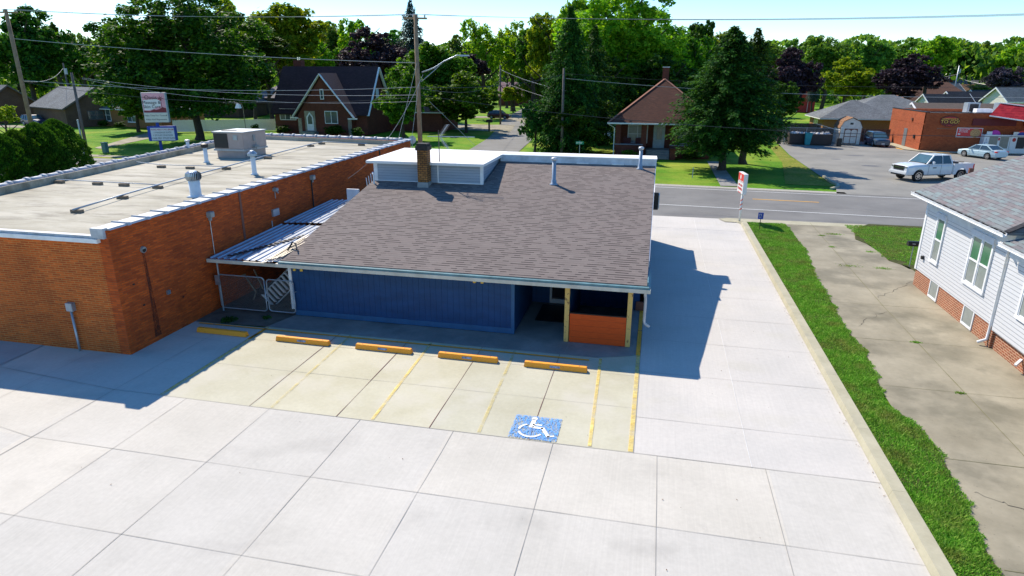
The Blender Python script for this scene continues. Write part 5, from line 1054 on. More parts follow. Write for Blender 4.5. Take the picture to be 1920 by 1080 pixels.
# freezers
for i, (x0, x1, lab, gcol, tcol) in enumerate(((36.35, 39.0, 'left ice freezer with two tan doors under a magenta header card', 'creamglass', 'magenta'), (39.03, 41.3, 'right ice freezer with one dark door under a blue and red header card', 'dark', 'blue'))):
    fz = thing('ice_freezer', lab, 'freezer', (x0, SY-.6, 0), 'white ice freezers at the store wall')
    fb = MB().box((x0, SY-.95, .05), (x1, SY-.05, 2.05)).build('cabinet', M['signwhite'], fz, bevel=.02)
    for k in range(2 if i == 0 else 1):
        a = x0+.55+k*1.1 if i == 0 else x0+.65; MB().box((a, SY-.97, .6), (a+.85, SY-.955, 1.85)).build('door', flat('tan_door_panel', (.25, .24, .2), .4) if i == 0 else M['dark'], fz)
    if i == 0: text('lettering', 'I\nC\nE', .42, M['blue'], fb, face_frame((x0+.24, SY-.96, 1.1), (0, -1, 0))); MB().box((x0+1.43, SY-.965, 1.45), (x0+1.6, SY-.955, 1.75)).build('badge', M['inkred'], fb)
    else: MB().xf(Matrix()).prism([(x0+.35+.18*math.cos(R(a)), 1.55+.22*math.sin(R(a))) for a in range(0, 360, 30)], 1, SY-.965, SY-.955).build('badge', M['inkred'], fb)
    cxx = x0+1.15; P = [(cxx+.55*math.cos(R(a)), 2.05+.5*math.sin(R(a))) for a in range(0, 181, 15)]
    hc_ = MB().prism(P, 1, SY-.6, SY-.55).build('header_card', M[tcol] if i == 0 else M['signred'], fz); MB().box((cxx-.85, SY-.62, 2.05), (cxx-.3, SY-.6, 2.4)).build('header_side', M['signwhite'], hc_)
    if i: MB().prism([(cxx+.45*math.cos(R(a)), 2.06+.32*math.sin(R(a))) for a in range(0, 181, 15)], 1, SY-.63, SY-.605).build('blue_arc', M['blue'], hc_)
for x, lab in ((41.6, 'red-topped white poster beside the right ice freezer'), (42.75, 'blue and white poster at the far right of the store wall')):
    po_ = MB().box((x, SY-.06, 1.3), (x+.85, SY-.005, 2.7)); po = tag(po_.build('poster', M['signwhite']), lab, 'poster', None, None)
    MB().box((x+.04, SY-.07, 2.25), (x+.6, SY-.061, 2.66)).build('picture', M['signred'] if x < 42 else M['blue'], po); MB().box((x+.15, SY-.07, 1.5), (x+.7, SY-.061, 1.95)).build('picture', M['blue'], po)
# mansard canopy
a0 = (36.630, 84.900, 4.170); a1 = (39.120, 82.200, 3.790); dv = Vector(a1)-Vector(a0); Lc = dv.length; dv.normalize(); nn = Vector((dv.y, -dv.x, 0)); nn = nn if nn.y < 0 else -nn
A = Vector(a0); B = A+dv*9
m = MB(); m.hexa([A, B, B-nn*2.5, A-nn*2.5], [A-nn*.7+dv*.5+Vector((0, 0, 1.35)), B-nn*.7+Vector((0, 0, 1.35)), B-nn*2.5+Vector((0, 0, 1.35)), A-nn*2.5+dv*.5+Vector((0, 0, 1.35))]); m.build('mansard', M['redroof'], sr)
m = MB(); m.bar(A+nn*.04-Vector((0, 0, .06)), B+nn*.04-Vector((0, 0, .06)), .08, .12); m.bar(A-nn*.7+dv*.5+Vector((0, 0, 1.4)), B-nn*.7+Vector((0, 0, 1.4)), .15, .08); m.build('mansard_trim', M['white'], sr)
P1_ = A+dv*5.2+nn*.12+Vector((0, 0, .5)); MB().box((P1_.x, P1_.y-.1, P1_.z-.25), (P1_.x+1.2, P1_.y, P1_.z+.25)).build('yellow_sign', M['gold'], sr)
# rooftop units on the store
for i, px_ in enumerate((36.9, 40.2)):
    u = thing('rooftop_unit', ('left' if i == 0 else 'right')+' of the two dark grey cooling units on the store roof', 'rooftop unit', (px_, 92, SZ-.4), 'cooling units on the store roof')
    MB().box((px_, 91.5, SZ-.4), (px_+1.35, 92.8, SZ+.95)).build('casing', M['galvpipe'], u, bevel=.05); MB().box((px_+.2, 91.48, SZ-.1), (px_+1.15, 91.5, SZ+.8)).build('coil', M['dark'], u)
    MB().box((px_+.5, 90.2, SZ-.4), (px_+2.2, 91.2, SZ+.3)).build('duct_box', M['white'], u)
# ================================================================== shed, dumpsters, fences behind the lot
sd_ = thing('garden_shed', 'cream gambrel-roofed shed with brown-trimmed double doors by the lot', 'shed', (24, 92, 0))
x0, x1, y0, y1 = 22.75, 25.3, 90.8, 93.9; xm = (x0+x1)/2
GP = [(x0, 0.05), (x1, .05), (x1, 2.15), (x1-.35, 2.85), (xm, 3.3), (x0+.35, 2.85), (x0, 2.15)]; MB().prism(GP, 1, y0, y1).build('wall', M['cream'], sd_)
m = MB(); RP_ = [(x0-.1, 2.08), (x0+.3, 2.93), (xm, 3.4), (x1-.3, 2.93), (x1+.1, 2.08)]
for a, b_ in zip(RP_[:-1], RP_[1:]): m.hexa([(a[0], y0-.12, a[1]-.05), (b_[0], y0-.12, b_[1]-.05), (b_[0], y1+.1, b_[1]-.05), (a[0], y1+.1, a[1]-.05)], [(a[0], y0-.12, a[1]), (b_[0], y0-.12, b_[1]), (b_[0], y1+.1, b_[1]), (a[0], y1+.1, a[1])])
m.build('roof', M['shinglepeach'], sd_); m = MB(); m.box((x0-.01, y0-.02, .05), (x0+.08, y0, 2.1)).box((x1-.08, y0-.02, .05), (x1+.01, y0, 2.1)).box((x0-.02, y0, .05), (x0, y0+.1, 2.1)); m.build('corner_trim', M['trim_brown'], sd_)
dd = MB().box((x0+.5, y0-.04, .1), (x1-.5, y0-.01, 2.0)).build('door', M['trim_brown'], sd_)
for k in range(2):
    a = x0+.58+k*.73; c_ = a+.66
    MB().box((a, y0-.055, .2), (c_, y0-.041, .98)).build('door_panel', M['cream'], dd); MB().prism([(a, 1.06), (c_, 1.06), (c_, 1.7), (c_-.1, 1.84), ((a+c_)/2, 1.9), (a+.1, 1.84), (a, 1.7)], 1, y0-.055, y0-.041).build('door_panel', M['cream'], dd)
MB().box((xm-.2, y0-.03, 2.5), (xm+.15, y0-.001, 2.72)).build('gable_vent', M['dark'], sd_)
for i, (x, y, w_, lab) in enumerate(((16.6, 89.4, 2.2, 'dumpster heaped with white bags at the edge of the big spruce'), (18.9, 89.0, 2.6, 'brown dumpster heaped with bags beside the teal bin'))):
    d_ = thing('dumpster', lab, 'dumpster', (x, y, 0), 'dumpsters in the wire enclosure')
    MB().hexa([(x, y, .1), (x+w_, y, .1), (x+w_, y+1.4, .1), (x, y+1.4, .1)], [(x-.05, y-.12, 1.35), (x+w_+.05, y-.12, 1.35), (x+w_+.05, y+1.5, 1.35), (x-.05, y+1.5, 1.35)]).build('container', M['dumpster'], d_)
    m = MB()
    for k in range(13): m.lathe((x+random.uniform(.2, w_-.2), y+random.uniform(.1, .9), 1.3), [(.05, -.05), (.22, .0), (.25, .12), (.12, .25), (.02, .32)], 7)
    m.build('rubbish_bags', M['bagwhite'], d_, smooth=True)
bn_ = MB().hexa([(18.35, 88.7, .05), (18.95, 88.7, .05), (18.95, 89.0, .05), (18.35, 89.0, .05)], [(18.25, 88.5, 1.55), (19.1, 88.5, 1.55), (19.1, 89.0, 1.55), (18.25, 89.0, 1.55)]).build('teal_bin', M['bin'], bevel=.03); tag(bn_, 'tall teal waste bin in front of the heaped brown dumpster', 'bin')
ob = MB().box((22.0, 88.1, 0), (22.5, 88.6, 1.0)).build('wheeled_bin', M['black'], bevel=.05); tag(ob, 'black wheeled bin at the right gate post of the wire enclosure', 'bin')
def fence(name, label, cat, pts, h, mat, post_mat, step, solid=True, th=.04, grp=None, wire=None):
    t_ = thing(name, label, cat, (pts[0][0], pts[0][1], 0), grp)
    for a, b_ in zip(pts[:-1], pts[1:]):
        a = Vector((*a, 0)); b_ = Vector((*b_, 0)); L_ = (b_-a).length; d = (b_-a)/L_; n = max(1, round(L_/step))
        if wire: MB().q([a+Vector((0, 0, .05)), b_+Vector((0, 0, .05)), b_+Vector((0, 0, h)), a+Vector((0, 0, h))]).build('mesh', wire, t_); MB().tube([a+Vector((0, 0, h)), b_+Vector((0, 0, h))], .03, 6).build('rail', post_mat, t_)
        else:
            m = MB(); per = Vector((-d.y, d.x, 0)); bw = .14 if solid else .16; k = 0
            nb = int(L_/(bw+.012 if solid else .22))
            for k in range(nb):
                p = a+d*(k*(bw+.012 if solid else .22)+bw/2); hh_ = h+random.uniform(-.02, .02); m.bar(p+Vector((0, 0, .04)), p+Vector((0, 0, hh_)), bw, th, up=per)
            m.build('boards', mat, t_)
        for k in range(n+1):
            p = a+d*L_*k/n; MB().cyl(p, p+Vector((0, 0, h+.05)), .045, n=6).build('post', post_mat, t_)
    return t_
fence('chain_link_fence', 'grey chain-link enclosure around the dumpsters', 'fence', [(15.9, 89.0), (15.9, 92.3), (22.3, 92.3), (22.3, 88.3)], 1.9, None, M['galvpipe'], 3, wire=cl)
gl_ = thing('enclosure_gate', 'open swing gate hanging slantwise across the dumpster enclosure', 'gate', (22.3, 88.3, 0)); MB().bar((22.25, 88.3, 1.85), (19.9, 91.2, 2.5), .05).build('top_rail', M['galvpipe'], gl_); MB().bar((22.25, 88.3, .9), (20.2, 90.8, 1.2), .04).build('lower_rail', M['galvpipe'], gl_); MB().box((22.2, 88.2, 0), (22.45, 88.5, 2.3)).build('post', M['galvpipe'], gl_)
fence('wooden_fence', 'brown board fence behind the dumpsters and the shed', 'fence', [(14.5, 95), (30.0, 95.4)], 1.7, flat('fence_boards', (.10, .065, .045), .9, var=.3, vs=5), M['wood'], 3)
fence('wooden_fence', 'dark low board fence in the shade left of the grey-roofed garage', 'fence', [(15, 101.5), (22.8, 101.5)], 1.9, flat('dark_fence_boards', (.045, .045, .05), .9, var=.3, vs=5), M['polegrey'], 3)
fence('vinyl_fence', 'long tall white vinyl panel fence behind the big maple', 'fence', [(-70, 84.6), (-66, 86.5), (-57.2, 91)], 1.75, M['signwhite'], M['signwhite'], 2.4)
# ================================================================== houses
def house(name, label, x0, y0, w_, d, h, roof, rh, wall, roofm_, over=.4, windows=(), doors=(), rz_=0., ridge='x', trim=None, zpos=0, cat='house', glass='winglass', chim=None, gable=None):
    """front faces -y at local y=0; windows (side, u, z, w, h): side f/l/r"""
    t_ = thing(name, label, cat, (0, 0, 0)); trim = trim or M['white']
    wo_ = MB(); wo_.box((0, 0, 0), (w_, d, h))
    if roof == 'gable':
        if ridge == 'x': wo_.prism([(0, h), (d, h), (d/2, h+rh)], 0, 0, .12); wo_.prism([(0, h), (d, h), (d/2, h+rh)], 0, w_-.12, w_)
        else: wo_.prism([(0, h), (w_, h), (w_/2, h+rh)], 1, 0, .12); wo_.prism([(0, h), (w_, h), (w_/2, h+rh)], 1, d-.12, d)
    wobj = wo_.build('wall', gable or wall, t_) if gable else wo_.build('wall', wall, t_)
    o = over; k = rh/((d if ridge == 'x' else w_)/2); ez = h-o*k; tp = .12
    if roof == 'hip':
        ins = min(w_, d)/2
        if w_ >= d: r0, r1 = (ins, d/2), (w_-ins, d/2)
        else: r0, r1 = (w_/2, ins), (w_/2, d-ins)
        k = rh/ins; ez = h-o*k; zr = h+rh+tp
        A_ = [(-o, -o, ez+tp), (w_+o, -o, ez+tp), (w_+o, d+o, ez+tp), (-o, d+o, ez+tp)]; R0 = (*r0, zr); R1 = (*r1, zr); m = MB()
        if w_ >= d: m.q([A_[0], A_[1], R1, R0]); m.q([A_[1], A_[2], R1]); m.q([A_[2], A_[3], R0, R1]); m.q([A_[3], A_[0], R0])
        else: m.q([A_[0], A_[1], R0]); m.q([A_[1], A_[2], R1, R0]); m.q([A_[2], A_[3], R1]); m.q([A_[3], A_[0], R0, R1])
        ro = m.build('roof', roofm_, t_)
        MB().box((-o, -o, ez-.02), (w_+o, d+o, ez+tp-.02)).build('eave', trim, ro)
    else:
        m = MB(); 
        if ridge == 'x':
            for ya, yb in ((-o, d/2), (d+o, d/2)): m.hexa([(-o, ya, ez), (w_+o, ya, ez), (w_+o, yb, h+rh), (-o, yb, h+rh)], [(-o, ya, ez+tp), (w_+o, ya, ez+tp), (w_+o, yb, h+rh+tp), (-o, yb, h+rh+tp)])
        else:
            for xa, xb in ((-o, w_/2), (w_+o, w_/2)): m.hexa([(xa, -o, ez), (xa, d+o, ez), (xb, d+o, h+rh), (xb, -o, h+rh)], [(xa, -o, ez+tp), (xa, d+o, ez+tp), (xb, d+o, h+rh+tp), (xb, -o, h+rh+tp)])
        ro = m.build('roof', roofm_, t_)
        m = MB()
        if ridge == 'x':
            for xx in (-o-.03, w_+o-.07):
                for ya in (-o, d+o): m.hexa([(xx, ya, ez-.12), (xx+.1, ya, ez-.12), (xx+.1, d/2, h+rh-.1), (xx, d/2, h+rh-.1)], [(xx, ya, ez+.15), (xx+.1, ya, ez+.15), (xx+.1, d/2, h+rh+.17), (xx, d/2, h+rh+.17)])
            m.box((-o, -o-.08, ez-.02), (w_+o, -o-.002, ez+tp))
        else:
            for xa in (-o, w_+o): m.hexa([(xa, -o-.06, ez-.12), (xa, -o-.002, ez-.12), (w_/2, -o-.002, h+rh-.1), (w_/2, -o-.06, h+rh-.1)], [(xa, -o-.06, ez+.15), (xa, -o-.002, ez+.15), (w_/2, -o-.002, h+rh+.17), (w_/2, -o-.06, h+rh+.17)])
        m.build('fascia', trim, ro)
    if chim: MB().box((chim[0]-.35, chim[1]-.35, h), (chim[0]+.35, chim[1]+.35, chim[2])).build('chimney', M['brickdark'], ro)
    for side, u, z, ww, hh_ in windows:
        def bb_(u0, u1, z0, z1, t0, t1):
            if side == 'f': return ((u0, -t1, z0), (u1, -t0, z1))
            if side == 'l': return ((-t1, u0, z0), (-t0, u1, z1))
            return ((w_+t0, u0, z0), (w_+t1, u1, z1))
        f_ = MB(); f_.box(*bb_(u-.08, u, z-.08, z+hh_+.08, .0, .05)).box(*bb_(u+ww, u+ww+.08, z-.08, z+hh_+.08, .0, .05)).box(*bb_(u, u+ww, z+hh_, z+hh_+.08, .0, .05)).box(*bb_(u-.12, u+ww+.12, z-.16, z-.081, .0, .08)).box(*bb_(u, u+ww, z-.08, z, 0, .05))
        f_.box(*bb_(u, u+ww, z+hh_/2-.03, z+hh_/2+.03, .0, .04))
        if ww > 1.2: f_.box(*bb_(u+ww/2-.04, u+ww/2+.04, z, z+hh_/2-.03, .0, .045)).box(*bb_(u+ww/2-.04, u+ww/2+.04, z+hh_/2+.03, z+hh_, .0, .045))
        fo = f_.build('window', trim if trim is not None else M['white'], t_); MB().box(*bb_(u, u+ww, z, z+hh_, .004, .02)).build('pane', M[glass], fo)
    for u, z, ww, hh_, mt_ in doors:
        f_ = MB().box((u-.1, -.05, z), (u, -.0, z+hh_+.1)).box((u+ww, -.05, z), (u+ww+.1, 0, z+hh_+.1)).box((u, -.05, z+hh_), (u+ww, 0, z+hh_+.1)).build('door_frame', trim, t_)
        MB().box((u, -.03, z), (u+ww, -.002, z+hh_)).build('door', mt_, t_)
    t_.location = (x0, y0, zpos); t_.rotation_euler = (0, 0, rz_); return t_
# --- brick bungalow across the road
bg_ = thing('brick_bungalow', 'dark brick bungalow with a tall brown hip roof and deep porch across the road', 'bungalow', (.5, 76, 0))
bx0, bx1, by = -4.3, 5.5, 70.5
MB().box((bx0+.2, by+2.2, 0), (bx1-.2, by+12, 3.5)).build('wall', M['brickdark'], bg_)
MB().box((bx0, by, 0), (bx1, by+2.2, .8)).build('porch_floor', M['apron'], bg_)
MB().box((bx0, by-.02, .0), (-1.35, by+.3, 1.25)).box((bx0-.01, by+.3, 0), (bx0+.3, by+2.2, 1.25)).build('porch_wall', M['brickdark'], bg_); MB().box((1.4, by-.02, 0), (bx1, by+.3, 1.25)).build('porch_wall', M['brickdark'], bg_)
m = MB(); m.box((bx0-.02, by-.08, 1.25), (-1.35, by+.35, 1.36)); m.box((1.4, by-.08, 1.25), (bx1+.02, by+.35, 1.36)); m.build('porch_coping', flat('grey_coping', (.2, .21, .24), .8), bg_)
for x in (bx0+.02, -1.6, 1.55, bx1-.6):
    p = MB().box((x, by-.03, 0), (x+.55, by+.5, 3.35)).build('porch_pillar', M['brickdark'], bg_); MB().box((x-.06, by-.1, 3.35), (x+.61, by+.55, 3.5)).build('capital', M['lightgrey'], p)
m = MB()
for k in range(4): m.box((-1.0, by-.35*(4-k), 0), (1.4, by-.35*(3-k)-.002, .2*(k+1)))
m.build('steps', M['apron'], bg_)
for x in (-1.75, 1.45): MB().box((x, by-1.6, 0), (x+.6, by-.1, 1.05)).box((x-.05, by-1.7, 1.05), (x+.65, by-.1, 1.15)).build('step_wall', M['brickdark'], bg_)
wn_ = MB().box((-3.1, by+2.14, 1.25), (-.95, by+2.2, 3.2)).build('window', M['lightgrey'], bg_)
for k in range(2): MB().box((-3.0+k*1.0, by+2.12, 1.35), (-2.1+k*1.0, by+2.139, 2.2)).box((-3.0+k*1.0, by+2.12, 2.28), (-2.1+k*1.0, by+2.139, 3.1)).build('pane', M['palewin'], wn_)
wn_ = MB().box((2.3, by+2.14, 1.25), (4.3, by+2.2, 3.2)).build('window', M['lightgrey'], bg_); MB().box((2.4, by+2.12, 1.35), (4.2, by+2.139, 3.1)).build('pane', M['palewin'], wn_)
dr_ = MB().box((-.35, by+2.12, .8), (.85, by+2.2, 3.2)).build('door', flat('pale_door', (.42, .5, .52), .5), bg_); MB().box((0, by+2.1, 1.7), (.55, by+2.119, 2.95)).build('door_glass', M['palewin'], dr_)
for x in (-3.5, -2.2): MB().box((x, by+1.0, .8), (x+.8, by+1.7, 1.25)).box((x, by+1.6, 1.25), (x+.8, by+1.75, 1.85)).build('porch_chair', flat('porch_chair_maroon', (.10, .02, .02), .6), bg_)
ez = 3.55; ap = (.45, by+6.0, 7.9); ap2 = (.45, by+7.2, 7.9); o = .75
E_ = [(bx0-o, by-o, ez), (bx1+o, by-o, ez), (bx1+o, by+12.5, ez), (bx0-o, by+12.5, ez)]
m = MB(); m.q([E_[0], E_[1], ap]); m.q([E_[1], E_[2], ap2, ap]); m.q([E_[2], E_[3], ap2]); m.q([E_[3], E_[0], ap, ap2]); ro = m.build('roof', M['shinglebrown'], bg_)
MB().box((bx0-.1, by-.1, 3.38), (bx1+.1, by+12.1, 3.52)).build('beam', flat('orange_brown_beam', (.28, .08, .03), .6), bg_)
m = MB(); m.box((bx0-o-.08, by-o-.1, ez-.12), (bx1+o+.08, by-o+.0, ez+.02)); m.box((bx0-o-.08, by-o, ez-.12), (bx0-o, by+12.5, ez+.02)); m.build('gutter', M['white'], ro)
m = MB(); m.tube([(bx0-o+.05, by-o, 3.4), (bx0-.1, by-.1, 3.0), (bx0-.1, by-.1, .2)], .05, 6); m.build('downspout', M['white'], ro)
ch_ = MB().box((.15, by+6.3, 7.5), (.85, by+7.0, 9.1)).build('chimney', M['brickdark'], ro); MB().box((.1, by+6.25, 9.1), (.9, by+7.05, 9.2)).build('chimney_cap', M['lightgrey'], ch_)
m = MB(); 
for p in ((E_[0], ap), (E_[1], ap)): m.bar(Vector(p[0])+Vector((0, 0, .03)), Vector(p[1])+Vector((0, 0, .03)), .25, .05)
m.build('hip_cap', flat('hip_cap_shingle', (.26, .11, .07), .9), ro)
# --- steep-gabled brick house
th = thing('steep_gabled_house', 'dark brick house with two steep white-trimmed gables', 'house', (-46, 88, 0))
TY = 86.2
MB().box((-54.8, TY+1.2, 0), (-40.3, TY+9.5, 3.2)).build('wall', M['brickdark'], th)
def gab(xa, xb, y_a, y_b, h, zt): return MB().prism([(xa, 0), (xb, 0), (xb, h), ((xa+xb)/2, zt), (xa, h)], 1, y_a, y_b)
gab(-50.4, -42.2, TY, TY+5, 2.7, 8.0).build('gable_wall', M['brickdark'], th)
for xg in (-40.42, -54.8): MB().prism([(TY+1.2, 3.2), (TY+9.5, 3.2), (TY+5.3, 9.0)], 0, xg, xg+.12).build('end_gable_wall', M['brickdark'], th)
m = MB()
for ya in (TY+.7, TY+10.0): m.hexa([(-55.2, ya, 2.7), (-39.95, ya, 2.7), (-39.95, TY+5.3, 9.2), (-55.2, TY+5.3, 9.2)], [(-55.2, ya, 2.85), (-39.95, ya, 2.85), (-39.95, TY+5.3, 9.38), (-55.2, TY+5.3, 9.38)])
m.build('roof', M['shinglemaroon'], th)
m = MB(); xm = -46.3
for xa in (-51.0, -41.6): m.hexa([(xa, TY-.35, 2.45), (xa, TY+5.2, 2.45), (xm, TY+5.2, 8.25), (xm, TY-.35, 8.25)], [(xa, TY-.35, 2.6), (xa, TY+5.2, 2.6), (xm, TY+5.2, 8.45), (xm, TY-.35, 8.45)])
m.build('roof', flat('maroon_front_roof', (.10, .05, .045), .9, var=.3, vs=6), th)
m = MB()
for xa in (-51.05, -41.55): m.bar((xa, TY-.4, 2.45), (xm, TY-.4, 8.3), .12, .42, up=(0, 1, 0))
for ya in (TY+.7, TY+10.0): m.bar((-39.9, ya, 2.7), (-39.9, TY+5.3, 9.25), .10, .35, up=(1, 0, 0))
m.box((-51.4, TY-.45, 2.25), (-50.2, TY-.3, 2.42)); m.box((-42.5, TY-.45, 2.25), (-41.1, TY-.3, 2.42)); m.build('bargeboard', M['white'], th)
def wbox(x, z, w_, h_, nm=2, y=TY):
    f_ = MB().box((x, y-.06, z), (x+w_, y-.002, z+h_)).build('window', M['white'], th)
    for k in range(nm): MB().box((x+.1+k*(w_-.1)/nm, y-.075, z+.1), (x+(k+1)*(w_-.1)/nm, y-.061, z+h_-.1)).build('pane', M['winglass'], f_)
wbox(-46.2, 1.6, 2.0, 1.75); wbox(-46.65, 4.9, .55, 1.4, 1); wbox(-54.0, 1.9, 2.6, 1.6, 3, TY+1.2)
f_ = MB().box((-49.35, TY-.05, .5), (-47.7, TY-.002, 3.3)).build('door_surround', M['stone'], th)
dd = MB().prism([(-49.05, .6), (-48.0, .6), (-48.0, 2.5), (-48.52, 3.15), (-49.05, 2.5)], 1, TY-.09, TY-.051).build('door', M['white'], th); MB().prism([(-48.85, 1.5), (-48.2, 1.5), (-48.2, 2.4), (-48.52, 2.85), (-48.85, 2.4)], 1, TY-.1, TY-.091).build('door_glass', M['winglass'], dd)
for x in (-50.45, -42.7): MB().box((x, TY-.03, 0), (x+.55, TY-.003, 2.3)).build('quoin', M['stone'], th)
MB().box((-40.29, TY+4.6, 4.7), (-40.25, TY+5.6, 6.4)).build('window', M['white'], th)
cm = MB().box((-54.2, TY+6.6, 6), (-52.9, TY+7.6, 10.3)).build('chimney', M['brickdark'], th); MB().cyl((-53.5, TY+7.1, 10.3), (-53.5, TY+7.1, 10.7), .25, n=10).build('flue_cap', M['chrome'], cm)
MB().box((-49.6, TY-1.2, 0), (-47.4, TY, .5)).build('steps', M['apron'], th)
house('brick_wing', 'tan-roofed rear wing showing right of the steep-gabled house', -41.0, 96, 9, 8, 3.2, 'hip', 4.3, M['brickdark'], flat('tan_maroon_roof', (.17, .09, .07), .9, var=.3, vs=5), cat='house wing')
# --- ranch houses far left
p = (-100.200, 95.000, 6.060)
rh_ = house('ranch_house', 'tan brick ranch house with a grey gable roof behind the blue car', -104.5, 93.5, 14, 9.5, 3.1, 'gable', 2.9, M['brickbrown'], M['shinglegrey'], .5, windows=(('r', 3.2, 1.2, 2.2, 1.2),), ridge='x', trim=M['polegrey'], rz_=R(-25))
house('ranch_house', 'grey-roofed ranch house at the left edge of the photo', -128, 92, 17, 10, 2.9, 'gable', 3.3, M['brickbrown'], M['shinglegrey'], .5, windows=(('f', 3, 1., 1.6, 1.3),), ridge='x', trim=M['polegrey'], rz_=R(-8))
house('ranch_house', 'orange-brick ranch house with a low hip roof and white eaves behind the bare pole', -92.5, 93.5, 17, 8, 3.0, 'hip', 1.8, M['brickorange'], M['shinglegrey'], .7, windows=(('f', 2.4, .9, 2.2, 1.7), ('f', 9, .9, 2, 1.6)), rz_=R(-14))
house('far_house', 'long low grey-roofed house behind the ranch houses', -112, 118, 30, 10, 3.0, 'hip', 2.6, M['brickbrown'], M['shinglegrey'], .6, trim=M['polegrey'])
house('far_house', 'grey-roofed house glimpsed behind the big maple crown', -88, 132, 22, 11, 3.6, 'hip', 3., M['brickbrown'], flat('far_roof_grey', (.2, .18, .2), .9), .6, trim=M['polegrey'])
house('far_house', 'pink-roofed house at the end of the side street', -46, 190, 14, 9, 3.0, 'gable', 3.4, M['brickdark'], flat('far_roof_pink', (.3, .17, .17), .9), .6, trim=M['polegrey'])
# --- behind the store lot
g_ = house('hip_roof_garage', 'orange brick garage with a grey hip roof behind the cream shed', 23.6, 104, 9.6, 9, 2.75, 'hip', 2.1, M['brickorange'], M['shinglegrey'], .7, windows=(('l', 3.4, .2, 2.4, 2.0),), cat='garage', glass='palewin')
house('hip_roof_house', 'grey hip-roofed building directly behind the store corner', 29.3, 114, 14, 12, 3.0, 'hip', 2.4, M['creamsiding'], M['shinglegrey'], .7, windows=(('f', 2, 1.2, .7, .9), ('f', 4, 1.2, .7, .9)))
p = (44.790, 112.000, 4.250); house('long_low_building', 'long brown-roofed building right behind the store roof', p[0]-5.6, 112, 15, 8, p[2]-1.4, 'gable', 1.5, M['creamsiding'], flat('brown_low_roof', (.10, .075, .06), .9, var=.2, vs=3), .4)
for i, (a, lab) in enumerate((((1745, 178), 'white gabled house with a dark slate roof, leftmost of its row'), ((1789, 173), 'middle dark-roofed house of the row with white gable trim'), ((1835, 170), 'rightmost dark-roofed house of the row, next to the cream house'))):
    Yh = 150+i*9
    p = [(53.350, 150.000, 4.920), (60.930, 159.000, 5.320), (69.180, 168.000, 5.540)][i]
    house('gabled_house', lab, p[0]+1.2, Yh, 10, 7, p[2]-3.0, 'gable', 3.0, M['whitesiding'], M['shingledark'], .4, ridge='x', rz_=R(20), windows=(('l', 2.8, 1.4, .9, 1.3),))
p = (63.380, 145.000, 6.510); q = (63.660, 142.000, 4.070); house('cream_house', 'two-storey cream house with a grey roof at the right edge behind the store', q[0], 142, 16, 5.6, p[2]-2.3, 'gable', 2.2, M['creamsiding'], M['shinglegrey'], .45, ridge='x', windows=(('l', .9, p[2]-5.3, .8, 1.7), ('l', 3.6, p[2]-5.3, .8, 1.7), ('f', 2.0, p[2]-5.3, 1.3, 1.8)), rz_=R(20))
p = (68.990, 185.000, 6.100); house('far_house', 'brown hip-roofed house beside the big purple tree', p[0]-9, 185, 16, 11, p[2]-3, 'hip', 4.4, M['creamsiding'], flat('rust_brown_roof', (.16, .075, .05), .9, var=.2), .6)
for i, (px_, h_, m_, lab) in enumerate(((1, 3.4, 'shingledark', 'dark-roofed house with a chimney just right of the big purple tree'), (2, 4.0, 'shingledark', 'small house with a bright white gable end among the far roofs'), (3, 3.6, 'shinglegrey', 'blue-grey roofed house beneath the grey far pole'), (4, 3.2, 'shinglegrey', 'far house with a peach gable beside the round green bush'), (5, 3.3, 'shinglepeach', 'tan-roofed far house left of the cream house'))):
    p = [(84.330, 235.000, 8.720), (79.380, 215.000, 7.810), (88.260, 225.000, 7.520), (80.600, 205.000, 6.610), (90.250, 215.000, 6.290)][i]
    house('far_house', lab, p[0]-5, [235, 215, 225, 205, 215][i], [16, 9, 14, 9, 13][i], 9, max(3, p[2]-3.4), 'gable', 3.4, M['whitesiding'] if i != 3 else M['creamsiding'], M[m_], .5, ridge='x', chim=(3, 4, p[2]+1.6) if i in (0, 2) else None, rz_=R(24) if i in (1, 3) else 0)
p = (35.100, 175.000, 1.360); br_ = house('red_barn', 'small red barn with white gable end beyond the garage', p[0]-3.4, 175, 5.5, 9, 4.6, 'gable', 2.6, M['redpaint'], flat('barn_roof', (.45, .47, .5), .6), .3, ridge='y', cat='barn', doors=((1.6, .1, 2.2, 4.2, M['redpaint']),), gable=None)
p = (39.380, 140.000, 4.050); house('red_shed', 'tiny dark red shed behind the grey hip roofs', p[0]-1.5, 140, 4.5, 4, 2.6, 'gable', 1.3, M['redpaint'], M['shinglegrey'], .3, cat='shed')
# ================================================================== poles and wires
def pole(name, label, x, y, h, r, mat, cross=None, grp=None, tr=False):
    t_ = thing(name, label, 'utility pole', (x, y, 0), grp); MB().cyl((x, y, -.05), (x, y, h), r, r*.68, 12).build('shaft', mat, t_, smooth=True)
    if cross:
        z, w_, a = cross; dx_, dy_ = math.cos(a)*w_/2, math.sin(a)*w_/2; MB().bar((x-dx_, y-dy_, z), (x+dx_, y+dy_, z), .1, .12).build('crossarm', mat, t_)
        for k in (-.95, -.2, .8): MB().lathe((x+dx_*k, y+dy_*k, z+.06), [(.03, 0), (.06, .05), (.06, .12), (.03, .16)], 8).build('insulator', M['galvpipe'], t_)
    if tr: MB().cyl((x+.35, y-.1, h-1.9), (x+.35, y-.1, h-.9), .25, n=12).build('transformer', M['lightgrey'], t_)
    return t_
mp = (-16.900, 45.200, 3.000); mt_ = (-16.700, 45.200, 12.120)
pm_ = pole('utility_pole', 'tall tan wooden pole with a street light arm behind the tan brick chimney', mp[0]+.1, 45.2, mt_[2], .19, M['polewood'], (mt_[2]-.25, 1.6, .35))
px0 = mp[0]+.1
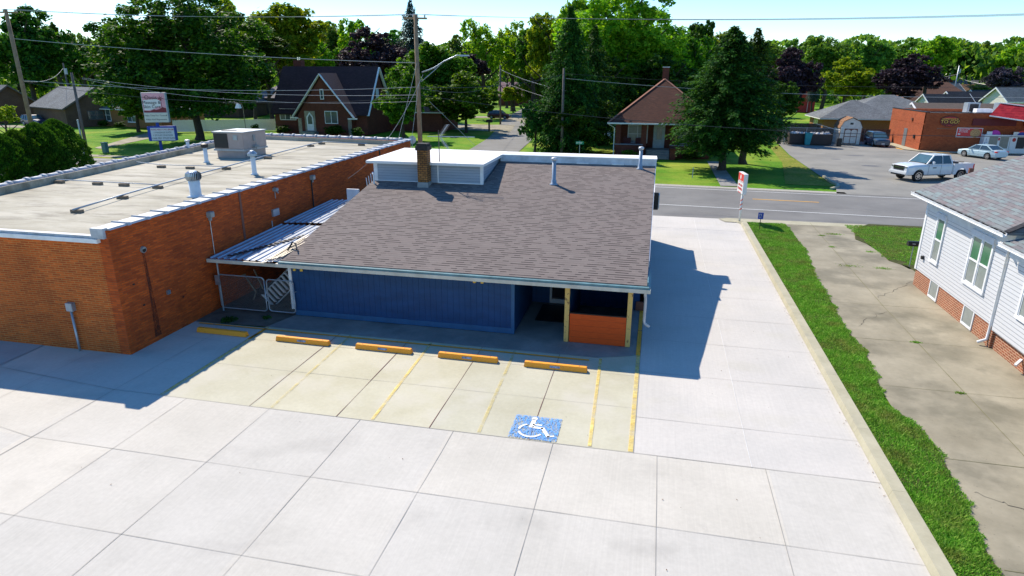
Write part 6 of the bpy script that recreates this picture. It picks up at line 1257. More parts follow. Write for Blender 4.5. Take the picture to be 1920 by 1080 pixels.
lg = thing('street_light', 'long curved grey arm with a lamp head mounted on the tall tan pole', 'street light', (px0, 45.2, 8))
hdp = (-13.520, 45.200, 9.460); a1_ = (-16.480, 45.200, 8.330); a2_ = (-16.540, 45.200, 7.720); md_ = (-14.840, 45.200, 9.070)
MB().tube([a1_, (md_[0]-.7, 45.2, md_[2]-.42), md_, (hdp[0]-.35, 45.2, hdp[2]), hdp], .045, 8).build('arm', M['galv'], lg, smooth=True); MB().tube([a2_, (-15.640, 45.200, 8.400), md_], .03, 6).build('brace', M['galv'], lg)
MB().hexa([(hdp[0]-.1, 45.08, hdp[2]-.07), (hdp[0]+.55, 45.08, hdp[2]-.05), (hdp[0]+.55, 45.32, hdp[2]-.05), (hdp[0]-.1, 45.32, hdp[2]-.07)], [(hdp[0]-.1, 45.12, hdp[2]+.05), (hdp[0]+.45, 45.12, hdp[2]+.03), (hdp[0]+.45, 45.28, hdp[2]+.03), (hdp[0]-.1, 45.28, hdp[2]+.05)]).build('lamp_head', M['lightgrey'], lg)
lp = (-52.630, 46.500, 3.920); lt = (-52.580, 46.500, 13.130)
pole('utility_pole', 'leaning-looking tan wooden pole rising out of the arborvitae at the left edge', lp[0]+.1, 46.5, lt[2], .2, M['polewood'], (lt[2]-.25, 1.8, .3))
p = (-58.030, 58.300, 8.280); pole('metal_pole', 'bare dark pole with a pale conduit standing in the grass by the green utility box', -59.35, 58.3, p[2], .17, M['polegrey'])
o = MB().cyl((-59.5, 58.05, 0), (-59.5, 58.05, 3.6), .09, n=8).build('conduit', M['galvpipe']); tag(o, 'pale conduit pipe clamped to the foot of the bare dark pole', 'conduit')
p = (-9.800, 70.600, 8.930); pole('utility_pole', 'grey wooden pole without a crossarm in front of the tall spruces', -10.0, 70.6, p[2], .16, M['polegrey'])
p = (-27.490, 114.300, 9.950); pole('utility_pole', 'thin far pole beside the maroon car', -27.3, 114.3, p[2], .17, M['polegrey'])
p = (-103.170, 100.000, 10.010); pole('utility_pole', 'far pole with a grey transformer above the ranch roofs on the left', p[0], 100, p[2], .16, M['polegrey'], tr=True)
p = (80.400, 210.000, 11.480); pole('utility_pole', 'distant pole with a grey transformer above the far roofs on the right', p[0], 210, p[2], .2, M['galvpipe'], tr=True)
p = (86.010, 230.000, 9.650); pole('utility_pole', 'distant thin bare pole left of the transformer pole', p[0], 230, p[2], .16, M['galvpipe'])
rp_ = (31.5, 40.5, 12.2)
WN = 0
def wire(a, b, sag, r, mat, label):
    a = Vector(a); b = Vector(b); pts = [a.lerp(b, t/16)-Vector((0, 0, sag*4*(t/16)*(1-t/16))) for t in range(17)]
    o = MB().tube(pts, r, 5).build('overhead_wire', mat); return tag(o, label, 'wire', 'overhead wires')
mtop = Vector((px0, 45.2, mt_[2])); ltop = Vector((lp[0]+.1, 46.5, lt[2]))
for k, (off, nm) in enumerate(((-.75, 'nearest'), (-.1, 'middle'), (.65, 'farthest'))):
    wire(ltop+Vector((off, off*.3, .0)), mtop+Vector((off, off*.3, 0)), .35, .011, M['wire'], nm+' of the three topmost wires between the left pole and the tall tan pole')
    wire(mtop+Vector((off, off*.3, 0)), Vector((38, 41.5+off, 12.0)), .7, .010, M['wiredark'] if k else M['wire'], nm+' of the three topmost wires running right from the tall tan pole')
wire(Vector((ltop.x, 46.5, (-52.120, 46.500, 10.890)[2])), (px0, 45.2, (-16.690, 45.200, 8.970)[2]), .25, .02, M['wire'], 'thick pale cable crossing from the left pole to just above the street light arm')
wire((-52.520, 46.500, 7.630), (-16.760, 45.200, 7.360), .5, .016, M['wire'], 'upper pale cable passing the foot of the street light arm')
wire((-52.560, 46.500, 7.500), (px0, 45.2, (-16.780, 45.200, 6.820)[2]-.15), .95, .016, M['wiredark'], 'dark sagging cable passing behind the massage sign')
wire((-16.760, 45.200, 7.360), (-9.780, 70.600, 8.400), .5, .018, M['wiredark'], 'cable from the tall tan pole to the grey pole by the spruces')
wire((-58.160, 58.300, 7.760), (-16.780, 45.200, 6.820), .6, .014, M['wire'], 'pale cable from the bare pole across the steep gables')
wire((-58.180, 58.300, 7.660), (-16.800, 45.200, 6.380), .9, .012, M['wire'], 'lowest pale cable from the bare pole across the steep-gabled house')
wire((-103.400, 100.000, 9.120), (-52.540, 46.500, 7.550), .8, .02, M['wire'], 'cable from the far transformer pole to the left pole')
wire((-9.760, 70.600, 7.920), (45, 62, 7.2), 1.0, .018, M['wire'], 'pale cable crossing in front of the bungalow roof')
wire((-9.780, 70.600, 8.400), (45, 63, 8.1), .9, .014, M['wiredark'], 'dark cable just above the bungalow chimney')
wire((-16.780, 45.200, 6.820), (38, 43, 5.9), 1.5, .016, M['wiredark'], 'low dark cable crossing the bungalow roof and the big spruce')
wire((-16.760, 45.200, 7.290), (-27.3, 114.3, (-27.490, 114.300, 7.490)[2]), 1.0, .018, M['wiredark'], 'cable running up the side street to the far thin pole')
wire((-27.3, 114.3, (-27.490, 114.300, 9.250)[2]), (-9.730, 70.600, 6.690), .3, .016, M['wire'], 'pale cable slanting from the far thin pole to the grey pole')
wire((-27.3, 114.3, (-27.490, 114.300, 7.320)[2]), (-12, 96, 4.2), .2, .018, M['wire'], 'slanting pale service cable right of the far thin pole')
wire((81.040, 210.000, 8.260), (92.040, 190.000, 8.830), 2., .03, M['wire'], 'distant pale cable over the far roofs at the right')
wire((75.680, 235.000, 8.840), (80.820, 210.000, 9.380), 1., .03, M['wire'], 'distant pale cable left of the transformer pole')
wire((-16.400, 45.200, 8.190), (-16.5, 38.5, 4.3), .25, .012, M['wire'], 'service cable dropping from the street light arm to the brick roof corner')
wire((-16.5, 38.5, 4.3), (-13.090, 26.000, 3.810), .2, .010, M['wiredark'], 'dark cable running down the brick parapet')
wire((px0+.05, 45.05, 9.0), (px0-2.2, 43.5, 0), 0, .012, M['wire'], 'left guy wire of the tall tan pole')
wire((px0+.1, 45.05, 7.5), (px0-.6, 43.2, 0), 0, .010, M['wire'], 'right guy wire of the tall tan pole')
wire((-19.820, 56.000, 5.980), (-15.720, 56.000, 2.290), 0, .014, M['wire'], 'slanting pale guy wire over the lawn by the side street')
fl = MB().cyl((3.2, 56.5, 0), (3.2, 56.5, .9), .04, n=6).build('marker_post', M['galvpipe']); tag(fl, 'short pale post near the path in front of the bungalow', 'post')
# ================================================================== trees
def crown_mesh(name, seed, nleaf, lobes, leaf, squash=.8, spread=1.0, drop=0., pointy=0.):
    """crown in a unit ball: many leaf-sized bent faces gathered on irregular sub-clumps with gaps between them"""
    rs = random.Random(seed); v = []; f = []; L = []
    for k in range(lobes):
        while True:
            p = Vector((rs.uniform(-1, 1), rs.uniform(-1, 1), rs.uniform(-1, 1)))
            if .25 < p.length < 1: break
        p = p.normalized()*rs.uniform(.35, .78)
        t_ = (p.z+1)/2; tp = 1-pointy*max(0, t_); p.x *= tp; p.y *= tp
        L.append((p, rs.uniform(.16, .34)*(1-.4*pointy*t_), rs.uniform(.6, 1.)))
    L += [(Vector((0, 0, -.1)), .55, .25), (Vector((0, 0, .3)), .42*(1-.5*pointy), .3)]
    tot = sum(r*r*w_ for _, r, w_ in L)
    for c, r, w_ in L:
        n = int(nleaf*r*r*w_/tot); sub = [(Vector((rs.gauss(0, 1), rs.gauss(0, 1), rs.gauss(.25, 1))).normalized()*r*rs.uniform(.6, 1.05), r*rs.uniform(.22, .45)) for _ in range(max(5, int(16*r/.3)))]
        for i in range(n):
            sc, sr_ = rs.choice(sub); d = Vector((rs.gauss(0, 1), rs.gauss(0, 1), rs.gauss(0, .8))).normalized()
            p = c+sc+d*sr_*(rs.random()**.4); p.z *= squash if p.z < 0 else 1.
            if p.length > 1.12: continue
            nn_ = (d*.6+Vector((rs.gauss(0, .5), rs.gauss(0, .5), rs.gauss(.55, .5)))).normalized()
            a = nn_.cross(Vector((rs.gauss(0, 1), rs.gauss(0, 1), rs.gauss(0, 1)))).normalized(); b = nn_.cross(a); s_ = leaf*rs.uniform(.55, 1.35)
            k = len(v); bend = nn_*s_*.3
            v += [tuple(p-a*s_), tuple(p+b*s_*.55-bend*.2), tuple(p+a*s_-bend), tuple(p-b*s_*.55-bend*.2)]; f.append((k, k+1, k+2, k+3))
    me = D.meshes.new(name); me.from_pydata(v, [], f); return me
def spruce_mesh(name, seed, tiers, leafn, leaf, droop=.35, name_k=1):
    rs = random.Random(seed); v = []; f = []
    for t_ in range(tiers):
        z = -1+2*(t_+.5)/tiers; R_ = (1-((z+1)/2)**(1.5 if name_k == 1 else 2.3))**.9; R_ = max(.05, R_)*rs.uniform(.78, 1.12)
        if z < -.8: R_ *= .8
        nb = int(7+9*R_)
        for b_ in range(nb):
            a = rs.uniform(0, 6.283); L_ = R_*rs.uniform(.65, 1.1); d = Vector((math.cos(a), math.sin(a), 0)); side = Vector((-d.y, d.x, 0))
            for i in range(int(leafn*(.25+R_))):
                u = rs.random()**.7; w_ = (1-u)*.22*R_+.03; p = d*L_*u+side*rs.gauss(0, w_*.6)+Vector((0, 0, z-droop*.3*u*u*R_-abs(rs.gauss(0, .035))))
                dd_ = (d*rs.uniform(.4, 1)+side*rs.gauss(0, .6)+Vector((0, 0, rs.gauss(-.25, .3)))).normalized(); s_ = leaf*rs.uniform(.6, 1.4); q_ = dd_.cross(Vector((rs.gauss(0, .4), rs.gauss(0, .4), 1))).normalized()*s_*.3
                k = len(v); v += [tuple(p-q_), tuple(p+dd_*s_), tuple(p+q_)]; f.append((k, k+1, k+2))
    me = D.meshes.new(name); me.from_pydata(v, [], f); return me
def arb_mesh(name, seed, n, leaf):
    rs = random.Random(seed); v = []; f = []
    for i in range(n):
        z = -1+2*rs.random(); a = rs.uniform(0, 6.283); t_ = (z+1)/2
        R_ = (.86+.14*math.sin(t_*2.4))*(1-t_**2.6)**.75+.02; R_ *= 1+.34*mnoise(Vector((math.cos(a)*2.4+seed, math.sin(a)*2.4, z*3.2)))+.17*mnoise(Vector((math.cos(a)*7, math.sin(a)*7, z*9+seed)))
        R_ *= 1-.12*rs.random()**2; p = Vector((R_*math.cos(a), R_*math.sin(a), z)); d = (Vector((math.cos(a), math.sin(a), 0))*rs.uniform(.2, .9)+Vector((rs.gauss(0, .3), rs.gauss(0, .3), 1))).normalized(); q_ = d.cross(Vector((rs.gauss(0, 1), rs.gauss(0, 1), .2))).normalized()*leaf*.4; s_ = leaf*rs.uniform(.6, 1.5)
        k = len(v); v += [tuple(p-q_), tuple(p+d*s_*.6-q_*.4), tuple(p+d*s_), tuple(p+q_)]; f.append((k, k+1, k+2, k+3))
    me = D.meshes.new(name); me.from_pydata(v, [], f); return me
CM = {'b0': crown_mesh('crown', 1, 24000, 34, .046), 'b1': crown_mesh('crown', 2, 24000, 30, .046), 'b2': crown_mesh('crown', 3, 24000, 38, .046, pointy=.35), 'b3': crown_mesh('crown', 4, 16000, 22, .047),
      'm0': crown_mesh('crown', 9, 60000, 46, .0215, pointy=.15), 'm1': crown_mesh('crown', 10, 46000, 40, .025, pointy=.3), 'airy': crown_mesh('crown', 5, 6500, 16, .045, pointy=.1), 'small': crown_mesh('crown', 6, 4200, 14, .075),
      's0': spruce_mesh('crown', 1, 44, 34, .07), 's1': spruce_mesh('crown', 2, 60, 70, .050), 's2': spruce_mesh('crown', 5, 60, 74, .052, .45, 2), 'arb': arb_mesh('crown', 8, 30000, .055)}
TM = {}
def trunk_mesh(kind):
    if kind in TM: return TM[kind]
    m = MB(); rs = random.Random(5)
    m.tube([(0, 0, -.02), (.01, .0, .03), (-.01, .01, .25), (.02, 0, .5), (0, .01, .8)], [.04, .028, .022, .016, .006], 9)
    if kind != 'spruce':
        for k in range(9):
            a = k*2.4; z = .28+.05*k; r = .16+.05*rs.random(); m.tube([(0, 0, z), (r*.6*math.cos(a), r*.6*math.sin(a), z+.1), (r*1.5*math.cos(a), r*1.5*math.sin(a), z+.24)], [.012, .008, .003], 5)
    me = D.meshes.new('trunk'); me.from_pydata(m.v, [], m.f); me.materials.append(M['bark']); TM[kind] = me; return me
def setmat(me, mat):
    k = (me.name, mat.name)
    if k not in TM: c = me.copy(); c.name = 'crown'; c.materials.append(mat); TM[k] = c
    return TM[k]
def tree(kind, name, label, cat, x, y, zt, zb, r, mat, grp, tr=1., rzz=None):
    t_ = thing(name, label, cat, (x, y, 0), grp); rs = random.Random(int(x*31+y*17))
    c = D.objects.new('crown', setmat(CM[kind], mat)); COL.objects.link(c); c.parent = t_; c.location = (0, 0, (zt+zb)/2-.0); c.scale = (r*rs.uniform(1.16, 1.28), r*rs.uniform(1.16, 1.28), (zt-zb)/2*1.09) if kind not in ('s0', 's1', 's2', 'arb') else (r, r, (zt-zb)/2); c.rotation_euler = (0, 0, rs.uniform(0, 6.28) if rzz is None else rzz)
    u = D.objects.new('trunk', trunk_mesh('spruce' if kind[0] == 's' and kind != 'small' else 'b')); COL.objects.link(u); u.parent = t_; H = zt*1.0; u.scale = (H*tr, H*tr, H*.98); u.rotation_euler = (0, 0, rs.uniform(0, 6.28))
    return t_
MT = {'mid': L_mid, 'lit': L_lit, 'yel': L_yel, 'dark': L_dark, 'purp': L_purp, 'lav': L_lav, 'spr': L_spr, 'blu': L_blu, 'far': L_far, 'arb': L_arb}
GR = {'lit': 'bright green trees of the neighbourhood', 'yel': 'yellow-green trees beyond the roofs', 'far': 'trees of the far tree line', 'mid': 'green trees around the houses', 'dark': 'dark trees around the houses', 'purp': 'purple-leaved trees', 'lav': 'purple-leaved trees', 'spr': 'spruces', 'blu': 'spruces', 'arb': 'arborvitae row beside the brick building'}
TREES = [
('b1', 'dark', -124.5, 112.0, 19.9, 3.3, 7.7, 'big dark tree at the left edge behind the ranch house', 'leafy_tree', 'tree'),
('b2', 'dark', -146.5, 140.0, 20.5, 6.7, 3.7, 'narrow dark tree right of the big one at the left edge', 'leafy_tree', 'tree'),
('b0', 'far', -180.6, 185.0, 21.7, 6.4, 5.5, 'light green far tree above the transformer pole', 'leafy_tree', 'tree'),
('b3', 'yel', -149.3, 160.0, 20.2, 4.5, 4.7, 'yellow-tinged tree between the far roofs and the big maple', 'leafy_tree', 'tree'),
('b2', 'dark', -129.4, 130.0, 14.9, 6.3, 3.2, 'dark pointed tree behind the transformer pole', 'leafy_tree', 'tree'),
('b1', 'far', -187.7, 210.0, 25.1, 6.2, 7.7, 'pale far tree half behind the big maple on its left', 'leafy_tree', 'tree'),
('b0', 'far', -193.8, 170.0, 20.1, 7.9, 6.5, 'far tree in the corner at the left edge', 'leafy_tree', 'tree'),
('m0', 'dark', -59.2, 76.0, 18.6, 0.6, 10.8, 'huge dark maple in front of the white vinyl fence', 'maple_tree', 'tree'),
('small', 'yel', -64.1, 54.0, 5.2, 2.9, 1.2, 'small bright sapling beside the left wooden pole', 'leafy_tree', 'tree'),
('b0', 'yel', -80.3, 132.0, 23.2, 7.1, 9.3, 'tall yellow-green tree behind the steep-gabled house chimney', 'leafy_tree', 'tree'),
('b2', 'dark', -71.0, 112.0, 15.3, 10.2, 5.1, 'dark-leaved tree behind the left end of the steep roof', 'leafy_tree', 'tree'),
('b1', 'far', -91.6, 175.0, 21.6, 8.3, 5.1, 'far green tree between the yellow-green one and the purple one', 'leafy_tree', 'tree'),
('b3', 'yel', -65.6, 140.0, 20.4, 7.2, 5.4, 'yellow-green tree above the steep white gable', 'leafy_tree', 'tree'),
('b1', 'purp', -51.9, 118.0, 15.9, 5.0, 6.5, 'broad purple-leaved tree right of the steep-gabled house', 'leafy_tree', 'tree'),
('s0', 'blu', -47.4, 125.0, 21.9, 8.3, 4.5, 'tall bluish spruce behind the main wooden pole', 'spruce_tree', 'tree'),
('b1', 'far', -75.0, 180.0, 19.7, 8.4, 6.0, 'far tree behind the purple one beside the bluish spruce', 'leafy_tree', 'tree'),
('b0', 'mid', -35.7, 104.0, 13.8, 2.9, 6.2, 'round green tree behind the street light arm', 'leafy_tree', 'tree'),
('b3', 'mid', -33.1, 82.6, 9.7, 1.1, 3.6, 'bright-edged small tree left of the main wooden pole', 'leafy_tree', 'tree'),
('b1', 'mid', -28.3, 96.0, 8.3, 1.0, 5.1, 'low spreading tree shading the lawn by the side street', 'leafy_tree', 'tree'),
('airy', 'lit', -39.9, 150.0, 20.9, 6.1, 5.8, 'tall airy light green tree with thin top twigs', 'leafy_tree', 'tree'),
('airy', 'lit', -35.0, 160.0, 21.6, 4.8, 5.4, 'second airy light green tree, left of the tall spruces', 'leafy_tree', 'tree'),
('b1', 'purp', -37.2, 130.0, 12.4, 7.4, 3.2, 'purple tree right of the street lamp head', 'leafy_tree', 'tree'),
('small', 'purp', -40.1, 175.0, 13.6, 7.2, 2.8, 'small maroon tree behind the far thin pole', 'leafy_tree', 'tree'),
('b2', 'far', -26.9, 150.0, 14.1, 1.6, 4.3, 'green tree behind the left side of the drooping yew', 'leafy_tree', 'tree'),
('small', 'lit', -33.4, 153.0, 6.4, 1.0, 3.2, 'small round light green tree on the lawn beyond the maroon car', 'leafy_tree', 'tree'),
('small', 'mid', -31.0, 160.0, 7.3, 1.1, 2.6, 'small dark round tree right of the light green one', 'leafy_tree', 'tree'),
('b1', 'dark', -31.2, 170.0, 18.7, 2.0, 4.6, 'dark far tree at the end of the side street', 'leafy_tree', 'tree'),
('s1', 'spr', -9.9, 74.0, 15.4, 0.3, 4.8, 'tallest dark spruce behind the grey wooden pole', 'spruce_tree', 'tree'),
('s0', 'spr', -8.2, 84.0, 14.2, 0.5, 4.4, 'dark spruce right behind the tallest one', 'spruce_tree', 'tree'),
('b1', 'dark', -9.5, 73.5, 6.9, 0.3, 3.9, 'dark drooping yew mass under the spruces', 'leafy_tree', 'tree'),
('small', 'spr', -13.4, 73.0, 5.5, 0.5, 1.8, 'low drooping evergreen at the edge of the side street', 'leafy_tree', 'tree'),
('m1', 'lit', -5.6, 108.0, 22.6, 2.3, 10.6, 'huge bright green tree behind the bungalow', 'maple_tree', 'tree'),
('b0', 'lit', -19.5, 125.0, 20.2, 5.6, 4.9, 'bright green tree left behind the tallest spruce', 'leafy_tree', 'tree'),
('b2', 'lit', -15.3, 130.0, 22.8, 7.5, 5.0, 'bright green tree top showing above the spruces', 'leafy_tree', 'tree'),
('b1', 'dark', -7.6, 96.0, 11.2, 0.3, 5.0, 'dark tree filling the shade left of the bungalow roof', 'leafy_tree', 'tree'),
('b3', 'dark', 1.3, 100.0, 11.7, 1.6, 5.6, 'dark tree directly behind the bungalow chimney', 'leafy_tree', 'tree'),
('b2', 'dark', 6.4, 130.0, 18.2, 7.6, 4.1, 'dark tree between the huge bright one and the big front spruce', 'leafy_tree', 'tree'),
('s2', 'spr', 6.0, 62.5, 12.4, 2.0, 5.3, 'big wide spruce in front of the bungalow at the road', 'spruce_tree', 'tree'),
('s0', 'spr', 8.6, 68.0, 12.6, 5.4, 3.1, 'second spruce top leaning right of the big front spruce', 'spruce_tree', 'tree'),
('b1', 'purp', 16.8, 100.0, 11.6, 3.9, 3.9, 'dark purple tree right of the big front spruce', 'leafy_tree', 'tree'),
('b0', 'far', 12.7, 160.0, 18.8, 9.8, 5.0, 'far green tree above the big front spruce', 'leafy_tree', 'tree'),
('b3', 'far', 27.2, 190.0, 17.8, 8.8, 5.1, 'far tree right of the spruce tops', 'leafy_tree', 'tree'),
('b1', 'far', 37.2, 200.0, 17.5, 6.1, 6.2, 'far tree above the red barn', 'leafy_tree', 'tree'),
('b0', 'far', 37.8, 170.0, 18.3, 5.8, 6.4, 'tall far tree above the bright green maple', 'leafy_tree', 'tree'),
('b2', 'far', 50.5, 185.0, 17.4, 6.4, 5.9, 'far tree between the bright maple and the purple tree', 'leafy_tree', 'tree'),
('b1', 'far', 65.6, 210.0, 17.2, 7.6, 6.0, 'far tree directly above the big purple tree', 'leafy_tree', 'tree'),
('b3', 'yel', 62.4, 180.0, 18.0, 7.7, 5.8, 'yellow-green far tree right of the big purple tree', 'leafy_tree', 'tree'),
('b0', 'far', 93.4, 245.0, 21.8, 7.6, 7.9, 'tallest far tree above the transformer pole on the right', 'leafy_tree', 'tree'),
('b1', 'yel', 103.1, 265.0, 19.1, 7.6, 7.8, 'yellow-green far tree behind the transformer pole', 'leafy_tree', 'tree'),
('b2', 'far', 107.3, 255.0, 19.7, 7.7, 7.8, 'far tree right of the transformer pole', 'leafy_tree', 'tree'),
('b0', 'yel', 101.6, 225.0, 18.9, 6.3, 6.8, 'far tree at the right edge of the photo', 'leafy_tree', 'tree'),
('b3', 'far', 102.8, 210.0, 18.6, 6.4, 6.9, 'far tree cut by the right edge of the photo', 'leafy_tree', 'tree'),
('b1', 'lit', 34.4, 138.0, 11.3, 3.7, 5.0, 'bright green maple beyond the grey hip roofs', 'maple_tree', 'tree'),
('b1', 'purp', 40.5, 128.0, 11.6, 4.1, 5.3, 'large round purple-leaved tree behind the grey hip roofs', 'leafy_tree', 'tree'),
('b3', 'lav', 84.7, 190.0, 11.3, 2.7, 5.6, 'grey-purple tree behind the cream house', 'leafy_tree', 'tree'),
('small', 'mid', 72.1, 175.0, 6.8, 4.5, 2.1, 'round green bush between the far roofs', 'leafy_tree', 'tree'),
('s0', 'blu', 35.5, 170.0, 9.0, 3.0, 1.8, 'small bluish spruce beside the red barn', 'spruce_tree', 'tree'),
('small', 'lit', 35.6, 180.0, 8.8, 3.8, 2.4, 'small bright tree left of the small bluish spruce', 'leafy_tree', 'tree'),
('b2', 'dark', 15.5, 90.0, 7.8, 2.3, 2.3, 'dark crown between the big front spruce and the barn', 'leafy_tree', 'tree'),
('b0', 'mid', -112.0, 150.0, 21.8, 8.2, 8.0, 'green tree behind the big maple crown', 'leafy_tree', 'tree'),
('b1', 'yel', -99.5, 145.0, 23.6, 7.0, 7.6, 'yellow-green tree at the right shoulder of the big maple', 'leafy_tree', 'tree'),
('b3', 'dark', -73.0, 110.0, 12.7, 4.5, 3.9, 'dark tree behind the chimney end of the steep roof', 'leafy_tree', 'tree'),
('b0', 'far', -79.7, 160.0, 20.5, 7.0, 5.4, 'far green tree directly above the steep-gabled house ridge', 'leafy_tree', 'tree'),
('b3', 'lit', -81.7, 150.0, 17.9, 7.1, 4.6, 'bright tree right of the steep-gabled house chimney', 'leafy_tree', 'tree'),
('b1', 'far', -59.5, 190.0, 18.7, 5.5, 5.3, 'far tree behind the street light arm', 'leafy_tree', 'tree'),
('b2', 'mid', -27.3, 145.0, 19.2, 6.3, 4.6, 'green tree left of the tallest spruce top', 'leafy_tree', 'tree'),
('b0', 'far', -0.8, 165.0, 18.1, 6.2, 7.6, 'far green tree behind the right flank of the huge bright one', 'leafy_tree', 'tree'),
('b3', 'mid', 5.0, 112.0, 14.8, 3.6, 3.9, 'green tree between the bungalow chimney and the front spruce', 'leafy_tree', 'tree'),
('b1', 'far', -169.8, 165.0, 18.2, 5.0, 6.2, 'far tree behind the narrow dark one at the left', 'leafy_tree', 'tree'),
('b2', 'far', -146.1, 170.0, 19.7, 3.6, 5.6, 'far tree showing left of the big maple crown', 'leafy_tree', 'tree'),
('b0', 'mid', -32.5, 100.0, 7.5, 0.9, 3.3, 'low green crown under the street light arm', 'leafy_tree', 'tree'),
('m1', 'mid', -75.5, 84.0, 9.6, 0.3, 4.7, 'low left limb-like maple beside the massage sign', 'maple_tree', 'tree'),
('arb', 'arb', -49.2, 45.5, 4.5, 0.3, 2.1, 'tallest arborvitae of the row, nearest the bare pole', 'arborvitae', 'shrub'),
('arb', 'arb', -48.3, 43.0, 4.4, 0.3, 1.9, 'second arborvitae of the row, in front of the left wooden pole', 'arborvitae', 'shrub'),
('arb', 'arb', -48.2, 41.0, 4.0, 0.3, 1.9, 'third arborvitae of the row from the bare pole', 'arborvitae', 'shrub'),
('arb', 'arb', -47.6, 39.0, 4.0, 0.3, 1.8, 'arborvitae cut by the left edge of the photo', 'arborvitae', 'shrub')]
for kind, mt_, x, y, zt, zb, r, lab, nm, cat in TREES:
    tree(kind, nm, lab, cat, x, y, zt, zb, r, MT[mt_], GR[mt_])
# far woods closing the horizon behind the last trees one can tell apart
fw = MB(); rs = random.Random(77); v = []; f = []
for k in range(420):
    a = R(-62+ k*.53*230/420+rs.uniform(-.2, .2)); d = rs.uniform(235, 350); cx, cy = d*math.sin(a), d*math.cos(a); H_ = rs.uniform(13, 21); rr = rs.uniform(7, 12)
    for i in range(330):
        th_ = rs.uniform(0, 6.28); ph = rs.uniform(-1.2, 1.57); q_ = Vector((cx+rr*math.cos(ph)*math.cos(th_), cy+rr*math.cos(ph)*math.sin(th_), H_*.5+H_*.5*math.sin(ph)))
        n_ = Vector((rs.gauss(0, 1), rs.gauss(0, 1), rs.gauss(.6, .7))).normalized(); a_ = n_.cross(Vector((rs.gauss(0, 1), rs.gauss(0, 1), .1))).normalized()*rs.uniform(.5, 1.15); b_ = n_.cross(a_)*.7
        kk_ = len(v); v += [tuple(q_-a_), tuple(q_+b_), tuple(q_+a_), tuple(q_-b_)]; f.append((kk_, kk_+1, kk_+2, kk_+3))
me = D.meshes.new('far_woods'); me.from_pydata(v, [], f); me.materials.append(L_far); o = D.objects.new('far_woods', me); COL.objects.link(o); tag(o, 'distant belt of woods along the horizon', 'woods', kind='stuff')
# small shrubs at the houses
for x, y, r, h, lab in ((-56.5, 84.6, 1.0, 1.5, 'round clipped bush left of the steep-gabled house corner'), (-53, 86, 1.6, 1.3, 'dark bush under the triple window of the steep-gabled house'), (-44.5, 85.0, 2.2, 1.5, 'dark bush right of the arched door under the double window'), (-40.5, 84.0, 1.3, 1.4, 'bush at the right corner of the steep-gabled house'),
                        (-2.8, 68.9, 1.3, .9, 'low bright green bush at the left front of the bungalow porch'), (3.6, 69.2, 1.5, .9, 'shaded bush right of the bungalow steps'), (-95, 93.2, 1.2, 1.5, 'bush by the tan ranch house wall'), (-88, 90.5, 1.4, 1.1, 'bush left in front of the orange-brick ranch house'), (-83, 88.5, 1.4, 1.1, 'bush right in front of the orange-brick ranch house')):
    t_ = thing('bush', lab, 'bush', (x, y, 0), 'bushes in front of the houses'); c = D.objects.new('crown', setmat(CM['small'], L_mid if 'bright' in lab else L_dark)); COL.objects.link(c); c.parent = t_; c.location = (0, 0, h*.45); c.scale = (r, r*.8, h*.58)
# ------------------------------------------------------------------ grass on the kerb strip and the front yard
def blades(name, label, region, n, h, mat):
    rs = random.Random(3); v = []; f = []; i = 0
    while i < n:
        x, y, z0, dens = region(rs)
        if x is None: continue
        i += 1; hh_ = h*rs.uniform(.4, 1.2)*dens; a = rs.uniform(0, 6.283); w_ = rs.uniform(.006, .013)*1.3; c, s_ = math.cos(a), math.sin(a); ln = rs.uniform(.2, 1.1)*hh_; b_ = rs.uniform(0, 6.283)
        k = len(v); v += [(x-w_*c, y-w_*s_, z0), (x+w_*c, y+w_*s_, z0), (x+ln*math.cos(b_), y+ln*math.sin(b_), z0+hh_)]; f.append((k, k+1, k+2))
    me = D.meshes.new(name); me.from_pydata(v, [], f); me.materials.append(mat); o = D.objects.new(name, me); COL.objects.link(o); return tag(o, label, 'grass', kind='stuff')
L_gr = turf_mat('grass_blades')
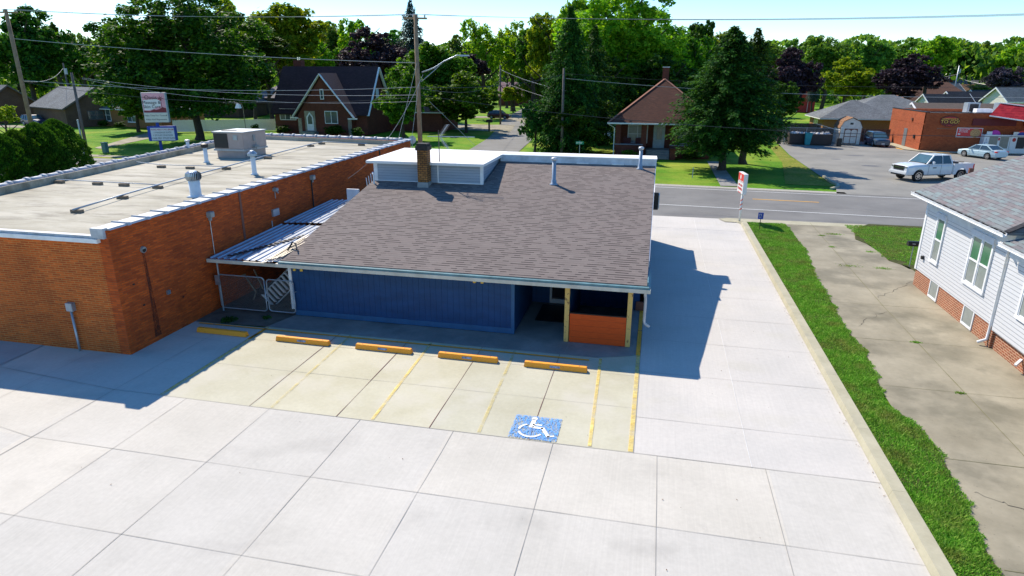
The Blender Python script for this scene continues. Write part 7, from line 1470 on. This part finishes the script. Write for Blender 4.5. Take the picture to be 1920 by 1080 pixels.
def reg1(rs):
    y = 9.2+29.8*rs.random()**1.0; xe = interp(y)+.16*mnoise(Vector((y*1.7, 0, 0)))+.12*mnoise(Vector((y*5, 3, 0))); x = rs.uniform(5.46, xe+.04)
    n_ = mnoise(Vector((x*1.1, y*1.1, 0)))
    edge_ = min(1, (xe+.05-x)/.25); 
    if rs.random() > .78+.6*n_+.1: 
        if rs.random() < .6: return None, 0, 0, 0
    return x, y, .045, max(.45, .85+.5*n_)*(.6+.4*edge_)
blades('grass', 'thick bright grass on the strip along the kerb', reg1, 105000, .085, L_gr)
def reg2(rs):
    y = rs.uniform(31.2, 40.0); x = rs.uniform(10.7, 16); w_ = .3*mnoise(Vector((y*2.1, 7, 0)))
    xl = 10.95+w_ if y > 32 else 11.5+w_
    if x < xl or y > 39.6+.3*mnoise(Vector((x*2, 1, 0))): return None, 0, 0, 0
    return x, y, .04, .8
blades('grass', 'mown grass in the front yard behind the white house corner', reg2, 42000, .07, L_gr)
def reg3(rs):
    k = rs.randrange(9); sx, sy, r = ((8.9, 30.5, .3), (9.0, 34, .1), (9.05, 36.5, .12), (10.3, 30.4, .25), (8.62, 21.4, .1), (9.8, 37.0, .3), (8.5, 17.8, .08), (7.5, 11.1, .12), (10.6, 33.4, .2))[k]
    return sx+rs.gauss(0, r*.7), sy+rs.gauss(0, r*.35), .032, .7
blades('grass', 'scattered weeds growing out of the old driveway joints', reg3, 1500, .06, L_gr)
# fallen leaves and specks on the lot
dl = MB(); rs = random.Random(8)
for k in range(60):
    x, y = rs.uniform(-12, 5), rs.uniform(4.5, 24); s_ = rs.uniform(.008, .022); a = rs.uniform(0, 3.14); c, q_ = math.cos(a)*s_, math.sin(a)*s_
    dl.q([(x-c, y-q_, .014), (x+q_*.6, y-c*.6, .016), (x+c, y+q_, .022), (x-q_*.6, y+c*.6, .016)])
for k in range(110):
    y = rs.uniform(9, 38.5)**1.0; x = 5.1-abs(rs.gauss(0, .05)); s_ = rs.uniform(.006, .018); dl.q([(x-s_, y, .014), (x, y-s_, .016), (x+s_, y, .022), (x, y+s_, .016)])
tag(dl.build('fallen_leaves', flat('dry_leaf', (.13, .07, .035), .9, var=.5)), 'small dry leaves scattered over the pale lot slabs', 'leaves', kind='stuff')
